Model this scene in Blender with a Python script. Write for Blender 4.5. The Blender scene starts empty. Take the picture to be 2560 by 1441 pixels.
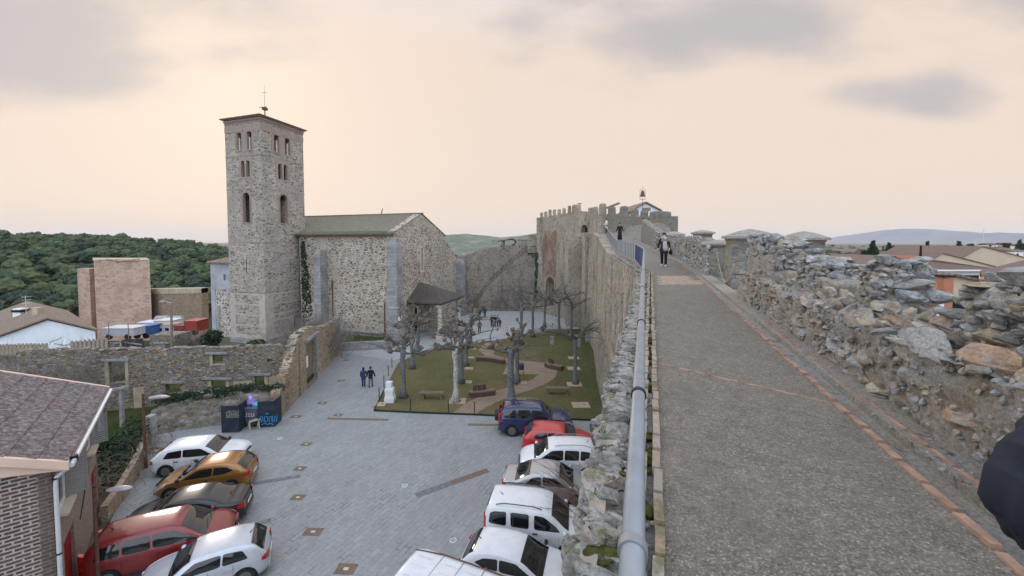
import bpy, bmesh, math, random
import numpy as np
from mathutils import Vector, Matrix, noise
from mathutils.geometry import tessellate_polygon
random.seed(7)
RAD = math.radians
HAZE = 0.00006
S = bpy.context.scene
# ---------------------------------------------------------------- camera
F = 1000.0; PITCH = RAD(2.6); SHIFT = -70.0
cd = bpy.data.cameras.new('camera'); cam = bpy.data.objects.new('camera', cd)
S.collection.objects.link(cam); S.camera = cam
cam.location = (0, 0, 0); cam.rotation_euler = (RAD(90) - PITCH, 0, 0)
cd.sensor_width = 36; cd.lens = 36 * F / 2560; cd.shift_y = SHIFT / 2560
cd.clip_start = 0.05; cd.clip_end = 40000
# ---------------------------------------------------------------- world
W = bpy.data.worlds.new('World'); S.world = W; W.use_nodes = True
SUN_EL, SUN_AZ = 20.0, -35.0          # sun low ahead and to the left, behind thin cloud
def build_world():
    nt = W.node_tree; N = nt.nodes; L = nt.links; N.clear()
    out = N.new('ShaderNodeOutputWorld'); bg = N.new('ShaderNodeBackground'); L.new(bg.outputs[0], out.inputs[0])
    bg.inputs[1].default_value = 0.1
    sky = N.new('ShaderNodeTexSky'); sky.sky_type = 'NISHITA'; sky.sun_disc = False
    sky.sun_elevation = RAD(SUN_EL); sky.sun_rotation = RAD(SUN_AZ); sky.air_density = 1.4; sky.dust_density = 2.5
    tc = N.new('ShaderNodeTexCoord'); sp = N.new('ShaderNodeSeparateXYZ'); L.new(tc.outputs['Generated'], sp.inputs[0])
    def m(op, a, b=None, c=None, clamp=False):
        n = N.new('ShaderNodeMath'); n.operation = op; n.use_clamp = clamp
        for i, v in enumerate((a, b, c)):
            if v is None: continue
            if isinstance(v, (int, float)): n.inputs[i].default_value = v
            else: L.new(v, n.inputs[i])
        return n.outputs[0]
    def mix(f, a, b):
        n = N.new('ShaderNodeMix'); n.data_type = 'RGBA'
        if isinstance(f, (int, float)): n.inputs[0].default_value = f
        else: L.new(f, n.inputs[0])
        for s_, v in ((6, a), (7, b)):
            if isinstance(v, tuple): n.inputs[s_].default_value = (*v, 1)
            else: L.new(v, n.inputs[s_])
        return n.outputs[2]
    x, y, z = sp.outputs
    # cloud deck: cream in front of us, cooler overhead and behind, unseen back brightened as fill
    el = m('SMOOTH_MIN', m('MULTIPLY', m('MAXIMUM', m('SUBTRACT', z, 0.42), 0), 2.6), 1.0, 0.1, True)
    back = m('MULTIPLY', m('MAXIMUM', m('SUBTRACT', 0.3, y), 0), 2.2, None, True)
    cream = (7.45, 6.1, 5.15); zen = (6.6, 7.2, 8.6); cool_fill = (13.5, 14.8, 17.2)
    base = mix(back, mix(el, cream, zen), cool_fill)
    # grey clouds, each at its own place in the sky
    yy = m('MAXIMUM', y, 0.05); u = m('DIVIDE', x, yy); v = m('DIVIDE', z, yy)
    cmb = N.new('ShaderNodeCombineXYZ'); L.new(u, cmb.inputs[0]); L.new(v, cmb.inputs[1])
    ns = N.new('ShaderNodeTexNoise'); ns.inputs['Scale'].default_value = 2.2; ns.inputs['Detail'].default_value = 6; ns.inputs['Roughness'].default_value = 0.5
    mp = N.new('ShaderNodeMapping'); mp.inputs['Scale'].default_value = (1, 2.0, 1); L.new(cmb.outputs[0], mp.inputs[0]); L.new(mp.outputs[0], ns.inputs[0])
    tot = None
    for (px, py, a, b, k) in [(20, 60, 520, 165, 1.15), (360, 140, 380, 60, .85), (1330, 90, 150, 80, .75), (1640, 90, 230, 135, 1.05), (1900, 70, 290, 105, 1.0), (1600, 20, 420, 60, .7),
                              (2480, 20, 330, 85, .9), (2400, 240, 340, 60, .7), (2540, 190, 200, 70, .6), (1060, 30, 200, 60, .3), (-500, 100, 500, 250, .8), (3000, 100, 500, 200, .8)]:
        u0 = (px - 1280) / 1000; v0 = (605 - py) / 1000
        du = m('DIVIDE', m('SUBTRACT', u, u0), a / 850); dv = m('DIVIDE', m('SUBTRACT', v, v0), b / 880)
        r2 = m('ADD', m('MULTIPLY', du, du), m('MULTIPLY', dv, dv))
        g = m('MULTIPLY', m('POWER', 2.718, m('MULTIPLY', r2, -0.9)), k)
        tot = g if tot is None else m('MAXIMUM', tot, g)
    nn = m('MULTIPLY', m('MULTIPLY', m('SUBTRACT', ns.outputs[0], 0.5), 2.6), m('MINIMUM', m('MULTIPLY', tot, 2.0), 1.0))
    cl = m('ADD', tot, nn)
    mr = N.new('ShaderNodeMapRange'); mr.interpolation_type = 'SMOOTHSTEP'; L.new(cl, mr.inputs[0])
    mr.inputs[1].default_value = 0.2; mr.inputs[2].default_value = 1.1; mr.inputs[3].default_value = 0; mr.inputs[4].default_value = 0.95
    front = m('GREATER_THAN', y, 0.06); cf = m('MULTIPLY', mr.outputs[0], front)
    col = mix(cf, base, (4.5, 4.2, 4.25))
    col = mix(0.03, col, sky.outputs[0])
    L.new(col, bg.inputs[0])
build_world()
sd = bpy.data.lights.new('sun', 'SUN'); sun = bpy.data.objects.new('sun', sd); S.collection.objects.link(sun)
sd.energy = 0.7; sd.angle = RAD(14); sd.color = (1.0, 0.9, 0.78)
_az = RAD(SUN_AZ); _d = Vector((math.sin(_az) * math.cos(RAD(SUN_EL)), math.cos(_az) * math.cos(RAD(SUN_EL)), math.sin(RAD(SUN_EL))))
sun.rotation_euler = (_d).to_track_quat('Z', 'Y').to_euler()
S.view_settings.view_transform = 'Standard'; S.view_settings.look = 'None'; S.view_settings.exposure = 0.3; S.view_settings.gamma = 1.0
S.render.engine = 'CYCLES'; S.cycles.use_denoising = True; S.cycles.max_bounces = 6; S.cycles.diffuse_bounces = 3
S.cycles.volume_bounces = 0; S.cycles.transparent_max_bounces = 8

# ---------------------------------------------------------------- pixel -> place (photograph's 2560 x 1441 pixels)
def ray(px, py):
    cx = (px - 1280) / F; cy = (720.5 - py) / F + SHIFT / F
    return Vector((cx, math.cos(PITCH) + cy * math.sin(PITCH), -math.sin(PITCH) + cy * math.cos(PITCH)))
ZP = -12.35
def G(px, py, z=ZP):
    r = ray(px, py); t = z / r.z; return Vector((r.x * t, r.y * t, z))
def at(px, py, Y):
    r = ray(px, py); t = Y / r.y; return Vector((r.x * t, Y, r.z * t))

# ---------------------------------------------------------------- materials
MATS = {}
def newmat(name):
    m = bpy.data.materials.new(name); m.use_nodes = True; MATS[name] = m
    nt = m.node_tree; nt.nodes.clear()
    out = nt.nodes.new('ShaderNodeOutputMaterial'); p = nt.nodes.new('ShaderNodeBsdfPrincipled'); nt.links.new(p.outputs[0], out.inputs[0])
    return m, nt, p
class NB:                                     # tiny node helper
    def __init__(s, nt): s.nt = nt; s.N = nt.nodes; s.L = nt.links
    def link(s, v, sock):
        if v is None: return
        if isinstance(v, (int, float)): sock.default_value = v
        elif isinstance(v, tuple): sock.default_value = (*v, 1) if len(v) == 3 and sock.type == 'RGBA' else v
        else: s.L.new(v, sock)
    def coord(s, kind='Object', scale=(1, 1, 1), distort=0, dscale=2):
        tc = s.N.new('ShaderNodeTexCoord'); mp = s.N.new('ShaderNodeMapping'); mp.inputs['Scale'].default_value = scale
        s.L.new(tc.outputs[kind], mp.inputs[0]); o = mp.outputs[0]
        if distort:
            n = s.N.new('ShaderNodeTexNoise'); n.inputs['Scale'].default_value = dscale; n.inputs['Detail'].default_value = 2; s.L.new(o, n.inputs[0])
            a = s.N.new('ShaderNodeVectorMath'); a.operation = 'MULTIPLY_ADD'; s.L.new(n.outputs[1], a.inputs[0]); a.inputs[1].default_value = (distort,) * 3; s.L.new(o, a.inputs[2]); o = a.outputs[0]
        return o
    def noise(s, co, scale, detail=4, rough=.55):
        n = s.N.new('ShaderNodeTexNoise'); n.inputs['Scale'].default_value = scale; n.inputs['Detail'].default_value = detail; n.inputs['Roughness'].default_value = rough
        if co is not None: s.L.new(co, n.inputs[0])
        return n.outputs[0]
    def vor(s, co, scale, feature='F1', rnd=1.0):
        n = s.N.new('ShaderNodeTexVoronoi'); n.feature = feature; n.inputs['Scale'].default_value = scale; n.inputs['Randomness'].default_value = rnd
        s.L.new(co, n.inputs[0]); return n
    def ramp(s, f, stops, interp='LINEAR'):
        r = s.N.new('ShaderNodeValToRGB'); r.color_ramp.interpolation = interp; e = r.color_ramp.elements
        while len(e) < len(stops): e.new(0.5)
        for i, (p, c) in enumerate(stops):
            e[i].position = p; e[i].color = (*c, 1) if isinstance(c, tuple) else (c, c, c, 1)
        s.L.new(f, r.inputs[0]); return r.outputs[0]
    def math(s, op, a, b=None, clamp=False):
        n = s.N.new('ShaderNodeMath'); n.operation = op; n.use_clamp = clamp; s.link(a, n.inputs[0]); s.link(b, n.inputs[1]); return n.outputs[0]
    def mr(s, v, a, b, c=0., d=1.):
        n = s.N.new('ShaderNodeMapRange'); s.link(v, n.inputs[0])
        for i, q in enumerate((a, b, c, d)): n.inputs[i + 1].default_value = q
        return n.outputs[0]
    def mix(s, f, a, b, mode='MIX'):
        n = s.N.new('ShaderNodeMix'); n.data_type = 'RGBA'; n.blend_type = mode; s.link(f, n.inputs[0]); s.link(a, n.inputs[6]); s.link(b, n.inputs[7]); return n.outputs[2]
    def bump(s, p, h, strength=.5, dist=.02):
        b = s.N.new('ShaderNodeBump'); b.inputs['Strength'].default_value = strength; b.inputs['Distance'].default_value = dist
        s.L.new(h, b.inputs['Height']); s.L.new(b.outputs[0], p.inputs['Normal'])
    def sep(s, co):
        n = s.N.new('ShaderNodeSeparateXYZ'); s.L.new(co, n.inputs[0]); return n.outputs
def plain(name, col, rough=.7, metal=0, var=.15, nscale=3, spec=.3, coat=0, bump=0):
    m, nt, p = newmat(name); b = NB(nt)
    if var:
        co = b.coord(); n = b.noise(co, nscale, 5)
        c = b.mix(b.mr(n, .3, .7), tuple(x * (1 - var) for x in col), tuple(min(1, x * (1 + var)) for x in col)); nt.links.new(c, p.inputs['Base Color'])
        if bump: b.bump(p, b.noise(co, nscale * 6, 4), bump, .02)
    else: p.inputs['Base Color'].default_value = (*col, 1)
    p.inputs['Roughness'].default_value = rough; p.inputs['Metallic'].default_value = metal; p.inputs['Specular IOR Level'].default_value = spec
    if coat: p.inputs['Coat Weight'].default_value = coat; p.inputs['Coat Roughness'].default_value = .06
    return m
def rubble(name, stones, mortar, scale=3.2, zs=2.0, mw=.06, stain=(.55, .5, .45), stain_amt=.5, bump=.6, rnd=1., patch=None, stain_scale=.25, moss=None, streak=0, holes=0, patch_rng=(.48, .6)):
    m, nt, p = newmat(name); b = NB(nt)
    raw = b.coord()
    co = b.coord(scale=(1, 1, zs), distort=.12, dscale=3)
    e = b.vor(co, scale, 'DISTANCE_TO_EDGE', rnd); v = b.vor(co, scale, 'F1', rnd)
    sx = b.sep(v.outputs['Color'])
    k = len(stones); col = b.ramp(sx[0], [(i / k, c) for i, c in enumerate(stones)], 'CONSTANT')
    fine = b.noise(raw, 14, 5, .65)
    col = b.mix(1.0, col, b.ramp(fine, [(.25, .62), (.75, 1.3)]), 'MULTIPLY')
    mort = b.mix(1.0, mortar, b.ramp(fine, [(.25, .75), (.75, 1.15)]), 'MULTIPLY')
    wn = b.noise(raw, 1.3, 3)
    edge = b.math('SUBTRACT', e.outputs['Distance'], b.mr(wn, .3, .7, 0, mw))
    msk = b.mr(edge, mw * .25, mw * .8)
    col = b.mix(msk, mort, col)
    if patch:
        pn = b.noise(raw, patch[1], 5, .6); col = b.mix(b.math('MULTIPLY', b.mr(pn, *patch_rng), patch[2]), col, b.mix(1., patch[0], b.ramp(fine, [(.25, .7), (.75, 1.2)]), 'MULTIPLY'))
    st = b.noise(b.coord(scale=(1, 1, .35 if streak else 1)), stain_scale, 6, .62)
    col = b.mix(b.mr(st, .38, .72, 0, stain_amt), col, b.mix(1.0, col, stain, 'MULTIPLY'))
    if streak:
        sn = b.noise(b.coord(scale=(1, 1, .22)), .7, 7, .7); col = b.mix(b.mr(sn, .5, .68, 0, streak), col, b.mix(1.0, col, (.34, .35, .37), 'MULTIPLY'))
    if holes:
        hn = b.vor(b.coord(distort=.5), 1.7, 'F1'); col = b.mix(b.mr(hn.outputs['Distance'], .1, .2, holes, 0), col, (.03, .027, .022))
    if moss:
        mn = b.noise(raw, 2.2, 6, .7); col = b.mix(b.mr(mn, .5, .62, 0, moss), col, (.085, .1, .03))
    nt.links.new(col, p.inputs['Base Color']); p.inputs['Roughness'].default_value = .92; p.inputs['Specular IOR Level'].default_value = .15
    h = b.math('ADD', b.math('MULTIPLY', msk, 1.0), b.math('MULTIPLY', fine, .7)); b.bump(p, h, bump, .05)
    return m
def brickmat(name, c1, c2, mortar, w=.25, h=.065, ms=.012, bump=.4, off=.5, stain=.3):
    m, nt, p = newmat(name); b = NB(nt); co = b.coord('UV')
    t = nt.nodes.new('ShaderNodeTexBrick'); nt.links.new(co, t.inputs['Vector']); t.offset = off
    for k, v in (('Color1', c1), ('Color2', c2), ('Mortar', mortar)): t.inputs[k].default_value = (*v, 1)
    t.inputs['Scale'].default_value = 1; t.inputs['Brick Width'].default_value = w; t.inputs['Row Height'].default_value = h; t.inputs['Mortar Size'].default_value = ms; t.inputs['Mortar Smooth'].default_value = .2
    o = b.coord(); n = b.noise(o, .8, 6, .65); f = b.noise(o, 12, 4)
    col = b.mix(1., t.outputs[0], b.ramp(f, [(.25, .72), (.75, 1.22)]), 'MULTIPLY')
    col = b.mix(b.mr(n, .45, .75, 0, stain), col, (.12, .11, .1))
    nt.links.new(col, p.inputs['Base Color']); p.inputs['Roughness'].default_value = .88; p.inputs['Specular IOR Level'].default_value = .2
    b.bump(p, b.math('SUBTRACT', b.math('MULTIPLY', f, .3), t.outputs['Fac']), bump, .012)
    return m
def tilemat(name, c1, c2, w=.22, row=.35, lichen=.3, lcol=(.35, .36, .3), axis=0, bump=.9, rib_shade=.6, ls=2.5):
    # UV: u along the eave, v up the slope; clay channels run up the slope
    m, nt, p = newmat(name); b = NB(nt); co = b.coord('UV'); u, v, _ = b.sep(co)
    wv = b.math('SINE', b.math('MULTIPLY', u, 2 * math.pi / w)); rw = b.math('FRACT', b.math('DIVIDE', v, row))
    o = b.coord(); n = b.noise(o, ls, 6, .7); n2 = b.noise(o, 9, 4, .7)
    cell = nt.nodes.new('ShaderNodeTexWhiteNoise'); cell.noise_dimensions = '2D'
    cv = nt.nodes.new('ShaderNodeCombineXYZ'); nt.links.new(b.math('FLOOR', b.math('DIVIDE', u, w)), cv.inputs[0]); nt.links.new(b.math('FLOOR', b.math('DIVIDE', v, row)), cv.inputs[1]); nt.links.new(cv.outputs[0], cell.inputs[0])
    col = b.mix(cell.outputs[0], c1, c2); col = b.mix(b.mr(wv, -.2, -1.0, 0, rib_shade), col, (.05, .045, .04))  # colour darkened along the channel troughs, standing in for rib shade
    col = b.mix(b.mr(n, .45, .6, 0, lichen), col, lcol); col = b.mix(1., col, b.ramp(n2, [(.25, .6), (.75, 1.25)]), 'MULTIPLY')
    nt.links.new(col, p.inputs['Base Color']); p.inputs['Roughness'].default_value = .9; p.inputs['Specular IOR Level'].default_value = .2
    h = b.math('ADD', b.math('MULTIPLY', wv, .5), b.math('MULTIPLY', rw, -.35)); b.bump(p, h, bump, .05)
    return m

# ---------------------------------------------------------------- mesh builder
WORLDLOC = {}
class MB:
    def __init__(s): s.v = []; s.f = []; s.m = []
    def face(s, idx, mi=0): s.f.append(tuple(idx)); s.m.append(mi)
    def add(s, vs, fs, mi=0):
        o = len(s.v); s.v.extend([tuple(p) for p in vs])
        for f in fs: s.f.append(tuple(i + o for i in f)); s.m.append(mi)
    def quad(s, a, b, c, d, mi=0): s.add([a, b, c, d], [(0, 1, 2, 3)], mi)
    def box(s, c, size, rz=0, mi=0, top=1.0, M=None):
        hx, hy, hz = size[0] / 2, size[1] / 2, size[2] / 2
        vs = [Vector((x * (top if z > 0 else 1), y * (top if z > 0 else 1), z)) for z in (-hz, hz) for (x, y) in ((-hx, -hy), (hx, -hy), (hx, hy), (-hx, hy))]
        R = M if M is not None else Matrix.Rotation(rz, 3, 'Z'); c = Vector(c)
        s.add([R @ v + c for v in vs], [(3, 2, 1, 0), (4, 5, 6, 7), (0, 1, 5, 4), (1, 2, 6, 5), (2, 3, 7, 6), (3, 0, 4, 7)], mi)
    def bar(s, a, b, w, h=None, mi=0, up=(0, 0, 1)):
        a = Vector(a); b = Vector(b); d = b - a; L = d.length
        if L < 1e-6: return
        x = d / L; y = Vector(up).cross(x)
        if y.length < 1e-4: y = Vector((0, 1, 0)).cross(x)
        y.normalize(); z = x.cross(y); M = Matrix((x, y, z)).transposed()
        s.box((a + b) / 2, (L, w, h or w), M=M, mi=mi)
    def prism(s, poly, z0, z1, mi=0, mtop=None):
        n = len(poly); z0f = z0 if callable(z0) else (lambda i: z0); z1f = z1 if callable(z1) else (lambda i: z1)
        vs = [(p[0], p[1], z0f(i)) for i, p in enumerate(poly)] + [(p[0], p[1], z1f(i)) for i, p in enumerate(poly)]
        area = sum(poly[i][0] * poly[(i + 1) % n][1] - poly[(i + 1) % n][0] * poly[i][1] for i in range(n))
        o = len(s.v); s.v.extend(vs); idx = list(range(n)) if area > 0 else list(range(n))[::-1]
        for k in range(n):
            i, j = idx[k], idx[(k + 1) % n]; s.face((o + i, o + j, o + n + j, o + n + i), mi)
        for t in tessellate_polygon([[Vector((p[0], p[1], 0)) for p in poly]]):
            a, b2, c = t
            ar = (Vector(poly[b2][:2]) - Vector(poly[a][:2])).cross(Vector(poly[c][:2]) - Vector(poly[a][:2]))
            if ar < 0: b2, c = c, b2
            s.face((o + n + a, o + n + b2, o + n + c), mi if mtop is None else mtop); s.face((o + a, o + c, o + b2), mi)
    def cyl(s, a, b, r0, r1=None, n=12, mi=0, cap=True): s.tube([a, b], [r0, r0 if r1 is None else r1], n, mi, cap)
    def tube(s, pts, radii, n=8, mi=0, cap=True):
        pts = [Vector(p) for p in pts]
        if isinstance(radii, (int, float)): radii = [radii] * len(pts)
        o = len(s.v); ref = None
        for i, p in enumerate(pts):
            d = (pts[min(i + 1, len(pts) - 1)] - pts[max(i - 1, 0)])
            if d.length < 1e-9: d = Vector((0, 0, 1))
            d.normalize()
            if ref is None: ref = Vector((0, 0, 1)) if abs(d.z) < .9 else Vector((1, 0, 0))
            a = (ref - d * ref.dot(d));
            if a.length < 1e-5: a = Vector((1, 0, 0)) - d * d.x
            a.normalize(); b = d.cross(a); ref = a
            for k in range(n):
                t = 2 * math.pi * k / n; s.v.append(tuple(p + (a * math.cos(t) + b * math.sin(t)) * radii[i]))
        for i in range(len(pts) - 1):
            for k in range(n):
                k2 = (k + 1) % n; s.face((o + i * n + k, o + i * n + k2, o + (i + 1) * n + k2, o + (i + 1) * n + k), mi)
        if cap:
            s.face([o + k for k in range(n)][::-1], mi); s.face([o + (len(pts) - 1) * n + k for k in range(n)], mi)
    def loft(s, rings, mi=0, cap=True, closed=True):
        o = len(s.v); n = len(rings[0])
        for r in rings: s.v.extend([tuple(p) for p in r])
        for i in range(len(rings) - 1):
            for k in range(n if closed else n - 1):
                k2 = (k + 1) % n; s.face((o + i * n + k, o + i * n + k2, o + (i + 1) * n + k2, o + (i + 1) * n + k), mi)
        if cap and closed:
            s.face([o + k for k in range(n)][::-1], mi); s.face([o + (len(rings) - 1) * n + k for k in range(n)], mi)
    def panel(s, origin, u, outer, holes=(), thick=.4, mi=0, mrev=None, up=None):
        # wall slab: 2D polygon (u along, w up), front face at origin plane, body goes back by thick along -n; n = u x up
        origin = Vector(origin); u = Vector(u).normalized(); up = Vector(up) if up else Vector((0, 0, 1)); nrm = u.cross(up).normalized()
        loops = [list(outer)] + [list(h) for h in holes]
        P = lambda q, t: origin + u * q[0] + up * q[1] - nrm * t
        flat = [q for l in loops for q in l]
        tris = tessellate_polygon([[Vector((q[0], q[1], 0)) for q in l] for l in loops])
        o = len(s.v); n = len(flat); s.v.extend([tuple(P(q, 0)) for q in flat]); s.v.extend([tuple(P(q, thick)) for q in flat])
        for a, b, c in tris:
            qa, qb, qc = flat[a], flat[b], flat[c]
            if (qb[0] - qa[0]) * (qc[1] - qa[1]) - (qc[0] - qa[0]) * (qb[1] - qa[1]) < 0: b, c = c, b
            s.face((o + a, o + b, o + c), mi); s.face((o + n + a, o + n + c, o + n + b), mi)
        st = 0
        for li, l in enumerate(loops):
            k = len(l); ar = sum(l[i][0] * l[(i + 1) % k][1] - l[(i + 1) % k][0] * l[i][1] for i in range(k))
            for i in range(k):
                a, b = st + i, st + (i + 1) % k
                if (ar < 0) == (li == 0): a, b = b, a
                s.face((o + b, o + a, o + n + a, o + n + b), mi if (li == 0 or mrev is None) else mrev)
            st += k
    def rocks(s, items, lod=1, mi=0):
        T = ROCKS[lod]
        for (p, sz, R) in items:
            vs, fs = T[random.randrange(len(T))]
            A = (vs * np.array(sz)) @ np.array(R).T + np.array(p)
            o = len(s.v); s.v.extend(map(tuple, A.tolist())); s.f.extend([(a + o, b + o, c + o) for a, b, c in fs]); s.m.extend([mi] * len(fs))
    def build(s, name, mats, parent=None, smooth=False, loc=None, local=False, slopeuv=False, noclean=False):
        me = bpy.data.meshes.new(name)
        base = Vector((0, 0, 0))
        if not local:
            if parent is not None: base = WORLDLOC.get(parent.name, Vector((0, 0, 0)))
            elif loc is not None: base = Vector(loc)
        V = np.array(s.v, dtype=float).reshape(-1, 3)
        me.from_pydata((V - np.array(base)).tolist(), [], s.f)
        ob = bpy.data.objects.new(name, me); S.collection.objects.link(ob)
        if parent is not None: ob.parent = parent
        elif not local: ob.location = base
        if loc is not None and local: ob.location = loc
        WORLDLOC[ob.name] = base.copy()
        for mm in (mats if isinstance(mats, (list, tuple)) else [mats]): me.materials.append(MATS[mm] if isinstance(mm, str) else mm)
        if len(me.polygons):
            me.polygons.foreach_set('material_index', s.m)
            if smooth: me.polygons.foreach_set('use_smooth', [True] * len(me.polygons))
            # metric UVs
            npoly = len(me.polygons); nl = len(me.loops)
            ls = np.zeros(npoly, int); lt = np.zeros(npoly, int); me.polygons.foreach_get('loop_start', ls); me.polygons.foreach_get('loop_total', lt)
            nr = np.zeros(npoly * 3); me.polygons.foreach_get('normal', nr); nr = nr.reshape(-1, 3)
            vi = np.zeros(nl, int); me.loops.foreach_get('vertex_index', vi)
            pid = np.repeat(np.arange(npoly), lt); n = nr[pid]; P = V[vi]
            h = np.hypot(n[:, 0], n[:, 1]); flat = (h < .2)
            tx = np.where(flat, 1., -n[:, 1] / np.maximum(h, 1e-6)); ty = np.where(flat, 0., n[:, 0] / np.maximum(h, 1e-6))
            # stabilise direction: quantise the tangent
            uu = P[:, 0] * tx + P[:, 1] * ty
            vv = np.where(flat, P[:, 1], np.where(np.abs(n[:, 2]) > .15, P[:, 2] / np.maximum(h, .2), P[:, 2]))
            uv = me.uv_layers.new(name='UVMap'); uv.data.foreach_set('uv', np.stack([uu, vv], 1).ravel())
        me.update(); return ob
def tag(o, label=None, cat=None, group=None, kind=None):
    if label: o['label'] = label
    if cat: o['category'] = cat
    if group: o['group'] = group
    if kind: o['kind'] = kind
    return o
def thing(name, loc, label, cat, group=None, rz=0):
    o = bpy.data.objects.new(name, None); S.collection.objects.link(o); o.location = loc; o.rotation_euler = (0, 0, rz); o.empty_display_size = .2
    WORLDLOC[o.name] = Vector(loc) if rz == 0 else Vector((0, 0, 0)); return tag(o, label, cat, group)
def copytree(o, parent=None):
    c = o.copy(); S.collection.objects.link(c)
    if parent is not None: c.parent = parent
    for ch in o.children: copytree(ch, c)
    return c
# rock templates: lumpy, faceted
def _rocks(sub, cnt):
    out = []
    for i in range(cnt):
        bm = bmesh.new(); bmesh.ops.create_icosphere(bm, subdivisions=sub, radius=1)
        off = Vector((i * 7.3, i * 3.1, 5.)); planes = [(Vector((random.gauss(0, 1), random.gauss(0, 1), random.gauss(0, 1))).normalized(), random.uniform(.5, .82)) for _ in range(11)]
        for v in bm.verts:
            p = v.co.copy(); p = Vector([math.copysign(abs(c) ** .7, c) for c in p])
            for n, d in planes:
                t = p.dot(n)
                if t > d: p -= n * (t - d) * .97
            v.co = p * (1.12 + .1 * noise.noise(p * 1.8 + off) + .1 * noise.noise(p * 4.5 + off))
        out.append((np.array([v.co[:] for v in bm.verts]), [tuple(v.index for v in f.verts) for f in bm.faces])); bm.free()
    return out
ROCKS = {0: _rocks(1, 6), 1: _rocks(2, 12), 2: _rocks(3, 14)}
def rotm(rx, ry, rz): return Matrix.Rotation(rz, 3, 'Z') @ Matrix.Rotation(ry, 3, 'Y') @ Matrix.Rotation(rx, 3, 'X')
def arch(cx, z0, w, h, n=10, pointed=0):
    # arched opening, counter-clockwise, base at z0, total height h
    r = w / 2; pts = [(cx - r, z0), (cx + r, z0)]
    if pointed:
        for i in range(n + 1):
            t = i / n; a = t * math.pi; y = math.sin(a) ** .8 * r * 1.25; pts.append((cx + r * math.cos(a), z0 + h - r * 1.25 + y))
    else:
        for i in range(n + 1): a = math.pi * i / n; pts.append((cx + r * math.cos(a), z0 + h - r + r * math.sin(a)))
    return pts
def rect(x0, z0, x1, z1): return [(x0, z0), (x1, z0), (x1, z1), (x0, z1)]
def jag_top(x0, x1, zf, amp=.12, step=.35, zb=None):
    # outline of a ruined wall: flat bottom, jagged top following zf(x)
    pts = [(x0, zb), (x1, zb)]; x = x1
    while x > x0 + step * .4:
        pts.append((x, zf(x) + random.uniform(-amp, amp))); x -= random.uniform(.5, 1.2) * step
        if random.random() < .5: pts.append((x + .02, pts[-1][1] + random.uniform(-amp, amp) * .5))
    pts.append((x0, zf(x0))); return pts
def interp(tab, x):
    xs = [t[0] for t in tab]
    return float(np.interp(x, xs, [t[1] for t in tab]))
# ================================================================ materials of the place
rubble('tower_stone', [(0.22, 0.174, 0.136), (0.33, 0.286, 0.236), (0.418, 0.381, 0.331), (0.176, 0.151, 0.13), (0.275, 0.247, 0.224), (0.363, 0.292, 0.224)], (0.495, 0.459, 0.402), 2.1, 2.2, .09, stain_amt=.45, patch=((0.44, 0.414, 0.39), .5, .45))
rubble('nave_stone', [(0.209, 0.151, 0.113), (0.308, 0.241, 0.178), (0.259, 0.185, 0.136), (0.396, 0.347, 0.284), (0.171, 0.135, 0.106), (0.352, 0.292, 0.219)], (0.55, 0.504, 0.425), 1.75, 2.1, .1, stain_amt=.4, patch=((0.462, 0.426, 0.378), .35, .35))
rubble('annex_stone', [(.15, .12, .1), (.26, .22, .18), (.38, .35, .3)], (.56, .53, .48), 2.2, 1.6, .13, stain_amt=.3)
rubble('ruin_stone', [(0.3, 0.25, 0.189), (0.37, 0.306, 0.227), (0.22, 0.224, 0.227), (0.44, 0.377, 0.292), (0.17, 0.148, 0.119), (0.33, 0.265, 0.194), (0.27, 0.286, 0.302)], (0.2, 0.168, 0.13), 4.2, 2.2, .06, stain_amt=.35, bump=1.0)
rubble('side_stone', [(.34, .265, .18), (.42, .34, .24), (.25, .175, .12), (.46, .39, .29), (.34, .24, .155)], (.47, .4, .3), 3.0, 1.8, .09, stain_amt=.6, patch=((.5, .41, .3), .5, .6), stain=(.55, .4, .32), bump=.9)
rubble('rampart_stone', [(0.28, 0.241, 0.186), (0.336, 0.287, 0.216), (0.202, 0.178, 0.15), (0.426, 0.38, 0.312), (0.291, 0.241, 0.192)], (0.448, 0.414, 0.348), 2.6, 1.3, .1, stain_amt=.75, stain_scale=.5, patch=((0.47, 0.431, 0.36), .5, .4), streak=.6, holes=.9, bump=1.0, stain=(0.56, 0.529, 0.48))
rubble('castle_stone', [(0.347, 0.299, 0.228), (0.426, 0.38, 0.3), (0.269, 0.23, 0.192), (0.392, 0.333, 0.252)], (0.47, 0.425, 0.348), 2.6, 1.4, .1, stain_amt=.7, stain_scale=.4, patch=((0.47, 0.414, 0.336), .5, .4), streak=.6, holes=.8, bump=.8, stain=(0.616, 0.575, 0.54))
rubble('back_wall_stone', [(0.293, 0.239, 0.19), (0.359, 0.298, 0.231), (0.207, 0.179, 0.156), (0.326, 0.239, 0.176)], (0.359, 0.322, 0.271), 2.4, 1.5, .1, stain_amt=.8, patch=((0.435, 0.37, 0.298), .4, .55), streak=.8, holes=.9, bump=1.0, stain=(0.391, 0.478, 0.597), stain_scale=.35)
rubble('near_stone', [(.26, .27, .28), (.34, .3, .24), (.2, .205, .21), (.36, .27, .18), (.3, .31, .32), (.32, .28, .22)], (.33, .31, .28), 4.0, 2.0, .06, stain_amt=.5, bump=.9)
rubble('core_near', [(.3, .26, .2), (.26, .25, .235), (.34, .27, .19), (.22, .21, .19), (.3, .29, .28)], (.3, .285, .26), 8.5, 1.7, .1, stain_amt=.5, stain=(.7, .78, .9), patch=((.29, .3, .31), 1.6, .7), holes=.5, bump=1.0, stain_scale=1.2)
rubble('revetment_stone', [(.24, .22, .2), (.33, .31, .29), (.17, .15, .13), (.3, .25, .2)], (.3, .27, .22), 2.6, 1.7, .07, stain_amt=.4, bump=1., moss=.35)
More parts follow.
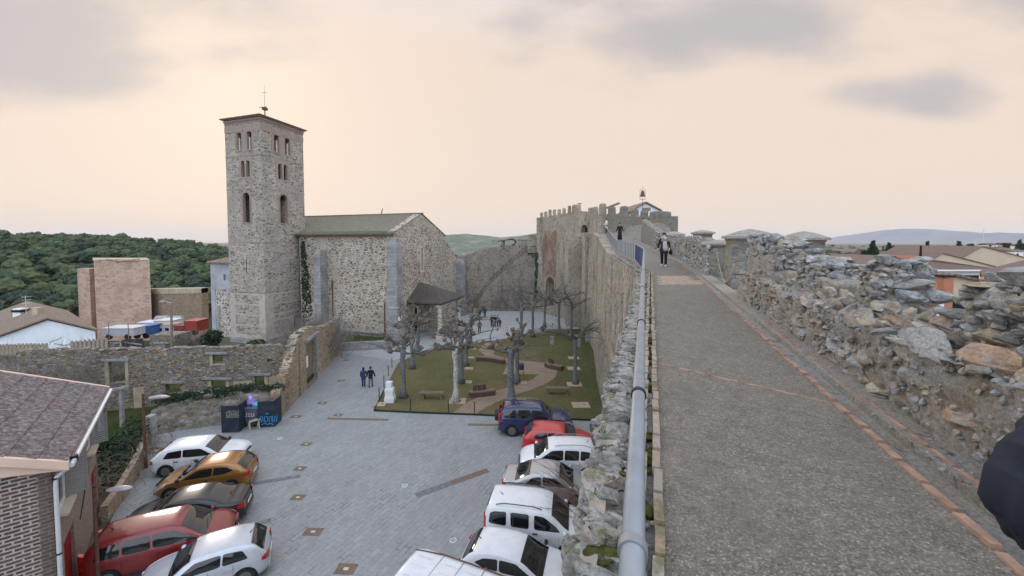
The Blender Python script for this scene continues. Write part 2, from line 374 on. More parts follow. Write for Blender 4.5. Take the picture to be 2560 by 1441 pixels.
rubble('brown_keep', [(.5, .34, .26), (.58, .42, .33), (.42, .285, .22), (.52, .385, .31)], (.58, .43, .35), .8, 2.6, .07, stain_amt=.45, patch=((.48, .33, .24), .12, .7), holes=.5, bump=.5, stain=(.7, .6, .52))
rubble('brown_wall', [(.3, .22, .16), (.35, .26, .19), (.22, .17, .13)], (.33, .25, .18), 1.8, 1.9, .08, stain_amt=.4, patch=((.34, .25, .18), .2, .6), holes=.8, bump=.5)
rubble('red_brick_patch', [(.27, .15, .105), (.31, .19, .14), (.23, .135, .1), (.3, .23, .18)], (.3, .24, .19), 3.2, 3.4, .07, stain_amt=.6, patch=((.4, .34, .26), .6, .75), holes=.7, bump=.6)
brickmat('ashlar', (.38, .37, .36), (.28, .28, .29), (.2, .19, .18), .8, .42, .016, bump=.4, stain=.75)
rubble('parapet_stone', [(.22, .24, .235), (.29, .28, .25), (.18, .19, .19), (.33, .28, .2)], (.3, .28, .23), 4.2, 2.4, .06, stain_amt=.4, bump=.9)
brickmat('tower_brick', (.36, .24, .19), (.3, .2, .165), (.4, .34, .29), .28, .075, .02)
brickmat('eave_brick', (.36, .2, .14), (.3, .17, .12), (.36, .29, .24), .28, .07, .015)
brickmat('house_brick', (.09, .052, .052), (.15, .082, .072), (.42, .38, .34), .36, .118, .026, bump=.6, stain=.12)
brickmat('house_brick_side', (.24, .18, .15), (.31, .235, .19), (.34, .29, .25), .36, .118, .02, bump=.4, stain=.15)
tilemat('roof_moss', (.17, .16, .12), (.24, .2, .15), .3, .4, .75, (.2, .21, .145))
tilemat('roof_clay', (.27, .19, .14), (.34, .25, .18), .3, .4, .35, (.27, .25, .19))
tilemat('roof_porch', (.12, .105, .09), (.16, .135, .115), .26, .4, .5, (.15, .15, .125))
tilemat('roof_old', (.2, .175, .14), (.26, .22, .17), .42, .5, .5, (.19, .2, .14))
tilemat('roof_brown', (.17, .11, .095), (.2, .13, .11), .3, .35, .2, (.22, .17, .14))
tilemat('roof_white_house', (.25, .185, .145), (.29, .215, .165), .3, .35, .3, (.3, .27, .22))
tilemat('roof_town', (.2, .14, .12), (.24, .175, .14), .35, .4, .2, (.26, .22, .18))
tilemat('roof_red', (.42, .15, .08), (.48, .2, .11), .3, .35, .15, (.3, .2, .15))
tilemat('roof_lichen', (.16, .115, .105), (.2, .145, .13), .38, .5, .7, (.34, .33, .34), bump=.3, rib_shade=0, ls=7); plain('blue_box', (.05, .12, .32), .7, var=.25); plain('red_box', (.3, .05, .04), .7, var=.3); plain('dull_white', (.5, .52, .56), .7, var=.15)
plain('white_render', (.72, .76, .82), .85, var=.08, nscale=.6); plain('white_plain', (.78, .78, .76), .8, var=.05)
plain('grey_render', (.36, .375, .4), .9, var=.2, nscale=.8, bump=.3); plain('beige_render', (.52, .44, .32), .9, var=.07, nscale=.5); plain('orange_render', (.6, .33, .18), .9, var=.03, nscale=.3)
plain('pink_fascia', (.66, .49, .385), .8, var=.06, nscale=1.5); plain('plaster_beige', (.4, .34, .25), .92, var=.25, nscale=1.2, bump=.4); plain('pale_stone', (.55, .5, .41), .85, var=.12, nscale=2)
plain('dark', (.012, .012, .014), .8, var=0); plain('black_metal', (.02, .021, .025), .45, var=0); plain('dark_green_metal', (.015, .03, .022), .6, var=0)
plain('blue_steel', (.05, .075, .14), .5, .2, var=.1); plain('galv', (.25, .265, .28), .5, .45, var=.12, nscale=9, bump=.05); plain('rust', (.13, .07, .05), .8, var=.3, nscale=8)
plain('old_wood', (.23, .19, .145), .9, var=.3, nscale=5, bump=.4); plain('grey_wood', (.27, .27, .27), .9, var=.3, nscale=4, bump=.4); plain('bench_wood', (.1, .06, .045), .6, var=.3, nscale=7); plain('pale_wood', (.42, .36, .25), .8, var=.2, nscale=6)
plain('bench_stone', (.17, .125, .095), .85, var=.2, nscale=5, bump=.3); plain('concrete', (.33, .33, .32), .9, var=.15, nscale=4, bump=.3); plain('slab', (.36, .28, .21), .9, var=.15, nscale=4)
plain('gutter_brick', (.31, .2, .15), .85, var=.4, nscale=7, bump=.5); plain('tower_plaster', (.45, .395, .345), .92, var=.2, nscale=1.5, bump=.4); plain('tile_pink', (.52, .37, .28), .8, var=.25, nscale=9); plain('white_stone', (.66, .68, .7), .7, var=.08, nscale=5); plain('bark', (.135, .145, .15), .9, var=.45, nscale=6, bump=.6); plain('bark_pale', (.38, .385, .36), .85, var=.6, nscale=7, bump=.4); plain('bark_dark', (.115, .108, .095), .95, var=.4, nscale=9, bump=.5); plain('twig', (.17, .145, .12), .9, var=.25, nscale=8)
plain('knob', (.145, .12, .1), .95, var=.4, nscale=14, bump=.8); plain('twig_red', (.2, .13, .1), .9, var=.3); plain('brush_grey', (.2, .18, .165), .95, var=.3)
plain('moss', (.075, .082, .026), .98, var=.5, nscale=18, bump=1.0, spec=.05); plain('leaf_dark', (.03, .055, .028), .8, var=.5, nscale=1.5, spec=.15); plain('leaf_mid', (.05, .08, .03), .8, var=.5, nscale=2, spec=.15); plain('leaf_ivy', (.028, .05, .03), .6, var=.5, nscale=3)
plain('pvc', (.55, .57, .58), .5, var=.1, nscale=5); plain('red_door', (.33, .035, .03), .55, var=.12, nscale=3); plain('shutter', (.26, .27, .28), .5, var=.1); plain('sill', (.55, .48, .38), .8, var=.08)
plain('lamp_glass', (.34, .29, .31), .3, var=.2, nscale=3, spec=.6)
def _glass():
    m, nt, p = newmat('window_glass'); p.inputs['Base Color'].default_value = (.012, .016, .02, 1); p.inputs['Roughness'].default_value = .06; p.inputs['Specular IOR Level'].default_value = .6
    m, nt, p = newmat('car_glass'); p.inputs['Base Color'].default_value = (.008, .011, .014, 1); p.inputs['Roughness'].default_value = .03; p.inputs['Specular IOR Level'].default_value = .75; p.inputs['Coat Weight'].default_value = .4; p.inputs['Coat Roughness'].default_value = .02
_glass()
def _ground_mats():
    # cut-stone paving: rows of oblong slabs, dirt in some joints
    m, nt, p = newmat('paving'); b = NB(nt)
    tc = nt.nodes.new('ShaderNodeTexCoord'); mp = nt.nodes.new('ShaderNodeMapping'); mp.inputs['Rotation'].default_value = (0, 0, RAD(-64)); nt.links.new(tc.outputs['Object'], mp.inputs[0]); co = mp.outputs[0]
    ds = nt.nodes.new('ShaderNodeTexNoise'); ds.inputs['Scale'].default_value = 1.2; nt.links.new(co, ds.inputs[0])
    va = nt.nodes.new('ShaderNodeVectorMath'); va.operation = 'MULTIPLY_ADD'; nt.links.new(ds.outputs[1], va.inputs[0]); va.inputs[1].default_value = (.03, .03, 0); nt.links.new(co, va.inputs[2]); co = va.outputs[0]
    t = nt.nodes.new('ShaderNodeTexBrick'); nt.links.new(co, t.inputs['Vector']); t.inputs['Scale'].default_value = 1; t.inputs['Brick Width'].default_value = .52; t.inputs['Row Height'].default_value = .24; t.inputs['Mortar Size'].default_value = .012; t.inputs['Mortar Smooth'].default_value = .4; t.inputs['Bias'].default_value = -.1
    t.inputs['Color1'].default_value = (.255, .268, .272, 1); t.inputs['Color2'].default_value = (.305, .318, .322, 1); t.inputs['Mortar'].default_value = (.21, .205, .195, 1)
    o = b.coord(); n = b.noise(o, .25, 6, .6); f = b.noise(o, 5, 6, .7); g = b.noise(o, 1.1, 4, .6)
    col = b.mix(1., t.outputs[0], b.ramp(f, [(.3, .86), (.7, 1.12)]), 'MULTIPLY'); col = b.mix(b.mr(n, .4, .7, 0, .35), col, (.2, .19, .175))
    jd = b.math('MULTIPLY', t.outputs['Fac'], b.mr(g, .56, .64, 0, .9)); col = b.mix(jd, col, (.03, .028, .022))
    sp = b.vor(b.coord(), 1.3, 'F1'); col = b.mix(b.mr(sp.outputs['Distance'], .03, .06, .55, 0), col, (.07, .065, .06))
    nt.links.new(col, p.inputs['Base Color']); p.inputs['Roughness'].default_value = .62; p.inputs['Specular IOR Level'].default_value = .35
    b.bump(p, b.math('SUBTRACT', b.math('MULTIPLY', f, .3), t.outputs['Fac']), .35, .01)
    # smooth church forecourt
    m, nt, p = newmat('forecourt'); b = NB(nt); o = b.coord(); t = nt.nodes.new('ShaderNodeTexBrick'); nt.links.new(o, t.inputs['Vector']); t.inputs['Scale'].default_value = 1; t.inputs['Brick Width'].default_value = .6; t.inputs['Row Height'].default_value = .4; t.inputs['Mortar Size'].default_value = .01
    t.inputs['Color1'].default_value = (.33, .335, .34, 1); t.inputs['Color2'].default_value = (.37, .372, .375, 1); t.inputs['Mortar'].default_value = (.2, .2, .2, 1)
    nt.links.new(b.mix(1., t.outputs[0], b.ramp(b.noise(o, .7, 6, .6), [(.3, .85), (.7, 1.1)]), 'MULTIPLY'), p.inputs['Base Color']); p.inputs['Roughness'].default_value = .7
    # winter lawn: olive brown, greener in the damp strip by the wall
    m, nt, p = newmat('lawn'); b = NB(nt); o = b.coord(); n = b.noise(o, .35, 6, .65); f = b.noise(b.coord(scale=(1, 1, .2)), 9, 6, .75); x = b.sep(o)[0]
    c = b.mix(b.mr(n, .35, .65), (.15, .125, .062), (.1, .098, .045)); c = b.mix(b.mr(x, 2.5, 8.5, 0, .85), c, (.055, .075, .028)); c = b.mix(b.mr(b.noise(o, 1.3, 5, .7), .5, .7, 0, .5), c, (.16, .13, .08)); c = b.mix(1., c, b.ramp(f, [(.3, .6), (.7, 1.4)]), 'MULTIPLY')
    nt.links.new(c, p.inputs['Base Color']); p.inputs['Roughness'].default_value = 1; p.inputs['Specular IOR Level'].default_value = .05; b.bump(p, f, .8, .05)
    m, nt, p = newmat('green_grass'); b = NB(nt); o = b.coord(); f = b.noise(o, 7, 6, .75); n = b.noise(o, .8, 4)
    nt.links.new(b.mix(1., b.mix(b.mr(n, .35, .65), (.035, .058, .018), (.075, .08, .03)), b.ramp(f, [(.3, .5), (.7, 1.4)]), 'MULTIPLY'), p.inputs['Base Color']); p.inputs['Roughness'].default_value = 1; b.bump(p, f, 1., .08); p.inputs['Specular IOR Level'].default_value = .05
    # brick path
    m, nt, p = newmat('path_brick'); b = NB(nt); o = b.coord(); t = nt.nodes.new('ShaderNodeTexBrick')
    mp = nt.nodes.new('ShaderNodeMapping'); mp.inputs['Rotation'].default_value = (0, 0, RAD(20)); nt.links.new(o, mp.inputs[0]); nt.links.new(mp.outputs[0], t.inputs['Vector']); t.inputs['Scale'].default_value = 1; t.inputs['Brick Width'].default_value = .42; t.inputs['Row Height'].default_value = .22; t.inputs['Mortar Size'].default_value = .022
    t.inputs['Color1'].default_value = (.29, .2, .145, 1); t.inputs['Color2'].default_value = (.24, .17, .125, 1); t.inputs['Mortar'].default_value = (.12, .095, .075, 1)
    nt.links.new(b.mix(1., t.outputs[0], b.ramp(b.noise(o, 1.2, 5), [(.3, .85), (.7, 1.15)]), 'MULTIPLY'), p.inputs['Base Color']); p.inputs['Roughness'].default_value = .85
    # wall-walk: exposed aggregate concrete
    m, nt, p = newmat('aggregate'); b = NB(nt); o = b.coord(); v = b.vor(o, 85, 'F1'); vs = b.sep(v.outputs['Color']); n = b.noise(o, .9, 6, .65); f = b.noise(o, 30, 5, .7); w = b.noise(o, 7, 4, .7)
    c = b.ramp(vs[0], [(0, (.1, .087, .072)), (.25, (.165, .147, .12)), (.55, (.23, .207, .17)), (.8, (.3, .28, .24)), (.97, (.38, .36, .31))], 'CONSTANT'); c = b.mix(b.mr(v.outputs['Distance'], .42, .62), c, (.15, .135, .11))
    c = b.mix(b.mr(n, .35, .7, 0, .5), c, (.2, .18, .15)); c = b.mix(1., c, b.ramp(f, [(.25, .7), (.75, 1.35)]), 'MULTIPLY'); c = b.mix(1., c, b.ramp(w, [(.3, .8), (.7, 1.18)]), 'MULTIPLY')
    c = b.mix(b.mr(b.noise(o, .7, 6, .7), .5, .68, 0, .45), c, (.12, .11, .095)); y = b.sep(o)[1]; c = b.mix(b.mr(y, 6, 26, 0, .65), c, (.26, .25, .235))
    nt.links.new(c, p.inputs['Base Color']); p.inputs['Roughness'].default_value = .8; p.inputs['Specular IOR Level'].default_value = .3; b.bump(p, b.math('ADD', v.outputs['Distance'], f), .9, .01)
    m, nt, p = newmat('old_brick'); b = NB(nt); o = b.coord(); g = nt.nodes.new('ShaderNodeNewGeometry'); c = b.ramp(g.outputs['Random Per Island'], [(0, (.26, .17, .125)), (.35, (.33, .225, .165)), (.7, (.3, .26, .22)), (1, (.36, .28, .22))])
    f = b.noise(o, 22, 6, .7); li = b.noise(o, 5, 5, .7); c = b.mix(1., c, b.ramp(f, [(.25, .6), (.75, 1.3)]), 'MULTIPLY'); c = b.mix(b.mr(li, .42, .6, 0, .8), c, (.25, .24, .21)); c = b.mix(b.mr(b.noise(o, 2.6, 5, .7), .53, .62, 0, .8), c, (.1, .105, .04))
    nt.links.new(c, p.inputs['Base Color']); p.inputs['Roughness'].default_value = .9; b.bump(p, f, .8, .006)
    # terrain far away
    m, nt, p = newmat('terrain'); b = NB(nt); o = b.coord(); n = b.noise(o, .006, 7, .6); f = b.noise(o, .08, 6, .7)
    c = b.mix(b.mr(n, .42, .6), (.19, .145, .105), (.07, .075, .045)); c = b.mix(1., c, b.ramp(f, [(.3, .7), (.7, 1.25)]), 'MULTIPLY'); nt.links.new(c, p.inputs['Base Color']); p.inputs['Roughness'].default_value = 1; p.inputs['Specular IOR Level'].default_value = .05
    m, nt, p = newmat('hill_woods'); b = NB(nt); o = b.coord(); n = b.vor(b.coord(distort=.2), .12, 'F1'); f = b.noise(o, .02, 6, .65)
    c = b.mix(b.mr(n.outputs['Distance'], .2, .9), (.13, .165, .11), (.065, .095, .07)); c = b.mix(b.mr(f, .5, .62), c, (.2, .22, .15)); nt.links.new(c, p.inputs['Base Color']); p.inputs['Roughness'].default_value = 1; b.bump(p, b.math('SUBTRACT', 1, n.outputs['Distance']), 1, 4)
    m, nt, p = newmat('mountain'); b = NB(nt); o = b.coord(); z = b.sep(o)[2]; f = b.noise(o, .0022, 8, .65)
    c = b.mix(b.mr(f, .4, .6), (.045, .075, .15), (.1, .14, .21)); sn = b.math('ADD', b.mr(z, 150, 330), b.math('MULTIPLY', b.math('SUBTRACT', f, .5), 2.6)); c = b.mix(b.mr(sn, .8, .95, 0, .9), c, (.78, .79, .82)); c = b.mix(b.mr(z, 60, -30, 0, .6), c, (.25, .19, .15))  # blue of distant haze is put into the rock colour
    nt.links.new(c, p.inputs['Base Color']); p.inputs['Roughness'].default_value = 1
    m, nt, p = newmat('slope_scrub'); b = NB(nt); o = b.coord(); f = b.noise(o, .15, 7, .7); n = b.noise(o, .03, 4)
    c = b.mix(b.mr(n, .4, .6), (.03, .04, .02), (.06, .06, .035)); nt.links.new(b.mix(1., c, b.ramp(f, [(.3, .5), (.7, 1.5)]), 'MULTIPLY'), p.inputs['Base Color']); p.inputs['Roughness'].default_value = 1
    # rocks with their own colour each
    for nm, cols, lich, lc in (('rock_warm', [(0.275, 0.228, 0.179), (0.388, 0.318, 0.235), (0.316, 0.276, 0.224), (0.469, 0.413, 0.325), (0.408, 0.286, 0.196), (0.337, 0.318, 0.291), (0.367, 0.371, 0.358)], .5, (0.388, 0.403, 0.414)),
                               ('rock_grey', [(.22, .225, .225), (.3, .3, .295), (.34, .31, .265), (.25, .255, .255), (.39, .375, .345), (.4, .31, .22), (.25, .24, .22)], .75, (.45, .45, .44)),
                               ('rock_coping', [(.19, .18, .165), (.27, .255, .23), (.31, .265, .225), (.22, .22, .2)], .7, (.42, .415, .39))):
        m, nt, p = newmat(nm); b = NB(nt); o = b.coord(); g = nt.nodes.new('ShaderNodeNewGeometry')
        c = b.ramp(g.outputs['Random Per Island'], [(i / len(cols), q) for i, q in enumerate(cols)], 'CONSTANT')
        f = b.noise(o, 30, 6, .75); s2 = b.noise(o, 6, 6, .7); ly = b.noise(b.coord(scale=(1, 1, 4)), 9, 5, .7)
        c = b.mix(1., c, b.ramp(ly, [(.25, .55), (.75, 1.3)]), 'MULTIPLY'); c = b.mix(b.mr(s2, .46, .6, 0, lich), c, lc); c = b.mix(1., c, b.ramp(f, [(.3, .6), (.72, 1.3)]), 'MULTIPLY')
        if nm == 'rock_coping':
            bl = b.noise(o, 11, 5, .7); c = b.mix(b.mr(bl, .56, .63, 0, .85), c, (.035, .033, .028)); ms = b.noise(o, 3.1, 5, .7); c = b.mix(b.mr(ms, .56, .64, 0, .8), c, (.095, .105, .03))
        else:
            bl = b.noise(o, 8, 5, .75); c = b.mix(b.mr(bl, .6, .68, 0, .7), c, (.06, .055, .05))
        nt.links.new(c, p.inputs['Base Color']); p.inputs['Roughness'].default_value = .9; p.inputs['Specular IOR Level'].default_value = .2
        b.bump(p, b.math('ADD', b.math('MULTIPLY', f, .6), b.math('MULTIPLY', ly, 1.)), 1.0, .02)
    m, nt, p = newmat('mortar'); b = NB(nt); o = b.coord(); f = b.noise(o, 38, 6, .8); n = b.noise(o, 3, 6, .7); z = b.sep(o)[2]
    c = b.mix(b.mr(n, .35, .65), (.33, .285, .22), (.4, .38, .35)); c = b.mix(b.mr(b.noise(o, 1.6, 5), .5, .6, 0, .6), c, (.35, .365, .38)); c = b.mix(1., c, b.ramp(f, [(.3, .45), (.7, 1.4)]), 'MULTIPLY'); bl = b.noise(o, 10, 5, .75); c = b.mix(b.mr(bl, .57, .66, 0, .8), c, (.05, .045, .04))
    nt.links.new(c, p.inputs['Base Color']); p.inputs['Roughness'].default_value = .95; p.inputs['Specular IOR Level'].default_value = .1; b.bump(p, b.math('ADD', f, n), 1.0, .03)
_ground_mats()

# ================================================================ ground and far country
def hill_left(x, y):
    # wooded slope beyond the river, to the left
    q = math.atan2(x, y)              # bearing
    a = np.interp(math.degrees(q), [-75, -52, -45, -38, -33, -28, -22], [1.12, 1.03, .97, .88, .74, .5, .1])
    r = math.hypot(x, y)
    t = np.clip((r - 125) / 190, 0, 1); t = t * t * (3 - 2 * t)
    back = 1 if r < 420 else max(.3, 1 - (r - 420) / 500)
    return 32 * t * a * back
def terrain(x, y):
    r = math.hypot(x, y)
    z = -12.55
    left = np.clip((-x - 10 - max(0, 70 - y) * .35) / 40, 0, 1) * np.clip((r - 48) / 50, 0, 1)
    z -= 14 * left
    far = np.clip((y - 85) / 120, 0, 1); z -= 9 * far * (x < 200)
    if x > 0: z = z + (5.0 * min(1, max(0, x - (8 + .25 * max(0, y))) / 6)) * (1 - np.clip((r - 160) / 700, 0, 1))
    z += hill_left(x, y) if x < 0 and y > 0 else 0
    fr = np.clip((r - 420) / 600, 0, 1); z = z * (1 - fr) + (-31) * fr
    if r > 60 and not (-32 < x < 12 and y < 82): z += 1.5 * noise.noise(Vector((x * .02, y * .02, 0))) * (1 - fr * .3)
    return float(z)
def axis(lim, n, near): # dense near zero
    k = np.linspace(-1, 1, n); return np.sign(k) * (np.abs(k) * near + (np.abs(k) ** 6) * lim)
gx = axis(11000, 161, 330); gy = np.concatenate([-(np.linspace(1, 0, 14) ** 3) * 3000 - 12, axis(14000, 261, 400)[130:]])
mb = MB(); mb.v = [(x, y, terrain(x, y)) for y in gy for x in gx]
nx = len(gx); mb.f = [(j * nx + i, j * nx + i + 1, (j + 1) * nx + i + 1, (j + 1) * nx + i) for j in range(len(gy) - 1) for i in range(nx - 1)]; mb.m = []
cz = [sum(mb.v[k][1] for k in f) / 4 for f in mb.f]
for f in mb.f:
    c = np.mean([mb.v[k] for k in f], axis=0); mb.m.append(1 if (c[0] < -20 and 85 < math.hypot(c[0], c[1]) < 700) else 0)
tag(mb.build('ground', ['terrain', 'slope_scrub'], smooth=True), kind='structure')

def sheet(name, pts, z, mat, th=None, kind='structure'):
    mb = MB(); pts = [(p[0], p[1]) for p in pts]
    mb.prism(pts, z - .3, z); return tag(mb.build(name, mat), kind=kind)
sheet('plaza', [(-26, -3), (1.5, -3), (5.9, 17), (8.0, 30), (9.2, 40), (9.5, 62), (6, 73), (-13, 75), (-20, 58), (-19.4, 45), (-16.4, 27.8), (-19.2, 27.4), (-23.6, 25.6), (-21.9, 23.4), (-17.8, 17.2), (-15.8, 14.6), (-14, 12), (-26, 5)], ZP, 'paving')
fore = [G(850, 888), G(985, 900), G(1058, 877), G(1222, 853), G(1391, 822)]
sheet('forecourt', [(p.x, p.y) for p in [G(985, 901), G(1058, 879), G(1222, 855), G(1391, 823)]] + [(9.6, 56), (9.5, 62), (5.5, 71), (5, 74), (-13, 74), (-13.5, 60), (-14, 50), (-19, 46.5), (-18.7, 44)], ZP + .006, 'forecourt')
LAWN = [(935, 1028), (1050, 1033), (1190, 1038), (1297, 1043), (1480, 1052)]
lawn_poly = [G(*p) for p in LAWN] + [Vector((8.1, 30.6, 0)), Vector((8.9, 36, 0)), Vector((9.9, 42, 0)), Vector((10, 50, 0)), Vector((9.8, 56, 0))] + [G(*p) for p in [(1391, 823), (1290, 843), (1222, 855), (1140, 866), (1058, 879), (995, 909), (965, 968)]]
sheet('lawn', [(p.x, p.y) for p in lawn_poly], ZP + .05, 'lawn')
PATH = [(1129, 1036), (1173, 1005), (1238, 979), (1287, 967), (1330, 951), (1348, 938), (1257, 938), (1268, 912), (1262, 900), (1215, 893), (1197, 877), (1205, 866), (1219, 855), (1257, 848), (1246, 861), (1235, 873), (1234, 888), (1262, 898), (1300, 903), (1361, 909), (1384, 918), (1394, 930), (1387, 946), (1369, 959), (1330, 976), (1287, 990), (1240, 1008), (1186, 1038)]
sheet('brick_path', [(p.x, p.y) for p in [G(*q) for q in PATH]], ZP + .062, 'path_brick')
# hill in the middle distance and the mountains
def ridge(name, mat, prof, Y, depth, zb, n=90, rough=.04, seed=0):
    mb = MB(); xs = np.linspace(prof[0][0], prof[-1][0], n); rows = 26
    for j in range(rows):
        t = j / (rows - 1)
        for x in xs:
            top = (605 - interp(prof, x)) / 1000 * Y; k = math.sin(math.pi * min(1, t * 1.0) * .5) ** 1.0 if t <= 1 else 1
            yy = Y - depth * (1 - t); X = (x - 1280) / 1000 * Y
            h = zb + (top - zb) * (t ** .75); h += (top - zb) * rough * 3 * noise.fractal(Vector((X / Y * 14, t * 4, seed)), 1, 2, 5) * math.sin(math.pi * t) ** .8 + (top - zb) * rough * noise.noise(Vector((X / Y * 40, t * 9, seed + 3))) * (.4 if t == 1 else 1)
            mb.v.append((X, yy, h))
    for j in range(rows - 1):
        for i in range(n - 1): mb.face((j * n + i, j * n + i + 1, (j + 1) * n + i + 1, (j + 1) * n + i))
    o = len(mb.v)
    for x in xs: mb.v.append(((x - 1280) / 1000 * Y * 1.02, Y + depth, zb))
    for i in range(n - 1): mb.face(((rows - 1) * n + i, (rows - 1) * n + i + 1, o + i + 1, o + i))
    return tag(mb.build(name, mat, smooth=True), kind='structure')
ridge('wooded_hill', 'hill_woods', [(940, 640), (1040, 600), (1110, 588), (1165, 585), (1220, 590), (1250, 594), (1300, 590), (1345, 583), (1420, 578), (1500, 590), (1620, 625), (1700, 640)], 1500, 560, -34)
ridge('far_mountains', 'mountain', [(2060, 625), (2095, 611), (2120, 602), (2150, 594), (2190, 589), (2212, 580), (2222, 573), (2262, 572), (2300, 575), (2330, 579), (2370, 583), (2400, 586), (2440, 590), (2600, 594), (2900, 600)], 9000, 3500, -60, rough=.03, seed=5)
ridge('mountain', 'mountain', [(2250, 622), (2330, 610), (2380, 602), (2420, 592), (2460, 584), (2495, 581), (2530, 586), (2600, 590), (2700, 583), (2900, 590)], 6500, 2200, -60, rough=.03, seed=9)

# ================================================================ wall-walk geometry
CA, SA = math.cos(math.atan(.346)), math.sin(math.atan(.346))
def SV(s, v, z=0): return Vector((v * CA + s * SA, -v * SA + s * CA, z))      # along / across the wall-walk near the camera
def Lx(Y):  return interp([(-8, -2.71), (0, .054), (17, 5.936), (24, 7.15), (30, 8.0), (36, 8.95), (42, 10.3), (46, 11.3), (52, 12.0)], Y)    # left edge of the walk
def Rx(Y):  return interp([(-8, -.49), (0, 2.27), (17, 8.15), (23, 10.0), (30, 11.6), (36, 12.3), (42, 12.9), (46, 13.2), (52, 13.5)], Y)     # foot of the right-hand parapet
def Ox(Y):  return interp([(-8, -3.3), (0, -.53), (17, 5.35), (24, 6.5), (30, 7.35), (36, 8.2), (45, 9.7), (52, 10.3), (60, 10.2)], Y)    # outer left face
def FZ(Y):  return interp([(-10, -1.78), (20, -1.24), (28, -1.0), (31, -.86), (42, .28), (47, .85), (60, 1.2)], Y)
Ys = [-6, -3, -1, 0, .5, 1, 1.5, 2, 2.5, 3, 3.5, 4, 5, 6, 7, 8, 9, 10, 11, 12, 13, 14, 15.5, 17, 18.5, 20, 22, 24, 26, 28, 30, 31, 33, 35, 37, 39, 41, 42, 44, 46, 48, 50]
def strip(mb, fa, fb, zf, mi=0, thick=.12):
    for a, b in zip(Ys[:-1], Ys[1:]):
        p = [Vector((fa(a), a, zf(a))), Vector((fb(a), a, zf(a))), Vector((fb(b), b, zf(b))), Vector((fa(b), b, zf(b)))]
        mb.quad(*p, mi); q = [x - Vector((0, 0, thick)) for x in p]; mb.quad(p[0], p[3], q[3], q[0], mi); mb.quad(p[2], p[1], q[1], q[2], mi)
rampart = thing('rampart_wall', (4, 10, ZP), 'tall stone town wall we stand on, with a gravelly concrete wall walk along its top', 'town wall')
mb = MB(); strip(mb, Lx, lambda Y: Rx(Y) - .42 / CA, FZ); mb.build('walkway', 'aggregate', rampart)
mb = MB(); strip(mb, lambda Y: Rx(Y) - .26 / CA, lambda Y: Rx(Y) + .12, lambda Y: FZ(Y) + .035, 0); strip(mb, lambda Y: Rx(Y) - .42 / CA, lambda Y: Rx(Y) - .26 / CA, lambda Y: FZ(Y) - .03, 0); mb.build('gutter', 'mortar', rampart)
# core of the wall with its outer face
mb = MB()
body = []
YB = [-6, 0, 4, 8, 12, 17, 20, 24, 27, 30, 33, 36, 40, 45, 50, 55, 60]
rings = []
nz = 14
for y in YB:
    ring = []
    top = FZ(min(y, 50)) - .1 if y < 47 else interp([(47, .8), (52, 1.3), (60, 1.3)], y)
    for k in range(nz + 1):
        z = ZP - .3 + (top - ZP + .3) * k / nz; ring.append(Vector((Ox(y) + interp([(0, .2), (12, .16), (22, 0)], y) - .5 * (1 - k / nz) - (.12 * noise.noise(Vector((y * .5, z * .5, 1)))), y, z)))
    w = interp([(-6, 3.6), (40, 4.4), (60, 6)], y)
    ring += [Vector((Ox(y) + w, y, top)), Vector((Ox(y) + w, y, ZP - .3))]
    rings.append(ring)
mb.loft([r[::-1] for r in rings]); mb.build('wall_body', 'rampart_stone', rampart)
# two pale buttresses by the gate tower
for (p, w, dp, ztop) in ((G(1447, 800), 1.5, .7, .5), (G(1487, 835), 2.4, .55, 1.0)):
    pass
mb = MB()
mb.box((9.05, 58.6, (ZP + .75) / 2), (2.0, 2.2, .75 - ZP), rz=.05); mb.build('buttress', 'castle_stone', rampart)
mb = MB(); mb.box((10.55, 54.2, (ZP + 1.1) / 2), (1.75, 2.6, 1.1 - ZP), rz=.0); mb.build('buttress', 'castle_stone', rampart)
# brick edging courses beside the walk, real bricks
def bricks(mb, fx, w, z0, y0, y1, L=.25, h=.06, jit=.01):
    y = y0
    while y < y1:
        l = L * random.uniform(.85, 1.12); ym = y + l / 2 * CA; dx = (fx(ym + .05) - fx(ym - .05)) / .1; a = math.atan(dx)
        M = rotm(random.uniform(-.03, .03), random.uniform(-.03, .03), -a + random.uniform(-.03, .03))
        mb.box((fx(ym) + random.uniform(-jit, jit), ym, z0 + FZ(ym) + random.uniform(-.008, .008)), (w * random.uniform(.92, 1.05), l * .95, h), M=M, top=.94)
        y += l * CA * 1.02
mb = MB()
bricks(mb, lambda Y: Lx(Y) + .015, .055, .0, .3, 28); bricks(mb, lambda Y: Lx(Y) - .09, .06, -.02, .3, 28)
bricks(mb, lambda Y: Lx(Y) - .34, .1, -.03, .3, 17)
mb.build('brick_edging', 'old_brick', rampart)
mb = MB(); bricks(mb, lambda Y: Rx(Y) - .46 / CA, .055, -.012, .5, 30, .26); bricks(mb, lambda Y: Rx(Y) - .2, .03, .015, 1.5, 7, .3)
for q in range(22):
    t = q / 22; a = Vector((Lx(4.9) + .08, 4.9, FZ(4.9) + .0)); b2 = Vector((Rx(3.75) - .55, 3.75, FZ(3.75) + .0)); p0 = a.lerp(b2, t); p1 = a.lerp(b2, t + 1 / 23.5); mb.bar(p0, p1, .035, .012)
e_ = mb.build('brick_gutter_edge', 'gutter_brick', rampart)
# patch of lighter brick tiles set in the walk
mb = MB()
for i in range(9):
    for j in range(5):
        y = 12.9 + i * .3; xs = Lx(y) + .35 + j * .29
        if i > 3 and j > 3: continue
        mb.box((xs + (i % 2) * .13, y, FZ(y) + .004), (.27, .11, .012), rz=.35 - .7)
mb.build('brick_tile_patch', 'tile_pink', rampart)
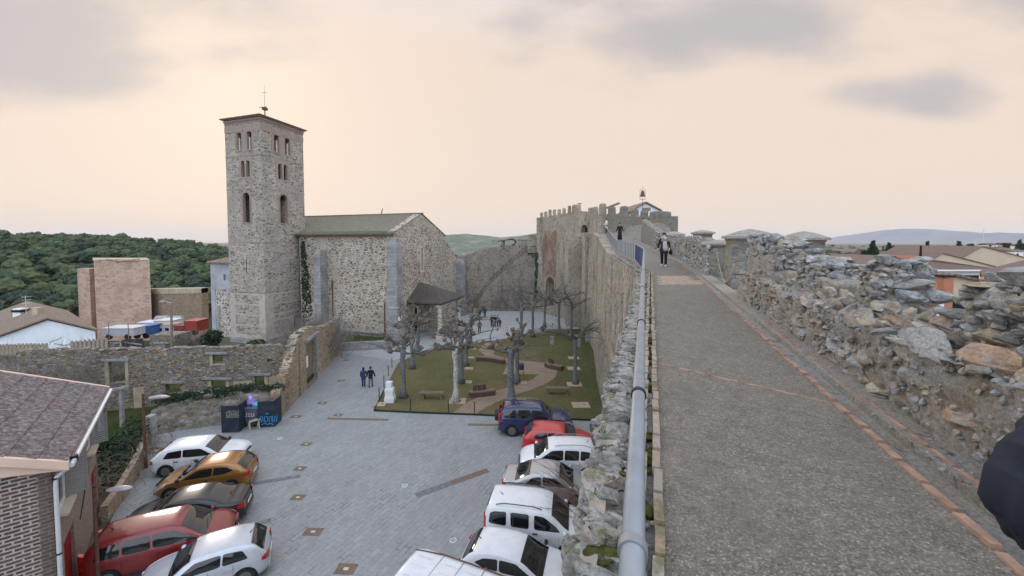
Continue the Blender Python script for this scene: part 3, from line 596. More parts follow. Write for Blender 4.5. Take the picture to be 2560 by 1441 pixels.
# bed under the stones of the outer edge
mb = MB()
for a, b in zip(Ys[:-1], Ys[1:]):
    if b > 30: break
    za, zb_ = FZ(a) - .05, FZ(b) - .05
    mb.quad((Ox(a) + .22, a, za), (Lx(a) + .02, a, za), (Lx(b) + .02, b, zb_), (Ox(b) + .22, b, zb_))
mb.build('edge_bed', 'mortar', rampart)
mb = MB(); it = []
s = .2
while s < 30:
    L = random.uniform(.09, .21) * (1 if s < 8 else 1.2); dx = (Ox(s + .2) - Ox(s - .2)) / .4; az_ = -math.atan(dx); x0 = Ox(s) + .19 + max(0, .08 - .02 * s); z0 = FZ(s)
    w = random.uniform(.1, .16)
    it.append(((x0 + w * .5 + random.uniform(-.04, .03), s, z0 + random.uniform(-.05, .01)), (w, L * .56, random.uniform(.035, .065)), rotm(random.uniform(-.25, .25), random.uniform(-.15, .25), az_ + random.uniform(-.3, .3))))
    it.append(((x0 + random.uniform(0, .05), s + random.uniform(-.08, .08), z0 - random.uniform(.08, .13)), (w * .8, L * .6, .05), rotm(random.uniform(-.2, .2), random.uniform(-.2, .2), az_ + random.uniform(-.3, .3))))
    it.append(((x0 - .05 + random.uniform(-.02, .03), s + random.uniform(-.08, .08), z0 - random.uniform(.18, .28)), (w * .8, L * .7, .07), rotm(random.uniform(-.2, .2), random.uniform(-.2, .2), az_)))
    if random.random() < .8: it.append(((x0 + random.uniform(.16, .3), s + random.uniform(-.1, .1), z0 + random.uniform(-.06, -.02)), (random.uniform(.03, .07), random.uniform(.03, .08), .035), rotm(0, 0, random.uniform(0, 3))))
    s += L * .6
mb.rocks([i for i in it if i[0][1] < 7], 2); mb.rocks([i for i in it if i[0][1] >= 7], 1)
mb.build('coping_stones', 'rock_coping', rampart)
# moss cushions
mb = MB(); it = []
for k in range(340):
    y = .4 + (random.random() ** 1.5) * 20; f = random.random()
    x = Lx(y) - .05 + random.gauss(0, .012) if f < .5 else (Ox(y) + random.uniform(.2, .42))
    if f >= .5 and noise.noise(Vector((x * 2, y * 1.3, 3))) < .05: continue
    if f < .5 and noise.noise(Vector((y * 2.2, 0, 7))) < -.05: continue
    r = random.uniform(.018, .05); it.append(((x, y, FZ(y) - .03 + (r * .2 if f < .5 else .02)), (r, r * 1.7, r * .38), rotm(0, 0, random.random() * 3)))
mb.rocks(it, 1); mb.build('moss_cushions', 'moss', rampart, smooth=True)['kind'] = 'stuff'
# fine grit lying between the stones
mb = MB(); it = []
for k in range(900):
    y = .5 + random.random() ** 1.6 * 11; x = random.uniform(Ox(y) + .12, Lx(y) - .02) if random.random() < .75 else Rx(y) - random.uniform(0, .3)
    r = random.uniform(.006, .02); it.append(((x, y, FZ(y) - .035 + (.07 if x > Rx(y) - .31 else 0)), (r, r, r * .6), rotm(0, 0, random.random() * 3)))
mb.rocks(it, 0); mb.build('grit', 'rock_warm', rampart)['kind'] = 'stuff'

# ---------------------------------------------------------------- right-hand parapet with merlons
parapet = thing('stone_parapet', tuple(SV(5, 2.3, -1.5)), 'rough rubble parapet with broken merlons on the right side of the wall walk', 'parapet')
def rough_box(mb, fr, s0, s1, v0, v1, z0, z1, step=.07, amp=.035, p=9, mi=0, zfun=None):
    ns, nv, nz = [max(2, int(math.ceil((b - a) / step))) for a, b in ((s0, s1), (v0, v1), (z0, z1))]
    cache = {}
    def vert(i, j, k):
        key = (i, j, k)
        if key in cache: return cache[key]
        q = [2 * i / ns - 1, 2 * j / nv - 1, 2 * k / nz - 1]; d = (abs(q[0]) ** p + abs(q[1]) ** p + abs(q[2]) ** p) ** (1 / p)
        if z0 < -1.4 or True:
            qz = q[2]; 
        q = [c / max(d, 1e-6) for c in q]
        if k == 0: q[2] = -1
        w = Vector((s0 + (q[0] + 1) / 2 * (s1 - s0), v0 + (q[1] + 1) / 2 * (v1 - v0), z0 + (q[2] + 1) / 2 * (z1 - z0)))
        n = Vector((q[0] ** 7, q[1] ** 7, q[2] ** 7)); n = n.normalized() if n.length > 1e-6 else n
        if zfun and k > 0: w.z = z0 + (w.z - z0) * zfun(w.x) / (z1 - z0)
        a = noise.fractal(w * 5, 1, 2, 3) * amp + noise.noise(w * 2.2) * amp * .7 + (.5 - noise.voronoi(w * 9)[0][0]) * amp * .9
        w += n * a
        P = fr(w.x, w.y, w.z); mb.v.append(tuple(P)); cache[key] = len(mb.v) - 1; return cache[key]
    for i in range(ns):
        for k in range(nz):
            mb.face((vert(i, 0, k), vert(i + 1, 0, k), vert(i + 1, 0, k + 1), vert(i, 0, k + 1)), mi); mb.face((vert(i + 1, nv, k), vert(i, nv, k), vert(i, nv, k + 1), vert(i + 1, nv, k + 1)), mi)
        for j in range(nv): mb.face((vert(i, j, nz), vert(i + 1, j, nz), vert(i + 1, j + 1, nz), vert(i, j + 1, nz)), mi)
    for j in range(nv):
        for k in range(nz):
            mb.face((vert(0, j + 1, k), vert(0, j, k), vert(0, j, k + 1), vert(0, j + 1, k + 1)), mi); mb.face((vert(ns, j, k), vert(ns, j + 1, k), vert(ns, j + 1, k + 1), vert(ns, j, k + 1)), mi)
def stones_on(fr, s0, s1, z0, z1, v, out=-1, sc=1.0, dens=.8, zf=None, axis='s', jit=.02, flat=.5):
    items = []; z = z0 + .03
    while z < z1 + .02:
        h = random.uniform(.07, .15) * sc; s = s0 + random.uniform(0, .1)
        while s < s1:
            w = h * random.uniform(1.1, 2.9)
            if zf is None or z + h * .4 < zf(s + w / 2):
                if random.random() < dens:
                    d = random.uniform(.045, .075) * sc
                    o = v + out * random.uniform(-jit * 1.2, jit)
                    zz = z + h / 2 + random.uniform(-.02, .02) * sc
                    c = fr(s + w / 2, o, zz) if axis == 's' else fr(o, s + w / 2, zz)
                    rzz = -math.atan(.346) + (0 if axis == 's' else math.pi / 2) + random.uniform(-.25, .25)
                    # local x of rock along the wall: world direction of +s is (SA,CA)
                    M = rotm(random.uniform(-.2, .2), random.uniform(-.13, .13), math.pi / 2 + rzz)
                    items.append((tuple(c), (w * .53, d, h * .54), M))
            s += w * random.uniform(.92, 1.12)
        z += h * random.uniform(.86, 1.0)
    return items
zw = lambda s: FZ(s * CA)               # floor level at distance s
V0 = 2.12; V1 = 2.34
MER = [(2.9, 4.22, -.27, .5), (5.4, 5.82, -.19, .5), (7.12, 7.9, -.25, .5), (8.75, 9.7, .07, .5), (10.3, 11.7, .16, .5)]
def lowz(s): return zw(s) + .66 + .05 * noise.noise(Vector((s * 2.3, 0, 0)))
def crenz(s): return zw(s) + interp([(0, .72), (6, .74), (7.5, .9), (12, 1.25)], s)
mb = MB()
for a, b in ((.8, 2.2), (2.2, 3.6), (3.6, 5.0), (5.0, 6.6), (6.6, 9.0), (9.0, 11.7)):
    st_ = .035 if 2 < a < 5 else .05 if a < 7 else .09
    rough_box(mb, SV, a - .04, b + .04, V0 + .03, V0 + .6, zw((a + b) / 2) - .15, lowz((a + b) / 2), st_, .05, 24)
    rough_box(mb, SV, a - .04, b + .04, V1 + .02, V1 + .5, lowz(a) - .3, crenz((a + b) / 2), st_, .05, 24)
mb.build('parapet_core', 'mortar', parapet, smooth=True)
low2 = []
low = stones_on(SV, .9, 6, zw(1) - .0, -.86, V0 + .085, dens=.6, sc=1.6, jit=.02) + stones_on(SV, 6, 11.7, zw(1) - .0, -.86, V0 + .06, dens=.7, sc=1.15, jit=.022)
mid = stones_on(SV, .9, 11.7, -.88, -.74, V1 + .03, dens=.6, sc=1.0, jit=.02)
for k in range(150):
    s_ = .9 + random.random() * 10.8; low.append((tuple(SV(s_, random.uniform(V0 + .02, V1), lowz(s_) + random.uniform(-.03, .01))), (random.uniform(.05, .16), random.uniform(.04, .09), random.uniform(.02, .05)), rotm(random.uniform(-.15, .15), random.uniform(-.15, .15), random.random() * 3)))
mb = MB(); mb.rocks([i for i in low if i[0][1] < 6.5], 2); mb.rocks([i for i in low + mid if i[0][1] >= 6.5], 1); mb.rocks([i for i in mid if i[0][1] < 6.5], 1); mb.build('parapet_stones', 'rock_warm', parapet, smooth=False)
for k in range(900):
    s_ = 1.6 + random.random() ** 1.3 * 9; z_ = random.uniform(zw(s_), zw(s_) + .7); r = random.uniform(.012, .036); low2.append((tuple(SV(s_, V0 + random.uniform(.0, .05), z_)), (r * 1.3, r, r * .8), rotm(random.random() * 3, random.random() * 3, 0)))
mb = MB(); mb.rocks(low2, 1); o_ = mb.build('rubble_filler', 'rock_warm', parapet); o_['kind'] = 'stuff'
for q, (a, b, zt, th) in enumerate(MER):
    zb = crenz((a + b) / 2) - .15
    zf = lambda s, a=a, b=b, zt=zt: zt - .13 * abs((s - (a + b) / 2) / ((b - a) / 2)) ** 3 + .06 * noise.noise(Vector((s * 4, q, 0)))
    mb = MB(); rough_box(mb, SV, a + .03, b - .03, V1 + .04, V1 + th, zb, zt - .04, .03 if q < 2 else .045 if q < 4 else .09, .085, 5)
    mer = mb.build('merlon', 'mortar', parapet, smooth=True)
    it = stones_on(SV, a, b - .05, zb, zt - .02, V1 + .065, dens=.8, sc=1.35, zf=zf, jit=.03)
    for e, o in ((a + .03, 1), (b - .03, -1)): it += stones_on(SV, V1 + .06, V1 + th - .03, zb, zt - .1, e, out=-o, dens=.7, sc=1.05, axis='v', jit=.03)
    for k in range(int(26 * (b - a))):
        s_ = random.uniform(a + .08, b - .08); v_ = random.uniform(V1 + .06, V1 + th - .05)
        it.append((tuple(SV(s_, v_, zf(s_) - .03 + random.uniform(-.03, .02))), (random.uniform(.06, .17), random.uniform(.05, .11), random.uniform(.025, .06)), rotm(random.uniform(-.2, .2), random.uniform(-.2, .2), random.random() * 3)))
    for k in range(int(220 * (b - a)) if q < 3 else 60):
        s_ = random.uniform(a, b); zz_ = random.uniform(zb, zf(s_) - .03); r = random.uniform(.02, .055); e = random.random()
        it.append((tuple(SV(s_, V1 + random.uniform(.0, .06), zz_) if e < .65 else SV(a + random.uniform(-.0, .05), V1 + random.uniform(.04, th), min(zz_, zt - .12))), (r * 1.5, r * .9, r * .7), rotm(random.uniform(-.5, .5), random.uniform(-.5, .5), random.random() * 3)))
    mb = MB(); mb.rocks(it, 2 if q < 4 else 1); mb.build('merlon_stones', 'rock_grey', mer)
# ================================================================ parapet beyond the gap, corner turrets
def hipcap(mb, c, rz, w, d, z0, z1, over=.12, mi=0, sag=.0):
    R = Matrix.Rotation(rz, 3, 'Z'); c = Vector(c); n = 8; rings = []
    for k in range(5):
        t = k / 4; f = (1 - t) ** .75 * (1 - .06) + .06; z = z0 + (z1 - z0) * t; ring = []
        for (x, y) in ((-1, -1), (0, -1), (1, -1), (1, 0), (1, 1), (0, 1), (-1, 1), (-1, 0)):
            p = R @ Vector((x * (w / 2 + over) * f, y * (d / 2 + over) * f, 0)); nn = noise.noise(Vector((x * 2 + k, y * 2, w))) * .04; ring.append(Vector((c.x + p.x, c.y + p.y, z + nn)))
        rings.append(ring)
    rings.insert(0, [p - Vector((0, 0, .07)) for p in rings[0]]); mb.loft(rings, mi)
def turret(name, lab, c, rz, w, d, zb, zt, zc, group=None, mat='parapet_stone', capm='mortar'):
    t = thing(name, (c[0], c[1], zb), lab, 'turret', group)
    mb = MB(); R = rz
    mb.box((c[0], c[1], (zb + zt) / 2), (w, d, zt - zb), rz=rz); mb.build('turret_body', mat, t)
    mb = MB(); mb.box((c[0], c[1], zt + .04), (w + .06, d + .06, .08), rz=rz); mb.build('brick_course', 'eave_brick', t)
    mb = MB(); hipcap(mb, c, rz, w, d, zt + .13, zc); mb.build('turret_cap', capm, t, smooth=False); return t
AZ = -math.atan(.346)
turret('capped_turret', 'stone block with a low pyramid cap beside the near edge of the parapet gap', (7.55, 12.75), AZ, 1.15, 1.15, -1.7, .04, .40)
turret('capped_turret', 'pyramid-capped square turret standing furthest right beyond the parapet', (10.25, 14.1), AZ, .98, .98, -3.2, -.0, .37)
turret('capped_turret', 'low capped jamb with a rope on it, on the far side of the parapet gap', (8.25, 15.9), AZ, 1.15, 1.0, -1.6, -.2, .08)
turret('capped_turret', 'small capped merlon rising on the parapet between the gap and the walking woman', (9.7, 20.4), AZ, .8, .8, -1.3, .35, .60)
turret('capped_turret', 'small distant capped merlon half hidden between the two big turrets', (11.9, 18.2), AZ, .9, .9, -2.6, .0, .25)
turret('capped_turret', 'weathered low cap on the parapet just right of the walking woman', (11.9, 29.5), AZ, 1.3, .8, -.9, .42, .75)
t = thing('rampart_tower_base', (9.5, 15.3, ZP), 'stone tower of the town wall projecting outwards under the two turrets', 'tower')
mb = MB(); mb.prism([tuple(SV(a, b)[:2]) for a, b in ((14.6, 2.9), (14.6, 5.6), (18.6, 5.6), (18.6, 2.9))], ZP, -2.0); mb.build('tower_body', 'parapet_stone', t)
pf = thing('distant_parapet', (9, 22, -1.5), 'rubble parapet running uphill behind the walking woman', 'parapet')
mb = MB(); rg = []
for y in [15.4, 16.5, 18, 20, 22, 24, 26, 28, 30, 32, 34.5, 37, 39]:
    x = Rx(y); zt = interp([(15.4, -.2), (17, -.05), (18, .2), (22, .25), (30, .5), (34, 1.0), (39, 2.2)], y) + .1 * noise.noise(Vector((y, 0, 0)))
    o = .07 * noise.noise(Vector((y * 2, 1, 0))); zb = FZ(y) - .4
    ring = [Vector((x + o - .06, y, zb)), Vector((x + o - .05, y, (zb + zt) / 2)), Vector((x + o, y, zt - .12)), Vector((x + .15, y, zt)), Vector((x + .5, y, zt)), Vector((x + .68, y, zt - .1)), Vector((x + .7, y, ZP))]
    rg.append(ring[::-1])
mb.loft(rg); mb.build('parapet_core', 'parapet_stone', pf)
it = []
for k in range(1100):
    y = 15.4 + random.random() * 18; zb = FZ(y); zt = interp([(15.4, -.2), (17, -.05), (18, .2), (22, .25), (30, .5), (34, 1.0)], y); z = zb + random.random() * (zt - zb + .02)
    w = random.uniform(.1, .22); it.append(((Rx(y) - .06 + .07 * noise.noise(Vector((y * 2, 1, 0))), y, z), (w, random.uniform(.06, .1), w * random.uniform(.35, .6)), rotm(random.uniform(-.2, .2), random.uniform(-.2, .2), math.pi / 2 - .3)))
mb = MB(); mb.rocks(it, 1); mb.build('parapet_stones', 'rock_grey', pf)
# gate chain / rope in the gap, opening beyond
mb = MB(); a = SV(15.2, 2.15, -.35); c = SV(13.6, 2.4, -.7); pts = [a.lerp(c, t / 12) + Vector((0, 0, -.75 * math.sin(math.pi * t / 12) * 1.0)) for t in range(13)]
mb.tube(pts, .016, 5); o = mb.build('rope', 'pale_wood', loc=tuple(a)); tag(o, 'pale rope sagging across the gap in the parapet', 'rope')
mb = MB(); mb.bar((7.5, 16.6, .12), (6.5, 17.4, .07), .08, .1); mb2 = mb.build('wooden_beam', 'old_wood', loc=(7, 17, .1)); tag(mb2, 'thin wooden beam sticking out beside the near capped turret', 'beam')
mb = MB(); rg = []; c = SV(13.3, 2.2, -1.35); mb.rocks([((c.x + .1, c.y, -1.3), (.22, .2, .09), rotm(0, 0, 0))], 1)
# ================================================================ castle gate tower and battlements
castle = thing('castle_gate_tower', (7, 62, ZP), 'tall crenellated castle tower with a reddish brick patch and a pointed doorway', 'castle tower')
CW = [((4.9, 70.5), 4.25), ((9.9, 60.5), 4.6), ((12.4, 54.5), 3.8), ((13.9, 47.5), 3.1), ((14.9, 42), 2.5), ((15.0, 38.4), 2.15)]
def cwall(i):
    (a, za), (b, zb) = CW[i], CW[i + 1]; return Vector((a[0], a[1], 0)), Vector((b[0], b[1], 0)), za, zb
# face towards the square with its doorway and slit
a, b, za, zb = cwall(0); u = b - a; Lw = u.length
holes = [arch(3.55 * Lw / 11.2, .2 + 1.2, 2.6, 5.0, pointed=0), arch(.85, 4.4, .85, 7.2, 6), rect(.35, 12.4, .8, 13.6)]
out = [(0, 0), (Lw, 0), (Lw, zb - ZP)] + [(Lw * (1 - k / 12), za - ZP + (zb - za) * (1 - k / 12) + random.uniform(-.1, .1)) for k in range(1, 12)] + [(0, za - ZP)]
mb = MB(); mb.panel((a.x, a.y, ZP), u, out, holes, 2.2); mb.build('wall', 'castle_stone', castle)
mb = MB(); back = a + Vector((1.2, 2.0, 0)); mb.box((a.x + 2.6 + .6, a.y - 3.2 + 2.2, ZP + 4), (6, 3, 8), rz=math.atan2(u.y, u.x)); 
un = u.normalized(); nn = Vector((un.y, -un.x, 0))
mb = MB(); mb.panel(Vector((a.x, a.y, ZP + .2)) - nn * 1.6, u, rect(.2, 0, Lw - .2, 15), (), .3); mb.build('inner_wall', 'rampart_stone', castle)
P2 = lambda x, z, o=0: Vector((a.x, a.y, ZP)) + un * x + Vector((0, 0, z)) + nn * o
def blob_patch(x0, x1, z0, z1, n=26, amp=.35, o=.02):
    pts = []
    for k in range(n):
        t = 2 * math.pi * k / n; ex, ez = math.cos(t), math.sin(t); m = max(abs(ex), abs(ez)); ex /= m ** .8; ez /= m ** .8
        r = 1 + amp * .4 * noise.noise(Vector((ex * 2, ez * 2, x0))) + random.uniform(-amp, amp) * .25
        pts.append(((x0 + x1) / 2 + ex * (x1 - x0) / 2 * r, (z0 + z1) / 2 + ez * (z1 - z0) / 2 * r))
    return pts
mb = MB(); mb.panel(P2(0, 0, .03), u, blob_patch(1.0, 5.4, 6.6, 14.2, amp=.5), [], .1); mb.build('brick_patch', 'red_brick_patch', castle)
mb = MB(); ao = arch(3.55 * Lw / 11.2, 1.4, 3.3, 5.5); mb.panel(P2(0, 0, .06), u, ao, [arch(3.55 * Lw / 11.2, 1.41, 2.6, 5.0)], .2); mb.build('arch_surround', 'eave_brick', castle)
mb = MB(); mb.cyl(P2(-.2, 0, -.6), P2(-.2, za - ZP, -.6), 1.1, 1.0, 12); mb.build('corner_pier', 'castle_stone', castle)
# upper walls beyond the wall walk
for i in range(1, len(CW) - 1):
    a, b, za, zb = cwall(i); u = b - a; Lw = u.length; base = ZP if i < 2 else -6
    out = [(0, 0), (Lw, 0), (Lw, zb - base)] + [(Lw * (1 - k / 8), za - base + (zb - za) * (1 - k / 8) + random.uniform(-.12, .12)) for k in range(1, 8)] + [(0, za - base)]
    hl = [arch(Lw * .12 + 1.0, (1.35 if i == 1 else .2) - base, 1.9, 1.2, 8)] if i == 1 else []
    mb = MB(); mb.panel((a.x, a.y, base), u, out, hl, .9); mb.build('battlement_wall', 'castle_stone' if i < 2 else 'parapet_stone', castle)
    if i == 1:
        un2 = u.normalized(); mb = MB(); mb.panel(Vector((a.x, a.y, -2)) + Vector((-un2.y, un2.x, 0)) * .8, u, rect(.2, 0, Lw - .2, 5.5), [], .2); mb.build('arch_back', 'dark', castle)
a, za = CW[-1][0], CW[-1][1]
mb = MB(); mb.box((a[0] - .1, a[1] - .2, (za + .25 - 6) / 2), (1.2, 1.3, za + .25 + 6), rz=.1); mb.build('end_pier', 'parapet_stone', castle)
mb = MB(); mb.box((a[0] - .1, a[1] - .87, -.1), (1.24, .06, 1.5), rz=.1); mb.build('brick_quoin', 'eave_brick', castle)
# merlons: one mesh each
def merlon_row(i, xs, w, h, th=.6, broken=False):
    a, b, za, zb = cwall(i); u = (b - a).normalized(); L = (b - a).length; n = Vector((u.y, -u.x, 0))
    for k, x in enumerate(xs):
        z = za + (zb - za) * x / L; hh = h * random.uniform(.82, 1.08); ww = w * random.uniform(.85, 1.1); c = Vector((a.x, a.y, 0)) + u * x - n * th / 2
        mb = MB(); R = Matrix((u, -n, Vector((0, 0, 1)))).transposed(); rings = []
        for t, f in ((-.2, 1), (0, 1), (.55, .97), (.85, .93), (1, .74)):
            rings.append([c + R @ Vector((sx * ww / 2 * f + random.uniform(-.03, .03), sy * th / 2 * f, 0)) + Vector((0, 0, z + hh * t + random.uniform(-.03, .03))) for sx, sy in ((-1, -1), (0, -1.02), (1, -1), (1, 1), (0, 1.02), (-1, 1))])
        mb.loft(rings); mb.build('merlon', 'castle_stone' if i < 2 else 'parapet_stone', castle)
merlon_row(0, [.35, 1.75, 3.1, 4.5, 5.9, 7.3, 8.8], .6, 1.05, .3)
merlon_row(0, [10.4], 1.7, 1.1)
merlon_row(1, [3.0, 4.2], .6, .8); merlon_row(1, [5.9], .9, 1.3)
merlon_row(2, [1.9, 5.2], 1.1, 1.15); merlon_row(3, [.7, 2.9, 4.9], .8, .75); merlon_row(4, [.8, 2.4], .7, .7)
mb = MB(); mb.bar((12.9, 54.6, 4.6), (14.0, 52.5, 5.05), .3, .2); mb.build('fallen_beam', 'old_wood', castle)
# slope of rubble masonry between the walk and the battlement
mb = MB()
mb.add([(11.6, 33, -1.2), (11.9, 33, -.2), (13.2, 36.5, 1.6), (14.6, 38.2, 1.9), (14.7, 42, 2.0), (13.6, 47, 1.8), (12.6, 46, .6), (12.35, 42, .2), (12.1, 37, -.6), (15.5, 38, -2), (15.5, 47, -2), (15, 33, -2)],
       [(0, 1, 2, 8), (2, 3, 4, 7, 8), (4, 5, 6, 7), (1, 0, 11), (1, 11, 9, 3, 2)])
mb.build('masonry_slope', 'parapet_stone', castle)
# ---------------------------------------------------------------- white chapel gable and bell behind the battlements
ch = thing('white_gabled_house', (17, 55, -4), 'white house gable with brown eaves peeping over the castle battlements', 'house')
p0 = Vector((.297 * 55, 55, -4)); p1 = Vector((.366 * 55, 55, -4)); wd = (p1 - p0).length
mb = MB(); mb.panel(p0, p1 - p0, [(0, 0), (wd, 0), (wd, 4 + 4.3), (wd * .5, 4 + 5.3), (0, 4 + 4.1)], [], 8); mb.build('wall', 'white_render', ch)
mb = MB()
for (x0, z0, x1, z1) in ((-.3, 4.0 + 4, wd * .5, 5.35 + 4), (wd + .3, 4.2 + 4, wd * .5, 5.35 + 4)):
    A = p0 + (p1 - p0).normalized() * x0 + Vector((0, 0, z0)); B = p0 + (p1 - p0).normalized() * x1 + Vector((0, 0, z1))
    for dz in (0,): mb.add([A + Vector((0, -.3, 0)), B + Vector((0, -.3, 0)), B + Vector((0, 8, 0)), A + Vector((0, 8, 0)), A + Vector((0, -.3, .16)), B + Vector((0, -.3, .16)), B + Vector((0, 8, .16)), A + Vector((0, 8, .16))], [(0, 1, 5, 4), (4, 5, 6, 7), (3, 2, 1, 0), (0, 4, 7, 3), (2, 6, 5, 1) if False else (1, 2, 6, 5)])
mb.build('roof', 'roof_clay', ch)
bf = thing('bell_on_frame', (.324 * 52, 52, 0), 'bronze bell hung in a slim iron frame above the white gable', 'bell')
bp = Vector((.3245 * 52, 52, 0)); mb = MB(); mb.cyl(bp, bp + Vector((0, 0, 5.6)), .03, .03, 6); mb.bar(bp + Vector((-.35, 0, 5.5)), bp + Vector((.35, 0, 5.5)), .05); mb.bar(bp + Vector((-.35, 0, 5.5)), bp + Vector((-.35, 0, 6.7)), .03); mb.bar(bp + Vector((.35, 0, 5.5)), bp + Vector((.35, 0, 6.7)), .03); mb.bar(bp + Vector((-.35, 0, 6.7)), bp + Vector((.35, 0, 6.7)), .03); mb.cyl(bp + Vector((0, 0, 6.65)), bp + Vector((0, 0, 7.1)), .015, .015, 5); mb.build('iron_frame', 'rust', bf)
mb = MB(); mb.tube([bp + Vector((0, 0, z)) for z in (5.85, 5.9, 6.1, 6.4, 6.55, 6.62)], [.36, .33, .26, .22, .17, .05], 12); mb.build('bell', 'rust', bf, smooth=True)
mb = MB(); mb.cyl(bp + Vector((.15, -1, 0)), bp + Vector((.15, -1, 3.9)), .13, .13, 8); mb.box(bp + Vector((.15, -1, 4.1)), (.9, .7, .4)); o = mb.build('gable_post', 'old_wood', loc=tuple(bp)); tag(o, 'dark post with a boxy head standing before the white gable', 'post')
# stork-like weather vane on the tall battlement
wv = Vector((.168 * 61, 61, 4.6)); mb = MB(); mb.cyl(wv, wv + Vector((0, 0, 1.2)), .02, .02, 5); mb.bar(wv + Vector((-.35, 0, 1.25)), wv + Vector((.35, 0, 1.2)), .1, .07); mb.tube([wv + Vector((0, 0, 1.2)), wv + Vector((0, 0, .8))], [.14, .03], 6); o = mb.build('weather_vane', 'rust', loc=tuple(wv)); tag(o, 'small iron weather vane on the battlements above the brick patch', 'weather vane')
# ================================================================ long back wall with its stair
bw = thing('ruined_curtain_wall', (-3, 71.5, ZP), 'long weathered curtain wall with a stair climbing right behind the church porch', 'town wall')
prof = [(-13, -3.4), (-10.4, -3.3), (-9.3, -2.6), (-8.2, -2.35), (-6.5, -1.75), (-5.2, -1.25), (-3, -.9), (0, -.65), (3, -.6), (5.4, -.5)]
out = [(0, 0), (18.4, 0)] + [(x + 13, interp(prof, x) - ZP + random.uniform(-.06, .06)) for x in np.arange(5.4, -13.01, -.6)]
mb = MB(); mb.panel((-13, 72.5, ZP), (1, -.03, 0), out, [rect(9.0 + 6.4, 3.0, 9.7 + 6.4, 5.6)], 1.6); mb.build('wall', 'back_wall_stone', bw)
mb = MB(); st = [(-8.5, ZP + .6), (-6.4, -11.0), (-3.7, -7.4), (0, -3.9), (2.4, -1.95), (3.3, -1.8), (4.3, -1.8)]
mb.add([(x, 70.9, z) for x, z in st] + [(x, 72.7, z) for x, z in st] + [(x, 70.9, ZP - .1) for x, z in st], [(i, i + 1, len(st) + i + 1, len(st) + i) for i in range(len(st) - 1)] + [(2 * len(st) + i, 2 * len(st) + i + 1, i + 1, i) for i in range(len(st) - 1)]); mb.build('stair_block', 'back_wall_stone', bw)
mb = MB()
for i in range(len(st) - 1):
    (x0, z0), (x1, z1) = st[i], st[i + 1]; n = max(1, int((x1 - x0) / .9)); mb.bar((x0, 70.95, z0 + 1), (x1, 70.95, z1 + 1), .07); mb.bar((x0, 70.95, z0 + .5), (x1, 70.95, z1 + .5), .03)
    for k in range(n): t = k / n; mb.bar((x0 + (x1 - x0) * t, 70.95, z0 + (z1 - z0) * t), (x0 + (x1 - x0) * t, 70.95, z0 + (z1 - z0) * t + 1), .07)
mb.build('stair_railing', 'black_metal', bw)
mb = MB(); mb.box((3.7, 71.0, -2.0), (2.0, 1.4, .12)); mb.build('landing', 'black_metal', bw)
mb = MB(); mb.box((3.9, 72.6, -.3), (2.2, 1.6, 3.0)); mb.box((1.9, 73.0, -.1), (1.6, 1, 1.2)); mb.build('wall_turret', 'castle_stone', bw)
mb = MB()
for x0, x1 in ((-3.6, -2.8), (.6, 3.2)):
    n = int((x1 - x0) / .25); mb.bar((x0, 72.5, .3), (x1, 72.5, .3), .05)
    for k in range(n + 1): mb.bar((x0 + k * .25, 72.5, -.8), (x0 + k * .25, 72.5, .3), .035)
mb.build('top_railing', 'blue_steel', bw)
# siege engine on top of the wall
se = thing('siege_engine', (-1, 72.6, -.8), 'dark wooden siege engine model standing on top of the back wall', 'siege engine')
mb = MB(); mb.bar((-2.6, 72.6, .05), (-.4, 72.6, .45), .18); mb.bar((-2.0, 72.6, -.8), (-1.6, 72.6, .2), .14); mb.bar((-1.5, 72.6, -.8), (-1.4, 72.6, .35), .3); mb.bar((-2.2, 72.6, -.75), (.2, 72.6, -.75), .14); mb.build('frame', 'bench_wood', se)
mb = MB(); pts = [Vector((-.1 + .75 * math.cos(t), 72.6, -.05 + .55 * math.sin(t))) for t in np.linspace(2.4, -1.6, 10)]; mb.tube(pts, .16, 6); mb.build('curved_arm', 'bench_wood', se)
mb = MB(); mb.rocks([((4.6 + random.uniform(-.35, .35), 70.7 + random.uniform(-.3, .1), ZP + 2 + random.random() * 8.5), (.35, .25, .5), rotm(0, 0, 0)) for k in range(60)], 1)
o = mb.build('ivy_strip', 'leaf_ivy', loc=(4.6, 70.6, ZP)); tag(o, 'dark ivy growing up the joint between castle tower and back wall', 'ivy')

# ================================================================ handrail and railing
hr = thing('handrail', (1, 3, -1.6), 'thick galvanized steel pipe handrail with black clips along the wall edge', 'handrail')
def pipe(Y): return Vector((.246 + .331 * (Y - .79), Y, -.68 + .022 * Y))
ends = pipe(16.9); mb = MB(); mb.tube([pipe(-.4), pipe(3), pipe(8), ends], [.026, .026, .03, .034], 24, cap=True); mb.build('pipe', 'galv', hr, smooth=True)
for y in (.83, 1.66, 3.0, 4.9, 7.2, 10.2):
    p = pipe(y); d = (pipe(y + .1) - pipe(y)).normalized(); mb = MB(); mb.cyl(p - d * .012, p + d * .012, .0315, .0315, 20); mb.build('clip', 'black_metal' if y > 1 else 'galv', hr, smooth=False)
for y in (1.0, 2.35, 4.2, 6.6, 9.5, 13.0):
    p = pipe(y); mb = MB(); foot = Vector((Lx(y) - .2, y - .02, FZ(y) - .05)); mb.bar(p + Vector((-.02, 0, -.03)), (p.x + .0, y, FZ(y)), .03, .012); mb.bar(foot, p + Vector((-.01, 0, -.55)), .035, .012); mb.build('bracket', 'galv', hr)
hp = [(1.01, 16.95)]
rl = thing('railing', (6, 22, -1.2), 'blue-grey steel bar railing climbing the far bend of the wall walk', 'railing')
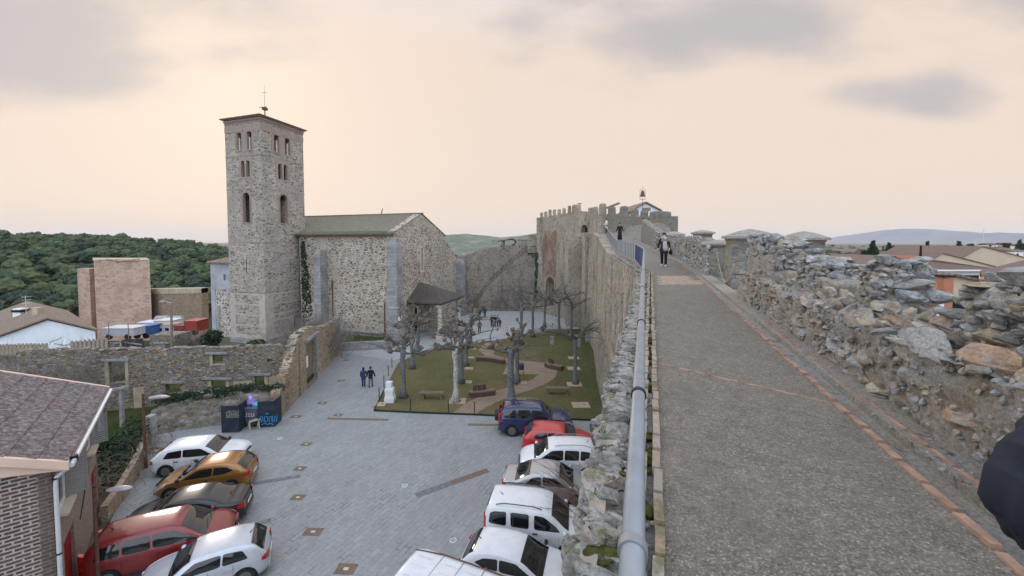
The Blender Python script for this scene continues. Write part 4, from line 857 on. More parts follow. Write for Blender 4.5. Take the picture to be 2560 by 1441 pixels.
def railrun(a, b, n, hgt=(1.0, 1.0)):
    A, B = Vector(a), Vector(b); mb = MB(); mb.bar(A + Vector((0, 0, hgt[0])), B + Vector((0, 0, hgt[1])), .06, .045); mb.build('top_rail', 'galv', rl)
    mb = MB(); mb.bar(A + Vector((0, 0, .1)), B + Vector((0, 0, .1)), .045, .03); mb.build('bottom_rail', 'galv', rl)
    for k in range(n + 1):
        t = k / n; p = A.lerp(B, t); h = hgt[0] + (hgt[1] - hgt[0]) * t; mb = MB(); mb.bar(p + Vector((0, 0, .1)), p + Vector((0, 0, h)), .022, .022); mb.build('bar', 'blue_steel', rl)
RA = Vector((ends.x, 16.9, FZ(17))); RB = Vector((6.95, 22.5, FZ(22.5) + .05)); RC = Vector((8.0, 30.5, FZ(30.5) + .0)); RD = Vector((10.55, 45.5, .75)); RE = Vector((10.0, 46.5, .85))
railrun(RA, RB, 14); railrun(RB, RC, 13); railrun(RC, RD, 20); railrun(RD, RE, 6)
# ================================================================ church
UL = Vector((-.945, .327, 0)).normalized()      # lateral direction, to the left and away
UD = Vector((.257, .966, 0)).normalized()       # depth direction
church = thing('stone_church', (-20, 52, ZP), 'large rubble stone church with a mossy tiled roof beside its bell tower', 'church')
T0 = Vector((-29.8, 48.0, ZP)); TW, TD = 5.9, 6.65; TH = 14.3 - ZP
def zz(z): return z - ZP
# bell tower is a thing of its own
tower = thing('bell_tower', tuple(T0), 'tall square bell tower of rubble and brick with arched openings', 'bell tower')
def tower_holes(x):   # x positions of the window columns (left, centre, right)
    l, c, r = x
    return [arch(l, zz(11.15), .76, 2.2), arch(r, zz(11.15), .76, 2.2), arch(c - .42, zz(7.85), .58, 1.95), arch(c + .42, zz(7.85), .58, 1.95), arch(c, zz(2.35), 1.15, 3.6)]
# left face, seen from the front: panel runs left to right, from far-left corner to the near corner
A = T0 + UL * TW
hl = tower_holes((TW - 3.5, TW - 2.6, TW - 1.8)); hl.append(rect(TW - 3.0, zz(-3.9), TW - 2.82, zz(-2.1)))
mb = MB(); mb.panel(A, -UL, rect(0, 0, TW, TH), hl, .34, 0, 1); mb.build('wall', ['tower_stone', 'tower_brick'], tower)
hr_ = tower_holes((2.3, 3.15, 3.98)); hr_.append(rect(3.9, zz(-3.9), 4.05, zz(-2.3))); hr_.append(rect(4.3, zz(-12.3), 5.6, zz(-9.7)))
mb = MB(); mb.panel(T0 + UD * .0, UD, rect(0, 0, TD, TH), hr_, .34, 0, 1); mb.build('wall', ['tower_stone', 'tower_brick'], tower)
Bk = T0 + UD * TD
mb = MB(); mb.panel(Bk, UL, rect(0, 0, TW, TH), [arch(TW / 2, zz(2.35), 1.0, 3.4), arch(1.9, zz(11.1), .65, 2.1), arch(3.7, zz(11.1), .65, 2.1)], .75); mb.build('wall', 'tower_stone', tower)
mb = MB(); mb.panel(Bk + UL * TW, -UD, rect(0, 0, TD, TH), [arch(TD / 2, zz(2.35), 1.0, 3.4), arch(2.4, zz(11.1), .65, 2.1), arch(4.2, zz(11.1), .65, 2.1)], .75); mb.build('wall', 'tower_stone', tower)
def inset(a): pass
cen = T0 + UL * TW / 2 + UD * TD / 2
def ringbox(mb, z0, z1, ov, mi=0):
    c = [T0 + (-UL) * ov + (-UD) * ov, T0 - UL * ov + UD * (TD + ov), T0 + UL * (TW + ov) + UD * (TD + ov), T0 + UL * (TW + ov) - UD * ov]
    mb.prism([(p.x, p.y) for p in c], z0, z1, mi)
for z0_, z1_ in ((1.7, 2.0), (7.3, 7.5), (10.6, 10.8)): mb = MB(); ringbox(mb, z0_, z1_, -.72); mb.build('timber_floor', 'bench_wood', tower)
mb = MB()
for z, o, h in ((14.3, .06, .16), (14.46, .0, .14), (14.6, .14, .1), (14.7, .05, .12), (14.82, .24, .1)): ringbox(mb, z, z + h, o)
# dentils
for (st, d, L) in ((T0 + UL * TW, -UL, TW), (T0, UD, TD)):
    n = int(L / .32); nn = d.cross(Vector((0, 0, 1)))
    for k in range(n): mb.box(Vector((0, 0, 14.53 - ZP)) + st + d * (k + .5) * L / n + nn * .07, (.15, .2, .13), rz=math.atan2(d.y, d.x))
mb.build('cornice', 'tower_brick', tower)
for z in (10.35, 6.35, -6.2, -.1):
    mb = MB(); ringbox(mb, z, z + .12, .03); mb.build('string_course', 'tower_brick', tower)
mb = MB(); ringbox(mb, 13.3, 14.05, .035); o = mb.build('brick_band', 'tower_brick', tower)
def surround(origin, d, outer, hole, proud=.05, mat='tower_brick'):
    nn = d.cross(Vector((0, 0, 1))); mb = MB(); mb.panel(origin + nn * proud, d, outer, [hole], .12); mb.build('arch_surround', mat, tower)
for (org, d, (l, c, r)) in ((A, -UL, (TW - 3.5, TW - 2.6, TW - 1.8)), (T0, UD, (2.3, 3.15, 3.98))):
    for x in (l, r): surround(org, d, rect(x - .55, zz(10.95), x + .55, zz(13.25)) if False else arch(x, zz(11.0), 1.0, 2.5), arch(x, zz(11.01), .78, 2.35))
    nn = d.cross(Vector((0, 0, 1)))
    mb = MB(); mb.panel(org + nn * .03, d, rect(l - .75, zz(10.85), r + .75, zz(13.95) - .7), [arch(l, zz(10.9), 1.0, 2.6), arch(r, zz(10.9), 1.0, 2.6)], .1); mb.build('window_frame', 'tower_brick', tower)
    mb = MB(); mb.panel(org + nn * .03, d, rect(c - 1.05, zz(7.6), c + 1.05, zz(10.3)), [arch(c - .42, zz(7.86), .6, 1.97), arch(c + .42, zz(7.86), .6, 1.97)], .1); mb.build('window_frame', 'tower_brick', tower)
    mb = MB(); p = org + d * c + Vector((0, 0, zz(7.85))) - nn * .1; mb.tube([p, p + Vector((0, 0, .15)), p + Vector((0, 0, 1.5)), p + Vector((0, 0, 1.75))], [.15, .1, .1, .17], 10); mb.build('window_column', 'pale_stone', tower, smooth=True)
    for w_, pr in ((1.7, .03), (1.36, .06)): mb = MB(); mb.panel(org + nn * pr, d, arch(c, zz(2.2), w_, 3.7 + (w_ - 1.05) / 2), [arch(c, zz(2.21), w_ - .3 if pr < .05 else 1.18, 3.69 + ((w_ - .3 if pr < .05 else 1.18) - 1.05) / 2 - .0)], .1); mb.build('arch_surround', 'tower_brick', tower)
    for x in (l, r): mb = MB(); p = org + d * (x + (.2 if d is UD else -.2)) + Vector((0, 0, zz(11.2))) - nn * .22; mb.box(p + Vector((0, 0, .7)), (.2, .1, 1.45), rz=math.atan2(d.y, d.x)); mb.build('louvre_post', 'pale_stone', tower)
# brick quoins and panels at the foot of the tower
mb = MB()
for (org, d, L) in ((A, -UL, TW), (T0, UD, TD)):
    nn = d.cross(Vector((0, 0, 1)))
    out = rect(0, .35, L, 6.0); H = [rect(.95, 4.75, L - 1.0, 5.8), rect(.95, 3.45, L - 1.0, 4.55), rect(.95, 2.1, L - 1.0, 3.25), rect(.95, .9, L - 1.0, 1.9)]
    if d is UD: H = [rect(1.2, 4.75, L - .7, 5.8), rect(1.2, 3.45, L - .7, 4.55), rect(1.2, 2.75, L - .7, 3.25), rect(1.2, .9, 4.2, 2.55), rect(4.3, .3 + .06, 5.6, 2.65)]
    mb.panel(org + nn * .025, d, out, H, .06)
mb.build('brick_bands', 'tower_plaster', tower)
mb = MB(); ringbox(mb, ZP - .2, ZP + .45, .12); mb.build('plinth', 'ashlar', tower)
mb = MB(); c4 = [T0 - UL * .42 - UD * .42, T0 - UL * .42 + UD * (TD + .42), T0 + UL * (TW + .42) + UD * (TD + .42), T0 + UL * (TW + .42) - UD * .42]
vs = [(p.x, p.y, 14.92) for p in c4] + [(p.x, p.y, 15.02) for p in c4] + [(cen.x, cen.y, 16.15)]
mb.add(vs, [(3, 2, 1, 0), (0, 1, 5, 4), (1, 2, 6, 5), (2, 3, 7, 6), (3, 0, 4, 7), (4, 5, 8), (5, 6, 8), (6, 7, 8), (7, 4, 8)]); mb.build('roof', 'roof_clay', tower)
mb = MB(); q = Vector((cen.x, cen.y, 0)); mb.cyl(q + Vector((0, 0, 16.0)), q + Vector((0, 0, 16.9)), .09, .06, 6); mb.box(q + Vector((0, 0, 17.05)), (.5, .5, .3)); mb.bar(q + Vector((-.7, 0, 17.25)), q + Vector((.3, 0, 17.3)), .06); mb.cyl(q + Vector((0, 0, 17.2)), q + Vector((0, 0, 19.9)), .022, .015, 5); mb.bar(q + Vector((-.3, 0, 19.1)), q + Vector((.3, 0, 19.1)), .03); mb.build('weather_vane', 'rust', tower)
for (org, d, x) in ((T0, UD, 2.3), (T0, UD, 3.98)):
    nn = d.cross(Vector((0, 0, 1))); p = org + d * x - nn * .9 + Vector((0, 0, zz(11.6))); mb = MB(); mb.tube([p + Vector((0, 0, z)) for z in (0, .05, .3, .65, .8)], [.33, .3, .22, .2, .08], 10); mb.build('bell', 'rust', tower, smooth=True)
# nave
C0 = Vector((-14.2, 48.05, ZP)); NL = 14.7; EZ = zz(.62); RZ = zz(3.6)
mb = MB(); mb.panel(C0 + UL * NL, -UL, rect(0, 0, NL, EZ), [], .9); mb.build('wall', 'nave_stone', church)
mb = MB(); mb.panel(C0 + UL * NL - (-UL).cross(Vector((0, 0, 1))) * -.03, -UL, rect(0, EZ - .02, NL, EZ + .38), [], .9); mb.build('brick_eave', 'eave_brick', church)
gab = [(0, 0), (19.9, 0), (19.9, zz(-3.2)), (17.3, zz(-1.2)), (15.6, zz(-.1)), (14.9, zz(.55)), (14.7, zz(1.0)), (7.15, zz(3.75)), (6.4, zz(3.7)), (.0, zz(1.15))]
mb = MB(); mb.panel(C0, UD, gab, [arch(5.95, .0, 2.3, 4.0, 12), arch(7.1, zz(-3.9), .62, 3.1)], .9, 0, 1); mb.build('gable_wall', ['nave_stone', 'pale_stone'], church)
NO = UD.cross(Vector((0, 0, 1)))       # outward from the gable wall
def onG(t, z, o=0): return C0 + UD * t + Vector((0, 0, z)) + NO * o
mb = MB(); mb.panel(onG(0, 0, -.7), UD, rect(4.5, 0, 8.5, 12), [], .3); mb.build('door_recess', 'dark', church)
mb = MB(); mb.panel(onG(0, 0, .04), UD, arch(5.95, 0, 3.3, 4.6, 14), [arch(5.95, .01, 2.3, 4.0, 12)], .2); mb.build('door_surround', 'pale_stone', church)
mb = MB(); mb.panel(onG(0, 0, .04), UD, arch(7.1, zz(-4.15), 1.0, 3.5), [arch(7.1, zz(-3.9), .62, 3.1)], .12); mb.build('window_surround', 'pale_stone', church)
mb = MB(); mb.panel(onG(0, 0, -.3), UD, rect(6.6, zz(-4), 7.6, zz(-.6)), [], .1); mb.build('window_pane', 'plaster_beige', church)
# roof: nave (ridge along UL)
mb = MB(); e0 = onG(-.15, EZ + .42, .1) ; r0 = onG(7.15, RZ + .28, .1); e1 = e0 + UL * (NL + .6); r1 = r0 + UL * 21; b0 = onG(15.0, zz(.85) + .1, .1); b1 = b0 + UL * 21
ee = onG(-.5, EZ + .30, .1)
mb.quad(ee + UL * 15.2, ee, r0, r1); mb.quad(b0, b1, r1, r0); mb.add([ee, ee + UL * 15.2, ee + UL * 15.2 + Vector((0, 0, -.1)), ee + Vector((0, 0, -.1))], [(0, 1, 2, 3)])
mb.build('roof', 'roof_moss', church)
mb = MB()
for k in range(62):
    p = ee + UL * (.1 + k * .245) ; mb.tube([p - UD * .06 + Vector((0, 0, .02)), p + UD * 1.0 + Vector((0, 0, .41))], .075, 6)
mb.build('eave_tiles', 'roof_moss', church)
mb = MB(); mb.bar(onG(7.15, RZ + .3, .2), r1, .3, .16); mb.build('ridge_tiles', 'roof_moss', church)
# far side and body so that nothing is hollow
mb = MB(); q0 = C0 + UD * 14.7; mb.panel(q0, UL, rect(.9, 0, 21, EZ), [], .9); mb.build('wall', 'nave_stone', church)
mb = MB(); mb.panel(C0 + UL * 14.9 + UD * 14.9, -UD, [(0, 0), (9, 0), (9, zz(2.4)), (7.8, zz(3.4)), (0, zz(.8))], [], .6); mb.build('wall', 'nave_stone', church)
# corner and wall buttresses
def buttress(p, w, d, zt, rz, mat='ashlar', slope=.9):
    mb = MB(); mb.box(p + Vector((0, 0, (zz(zt)) / 2)), (w, d, zz(zt)), rz=rz)
    mb.box(p + Vector((0, 0, zz(zt) + slope * .3)), (w * .98, d * .9, slope * .6), rz=rz, top=.6); mb.box(p + Vector((0, 0, 1.0)), (w + .3, d + .3, 2.0), rz=rz); mb.box(p + Vector((0, 0, 4.5)), (w + .12, d + .12, .18), rz=rz); mb.build('buttress', mat, church)
rzU = math.atan2(UD.y, UD.x)
buttress(C0 + NO * .25 - UD * .35 + UD * .1, 1.3, 1.3, -.55, rzU, slope=1.6)
buttress(C0 + UL * 10.6 - UD * .7, 1.3, 1.0, -1.9, rzU, slope=1.5)
buttress(onG(19.6, 0, .4), 1.2, 1.6, -3.6, rzU, slope=1.2)
mb = MB(); mb.panel(C0 + UL * (NL - .3) - UD * .04, -UL, arch(1.6, 0, 2.1, 4.4), [], .2); mb.build('blocked_door', 'pale_stone', church)
mb = MB(); mb.box(C0 + UL * 6.2 - UD * .25 + Vector((0, 0, .6)), (9.6, .5, 1.2), rz=math.atan2(UL.y, UL.x)); mb.build('plinth', 'revetment_stone', church)
mb = MB(); mb.box(C0 + UL * 6.2 - UD * .3 + Vector((0, 0, 1.27)), (9.7, .64, .16), rz=math.atan2(UL.y, UL.x)); mb.build('plinth_slab', 'ashlar', church)
mb = MB()
for x in (1.4, 9.3): p = C0 + UL * x - UD * .12; mb.cyl(p, p + Vector((0, 0, 7.5 if x > 3 else 5.0)), .06, .06, 6)
mb.build('downpipe', 'rust', church)
mb = MB(); p = C0 + UL * 12.6 + UD * 1.6 + Vector((0, 0, EZ + .95)); mb.box(p, (.5, .4, .25), rz=.5); mb.build('red_sheet', 'red_door', church)
mb = MB(); p = C0 + UL * 6.5 + UD * 7.1 + Vector((0, 0, RZ + .3)); mb.cyl(p, p + Vector((0, 0, .4)), .06, .06, 5); mb.bar(p + Vector((0, 0, .2)), p + Vector((.15, 0, .8)), .1); mb.build('ridge_finial', 'rust', church)
mb = MB(); p = onG(0, 3.2, 1.0) - UD * .48; mb.box(p, (.05, .8, .45), rz=rzU + math.pi/2); o = mb.build('notice_board', 'white_plain', church)
# lean-to church apse left of the tower
an = thing('church_annex', tuple(A), 'low stone annex with a clay tile roof against the left side of the tower', 'annex')
D0 = A + UD * .9; AWd = 4.6; az = zz(-2.6)
mb = MB(); mb.panel(D0 + UL * AWd, -UL, rect(0, 0, AWd, zz(-6.0)), [], .6); mb.build('lower_wall', 'annex_stone', an)
mb = MB(); mb.panel(D0 + UL * AWd - UD * .02, -UL, rect(0, zz(-6.0), AWd, az), [rect(2.35, zz(-5.4) + .4, 2.75, zz(-4.2))], .6); mb.build('upper_wall', 'grey_render', an)
mb = MB(); mb.panel(D0 + UL * AWd - UD * .08, -UL, rect(0, zz(-6.15), AWd, zz(-5.95)), [], .5); mb.panel(D0 + UL * AWd - UD * .05, -UL, rect(0, 0, .75, zz(-6.15)), [], .5); mb.build('grey_band', 'grey_render', an)
mb = MB(); mb.panel(D0 + UL * AWd + UD * 7, -UD, rect(0, 0, 7, az), [], .6); mb.build('side_wall', 'annex_stone', an)
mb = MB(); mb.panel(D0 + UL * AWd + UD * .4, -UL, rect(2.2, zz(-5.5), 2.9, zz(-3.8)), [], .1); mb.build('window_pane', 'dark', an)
mb = MB(); f0, f1 = D0 + UL * (AWd + .35) - UD * .35 + Vector((0, 0, az)), D0 - UL * .0 - UD * .35 + Vector((0, 0, az)); top = D0 + UL * .2 + UD * 2.6 + Vector((0, 0, az + 1.3)); bk = D0 + UL * (AWd + .35) + UD * 7 + Vector((0, 0, az)); tb = D0 + UL * .2 + UD * 7 + Vector((0, 0, az + 1.3))
dz = Vector((0, 0, -.14)); mb.add([f0, f1, top, bk, tb], [(0, 1, 2), (3, 0, 2, 4)]); mb.add([f0, f1, f1 + dz, f0 + dz, bk, bk + dz], [(1, 0, 3, 2), (0, 4, 5, 3)]); mb.build('roof', 'roof_clay', an)
mb = MB(); mb.cyl(D0 + UD * 3 + UL * .3 + Vector((0, 0, az)), D0 + UD * 3 + UL * .3 + Vector((0, 0, az + 2.6)), 1.6, .9, 12); mb.build('apse_roof', 'roof_clay', an)
# porch
po = thing('church_porch', tuple(onG(6, 0, 2)), 'tiled porch on stone columns sheltering the arched church door', 'porch')
t0, t1, oo = 3.5, 10.2, 4.3; pz = zz(-7.9)
cs = [onG(t0, 0, oo), onG(t1 - .5, 0, oo)]
for i, c in enumerate(cs):
    mb = MB(); mb.box(c + Vector((0, 0, .45)), (.75, .75, .9), rz=rzU); mb.tube([c + Vector((0, 0, z)) for z in (.9, 1.0, 1.1, pz - .5, pz - .4, pz - .3)], [.36, .34, .29, .24, .28, .36], 14); mb.box(c + Vector((0, 0, pz - .2)), (.75, .75, .2), rz=rzU); mb.build('column', 'pale_stone', po, smooth=False)
mb = MB(); mb.bar(cs[0] + Vector((0, 0, pz)), cs[1] + Vector((0, 0, pz)), .35, .3); mb.bar(cs[0] + Vector((0, 0, pz)), onG(t0, pz, 0), .3, .3); mb.bar(cs[1] + Vector((0, 0, pz)), onG(t1 - .5, pz, 0), .3, .3)
for k in range(12): p = onG(t0 + .5 * k, pz + .1, 0); mb.bar(p, p + NO * (oo + .4), .1, .12)
mb.build('beams', 'bench_wood', po)
mb = MB(); R1 = onG(6.3, pz + 2.35, 0); R2 = onG(6.3, pz + 1.75, 2.4) ; a1 = onG(t0 - .6, pz + .2, 0); a2 = onG(t0 - .6, pz + .2, oo + .6); a3 = onG(t1, pz + .2, oo + .6); a4 = onG(t1, pz + .2, 0)
mb.add([a1, a2, a3, a4, R1, R2], [(0, 1, 5, 4), (1, 2, 5), (2, 3, 4, 5)]); d_ = Vector((0, 0, -.13)); mb.add([a1, a2, a3, a4, a1 + d_, a2 + d_, a3 + d_, a4 + d_], [(1, 0, 4, 5), (2, 1, 5, 6), (3, 2, 6, 7), (4, 7, 6, 5)])
for (p, q) in ((a2, R2), (a3, R2), (R2, R1)): mb.tube([p, q], .12, 6)
for (p0, p1, q0, q1) in ((a2, a3, R2, R2), (a1, a2, R1, R2), (a4, a3, R1, R2)):
    n_ = int((p1 - p0).length / .3)
    for k in range(n_ + 1): f_ = k / n_; a_, b_ = p0.lerp(p1, f_), q0.lerp(q1, f_); mb.tube([a_ + Vector((0, 0, .02)), a_.lerp(b_, .97) + Vector((0, 0, .02))], [.085, .05 if q0 == q1 else .08], 5)
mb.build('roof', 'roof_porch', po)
mb = MB(); mb.box(onG((t0 + t1) / 2, .06, oo / 2 + .3), (t1 - t0 + .5, oo + 1.0, .14), rz=rzU); mb.build('step', 'ashlar', po)
mb = MB()
for k in range(12): p = cs[0].lerp(cs[1], .15 + .7 * k / 11); mb.bar(p, p + Vector((0, 0, 1.3)), .03)
mb.bar(cs[0] + Vector((0, 0, 1.3)), cs[1] + Vector((0, 0, 1.3)), .04); mb.build('iron_gate', 'black_metal', po)
mb = MB(); p = cs[0].lerp(cs[1], .45) + Vector((0, 0, 1.05)); mb.box(p + NO * .06, (.5, .04, .4), rz=rzU); mb.build('notice', 'white_plain', po)
# ivy on tower corner
mb = MB(); it = []
for k in range(800):
    z = ZP + .4 + random.random() ** .8 * 12; w = 1.25 * (1 - (z - ZP) / 17); d = random.uniform(-w, w * .5)
    p = T0 + UD * (TD - .75 + d * .5) + (-UL) * random.uniform(.02, .22) if random.random() < .55 else C0 + UL * (NL - .4 - random.random() * w * 1.6) - UD * random.uniform(.0, .15)
    it.append(((p.x, p.y, z), (random.uniform(.1, .2), random.uniform(.06, .12), random.uniform(.1, .2)), rotm(random.random(), random.random(), random.random() * 3)))
mb.rocks(it, 0); o = mb.build('ivy', 'leaf_ivy', loc=(-28, 52, ZP)); tag(o, 'dark ivy climbing the corner between bell tower and church', 'ivy')
# grass bed and retaining wall before the nave
g = [G(848, 866), G(985, 866)]
mb = MB(); mb.bar(Vector((G(853, 878).x, G(853, 878).y, ZP + .45)), Vector((G(984, 871).x - .1, G(984, 871).y, ZP + .45)), .55, .95); o = mb.build('low_stone_wall', 'ashlar', loc=tuple(G(920, 875))); tag(o, 'low mossy stone wall edging the grass strip below the church', 'wall')
sheet('grass_strip', [(p.x, p.y) for p in (G(853, 878), G(984, 871), C0, C0 + UL * 12, G(780, 866))], ZP + .75, 'green_grass')
# ================================================================ brick house, lower left
HC = Vector((-14.3, 12.1, ZP)); HU = Vector((-4.7, 5.8, 0)).normalized(); HN = Vector((HU.y, -HU.x, 0))   # HU along the side wall away from us, HN outward (to the square)
HL = 7.4; HE = -6.75 - ZP; HI = -HN                                                                        # HI into the house
house = thing('brick_house', tuple(HC), 'two-storey dark brick house with pinkish eaves and a lichened tile roof at the square edge', 'house')
slope = math.tan(RAD(24)); Wd = 9.0
mb = MB()
W1, W2 = (.62, 1.72), (5.3, 6.2)
hls = [rect(W1[0], HE - 2.1, W1[1], HE - .75), rect(W2[0], HE - 2.0, W2[1], HE - .75), rect(1.0, .0, 2.5, 2.3), rect(5.9, .0, 7.0, 2.4)]
A0 = HC + HU * 0
mb.panel(HC, HU, rect(0, 0, HL, HE), hls, .3); mb.build('side_wall', 'house_brick_side', house)
mb = MB(); g = [(0, 0), (Wd, 0), (Wd, HE), (Wd / 2, HE + Wd / 2 * slope), (0, HE)]
# gable wall facing the camera: runs from inside (left) to the corner
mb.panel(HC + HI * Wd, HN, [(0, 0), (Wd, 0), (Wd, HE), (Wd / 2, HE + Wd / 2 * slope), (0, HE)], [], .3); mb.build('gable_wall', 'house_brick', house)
mb = MB(); mb.panel(HC + HU * HL, -HN, [(0, 0), (Wd, 0), (Wd, HE), (Wd / 2, HE + Wd / 2 * slope), (0, HE)], [], .3); mb.build('gable_wall', 'house_brick_side', house)
mb = MB(); mb.panel(HC + HI * (Wd - .3) + HU * HL, -HU, rect(0, 0, HL, HE), [], .3); mb.build('side_wall', 'house_brick_side', house)
def hp_(along, inn, z): return HC + HU * along + HI * inn + Vector((0, 0, z))
zr = lambda inn: HE + .12 + slope * inn if inn <= Wd / 2 else HE + .12 + slope * (Wd - inn)
mb = MB(); a0, a1 = -.42, HL + .35
e0, e1, r0, r1 = hp_(a0, -.42, zr(-.42)), hp_(a1, -.42, zr(-.42)), hp_(a0, Wd / 2, zr(Wd / 2)), hp_(a1, Wd / 2, zr(Wd / 2)); b0, b1 = hp_(a0, Wd + .4, zr(Wd + .4)), hp_(a1, Wd + .4, zr(Wd + .4))
# corrugated tile surface: real waves along the eave direction
nw, ns = 300, 8; span = Wd / 2 + .42
for j in range(ns):
    o = len(mb.v)
    for i in range(nw + 1):
        al = a0 + (a1 - a0) * i / nw; wv_ = .03 * math.sin(i * math.pi / 2)
        for e in (0, 1): inn = -.42 + span * (j + e * 1.06) / ns; mb.v.append(tuple(hp_(al, inn, zr(inn) + wv_ + (.05 if e == 0 else .0))))
        inn = -.42 + span * j / ns; mb.v.append(tuple(hp_(al, inn, zr(inn) - .02)))
    for i in range(nw):
        q = o + 3 * i; mb.face((q, q + 3, q + 4, q + 1)); mb.face((q + 2, q + 5, q + 3, q))
mb.quad(b0, r0, r1, b1); mb.build('roof', 'roof_lichen', house)
mb = MB(); dz = Vector((0, 0, -.05)); mb.quad(e1 + dz, e0 + dz, r0 + dz, r1 + dz); mb.build('soffit', 'pink_fascia', house)
mb = MB(); # barge boards: near gable and far gable
def bargeb(al, th, hh, proud=.06):
    for (i0, i1) in ((-.45, Wd / 2), (Wd / 2, Wd + .45)):
        p, q = hp_(al, i0, zr(i0) + .06), hp_(al, i1, zr(i1) + .06); n = HU * th
        v = [p, q, q + n, p + n]; mb.add([x - Vector((0, 0, hh)) for x in v] + v, [(0, 1, 5, 4), (1, 2, 6, 5), (2, 3, 7, 6), (3, 0, 4, 7), (4, 5, 6, 7), (3, 2, 1, 0)])
bargeb(a0 - .05, .12, .26); mb.add([], [])
mb.panel(hp_(a0 + .08, 1.35, 0) , HN, [(0, HE + .02), (1.75, HE - .32), (1.75, zr(-.4) - .05), (0, zr(1.35) - .05)], [], .3)
mb.build('bargeboard', 'pink_fascia', house)
mb = MB(); bargeb(a1 - .02, .16, .2); mb.build('bargeboard', 'pink_fascia', house)
mb = MB(); pts = [hp_(a0 + .02, -.5, zr(-.42) - .1), hp_(a1, -.5, zr(-.42) - .1)]; mb.tube(pts, .07, 8); mb.build('gutter', 'pvc', house)
mb = MB(); mb.tube([hp_(.02, -.5, HE - .05), hp_(.02, -.5, HE - .25), hp_(-.12, -.12, HE - .55), hp_(-.12, -.1, HE - .8), hp_(-.12, -.1, .0)], .058, 10); mb.build('drainpipe', 'pvc', house)
mb = MB(); mb.cyl(hp_(.02, -.5, HE - .22), hp_(.02, -.5, HE - .02), .09, .09, 10)
for z in (2.6, 5.0): mb.cyl(hp_(-.12, -.1, z), hp_(-.12, -.1, z + .05), .07, .07, 10)
mb.build('pipe_clip', 'black_metal', house)
for (w0, w1) in (W1, W2):
    z0, z1 = HE - 2.05, HE - .75; f = None
    mb = MB(); mb.panel(hp_(0, .02, 0) , HU, rect(w0, z0, w1, z1), [rect(w0 + .06, z0 + .06, w1 - .06, z1 - .06)], .08); f = mb.build('window', 'white_plain', house)
    mb = MB(); mb.panel(hp_(0, .08, 0), HU, rect(w0, z0, w1, z1), [], .02); mb.build('pane', 'window_glass', f)
    mb = MB(); mb.box(hp_((w0 + w1) / 2, -.06, z0 - .06), (w1 - w0 + .16, .34, .09), rz=math.atan2(HU.y, HU.x)); mb.build('sill', 'sill', f)
    mb = MB(); c = hp_(w1 - .02, -.01, (z0 + z1) / 2); d = (HU * .35 + HN * .94).normalized(); sw = .5
    for k in range(14): zc = z0 + (k + .5) * (z1 - z0) / 14; mb.box(c + d * sw / 2 + Vector((0, 0, zc - (z0 + z1) / 2)), (sw - .06, .03, .055), rz=math.atan2(d.y, d.x))
    for e in (0, sw): mb.box(c + d * e, (.05, .04, z1 - z0), rz=math.atan2(d.y, d.x))
    mb.build('shutter', 'shutter', house)
    mb = MB(); mb.panel(hp_(0, -.03, 0), HU, rect(w0 - .1, 2.5, w1 + .1, z0 - .1), [], .06); mb.build('wall_panel', 'house_brick_side', house)
for (w0, w1, h) in ((1.0, 2.5, 2.3), (5.9, 7.0, 2.4)):
    mb = MB(); mb.panel(hp_(0, .1, 0), HU, rect(w0, 0, w1, h), [], .06)
    for k in range(7): x = w0 + (w1 - w0) * (k + .5) / 7; mb.box(hp_(x, .09, h / 2), (.03, .03, h), rz=math.atan2(HU.y, HU.x))
    mb.build('door', 'red_door', house)
mb = MB(); mb.tube([hp_(3.4, -.02, 1.8), hp_(6.2, -.02, 3.4), hp_(7.3, -.02, 3.7)], .018, 5); mb.build('cable', 'black_metal', house)
# street lamps
def street_lamp(px, y0, y1, hx, hy, lab, big=1.0, Y=None):
    b_ = G(px, y1) if Y is None else Vector((0, Y, ZP)); tp = at(px - 2, y0, b_.y); b_.x = tp.x; t = thing('street_lamp', tuple(b_), lab, 'street lamp', 'street lamps on thin rusty posts')
    mb = MB(); mb.cyl(b_, tp, .085 * big, .055 * big, 8); mb.build('post', 'rust', t)
    hd = at(hx, hy, b_.y - .1); st = Vector((b_.x, b_.y, hd.z + .05)); mb = MB(); mb.tube([st, hd + Vector((-.42 * big, 0, -.0))], .03, 6); mb.build('arm', 'rust', t)
    mb = MB(); rings = []
    d = Vector((1, .15, .02)).normalized()
    for k in range(9):
        u_ = k / 8; r = .17 * big * math.sin(math.pi * (.08 + .86 * u_)) ** .6; c = hd + d * (u_ - .5) * 1.0 * big
        rings.append([c + Vector((0, math.cos(a_) * r * 1.0, math.sin(a_) * r * (.75 if math.sin(a_) > 0 else .55))) for a_ in [2 * math.pi * q / 12 for q in range(12)]])
    mb.loft(rings); mb.build('lamp_head', 'lamp_glass', t, smooth=True)
street_lamp(359, 985, 1170, 398, 994, 'street lamp with a glassy oval head beside the rubble revetment')
street_lamp(236, 1213, 1440, 300, 1223, 'street lamp with a large oval head beside the red door of the brick house', .8, 13.6)
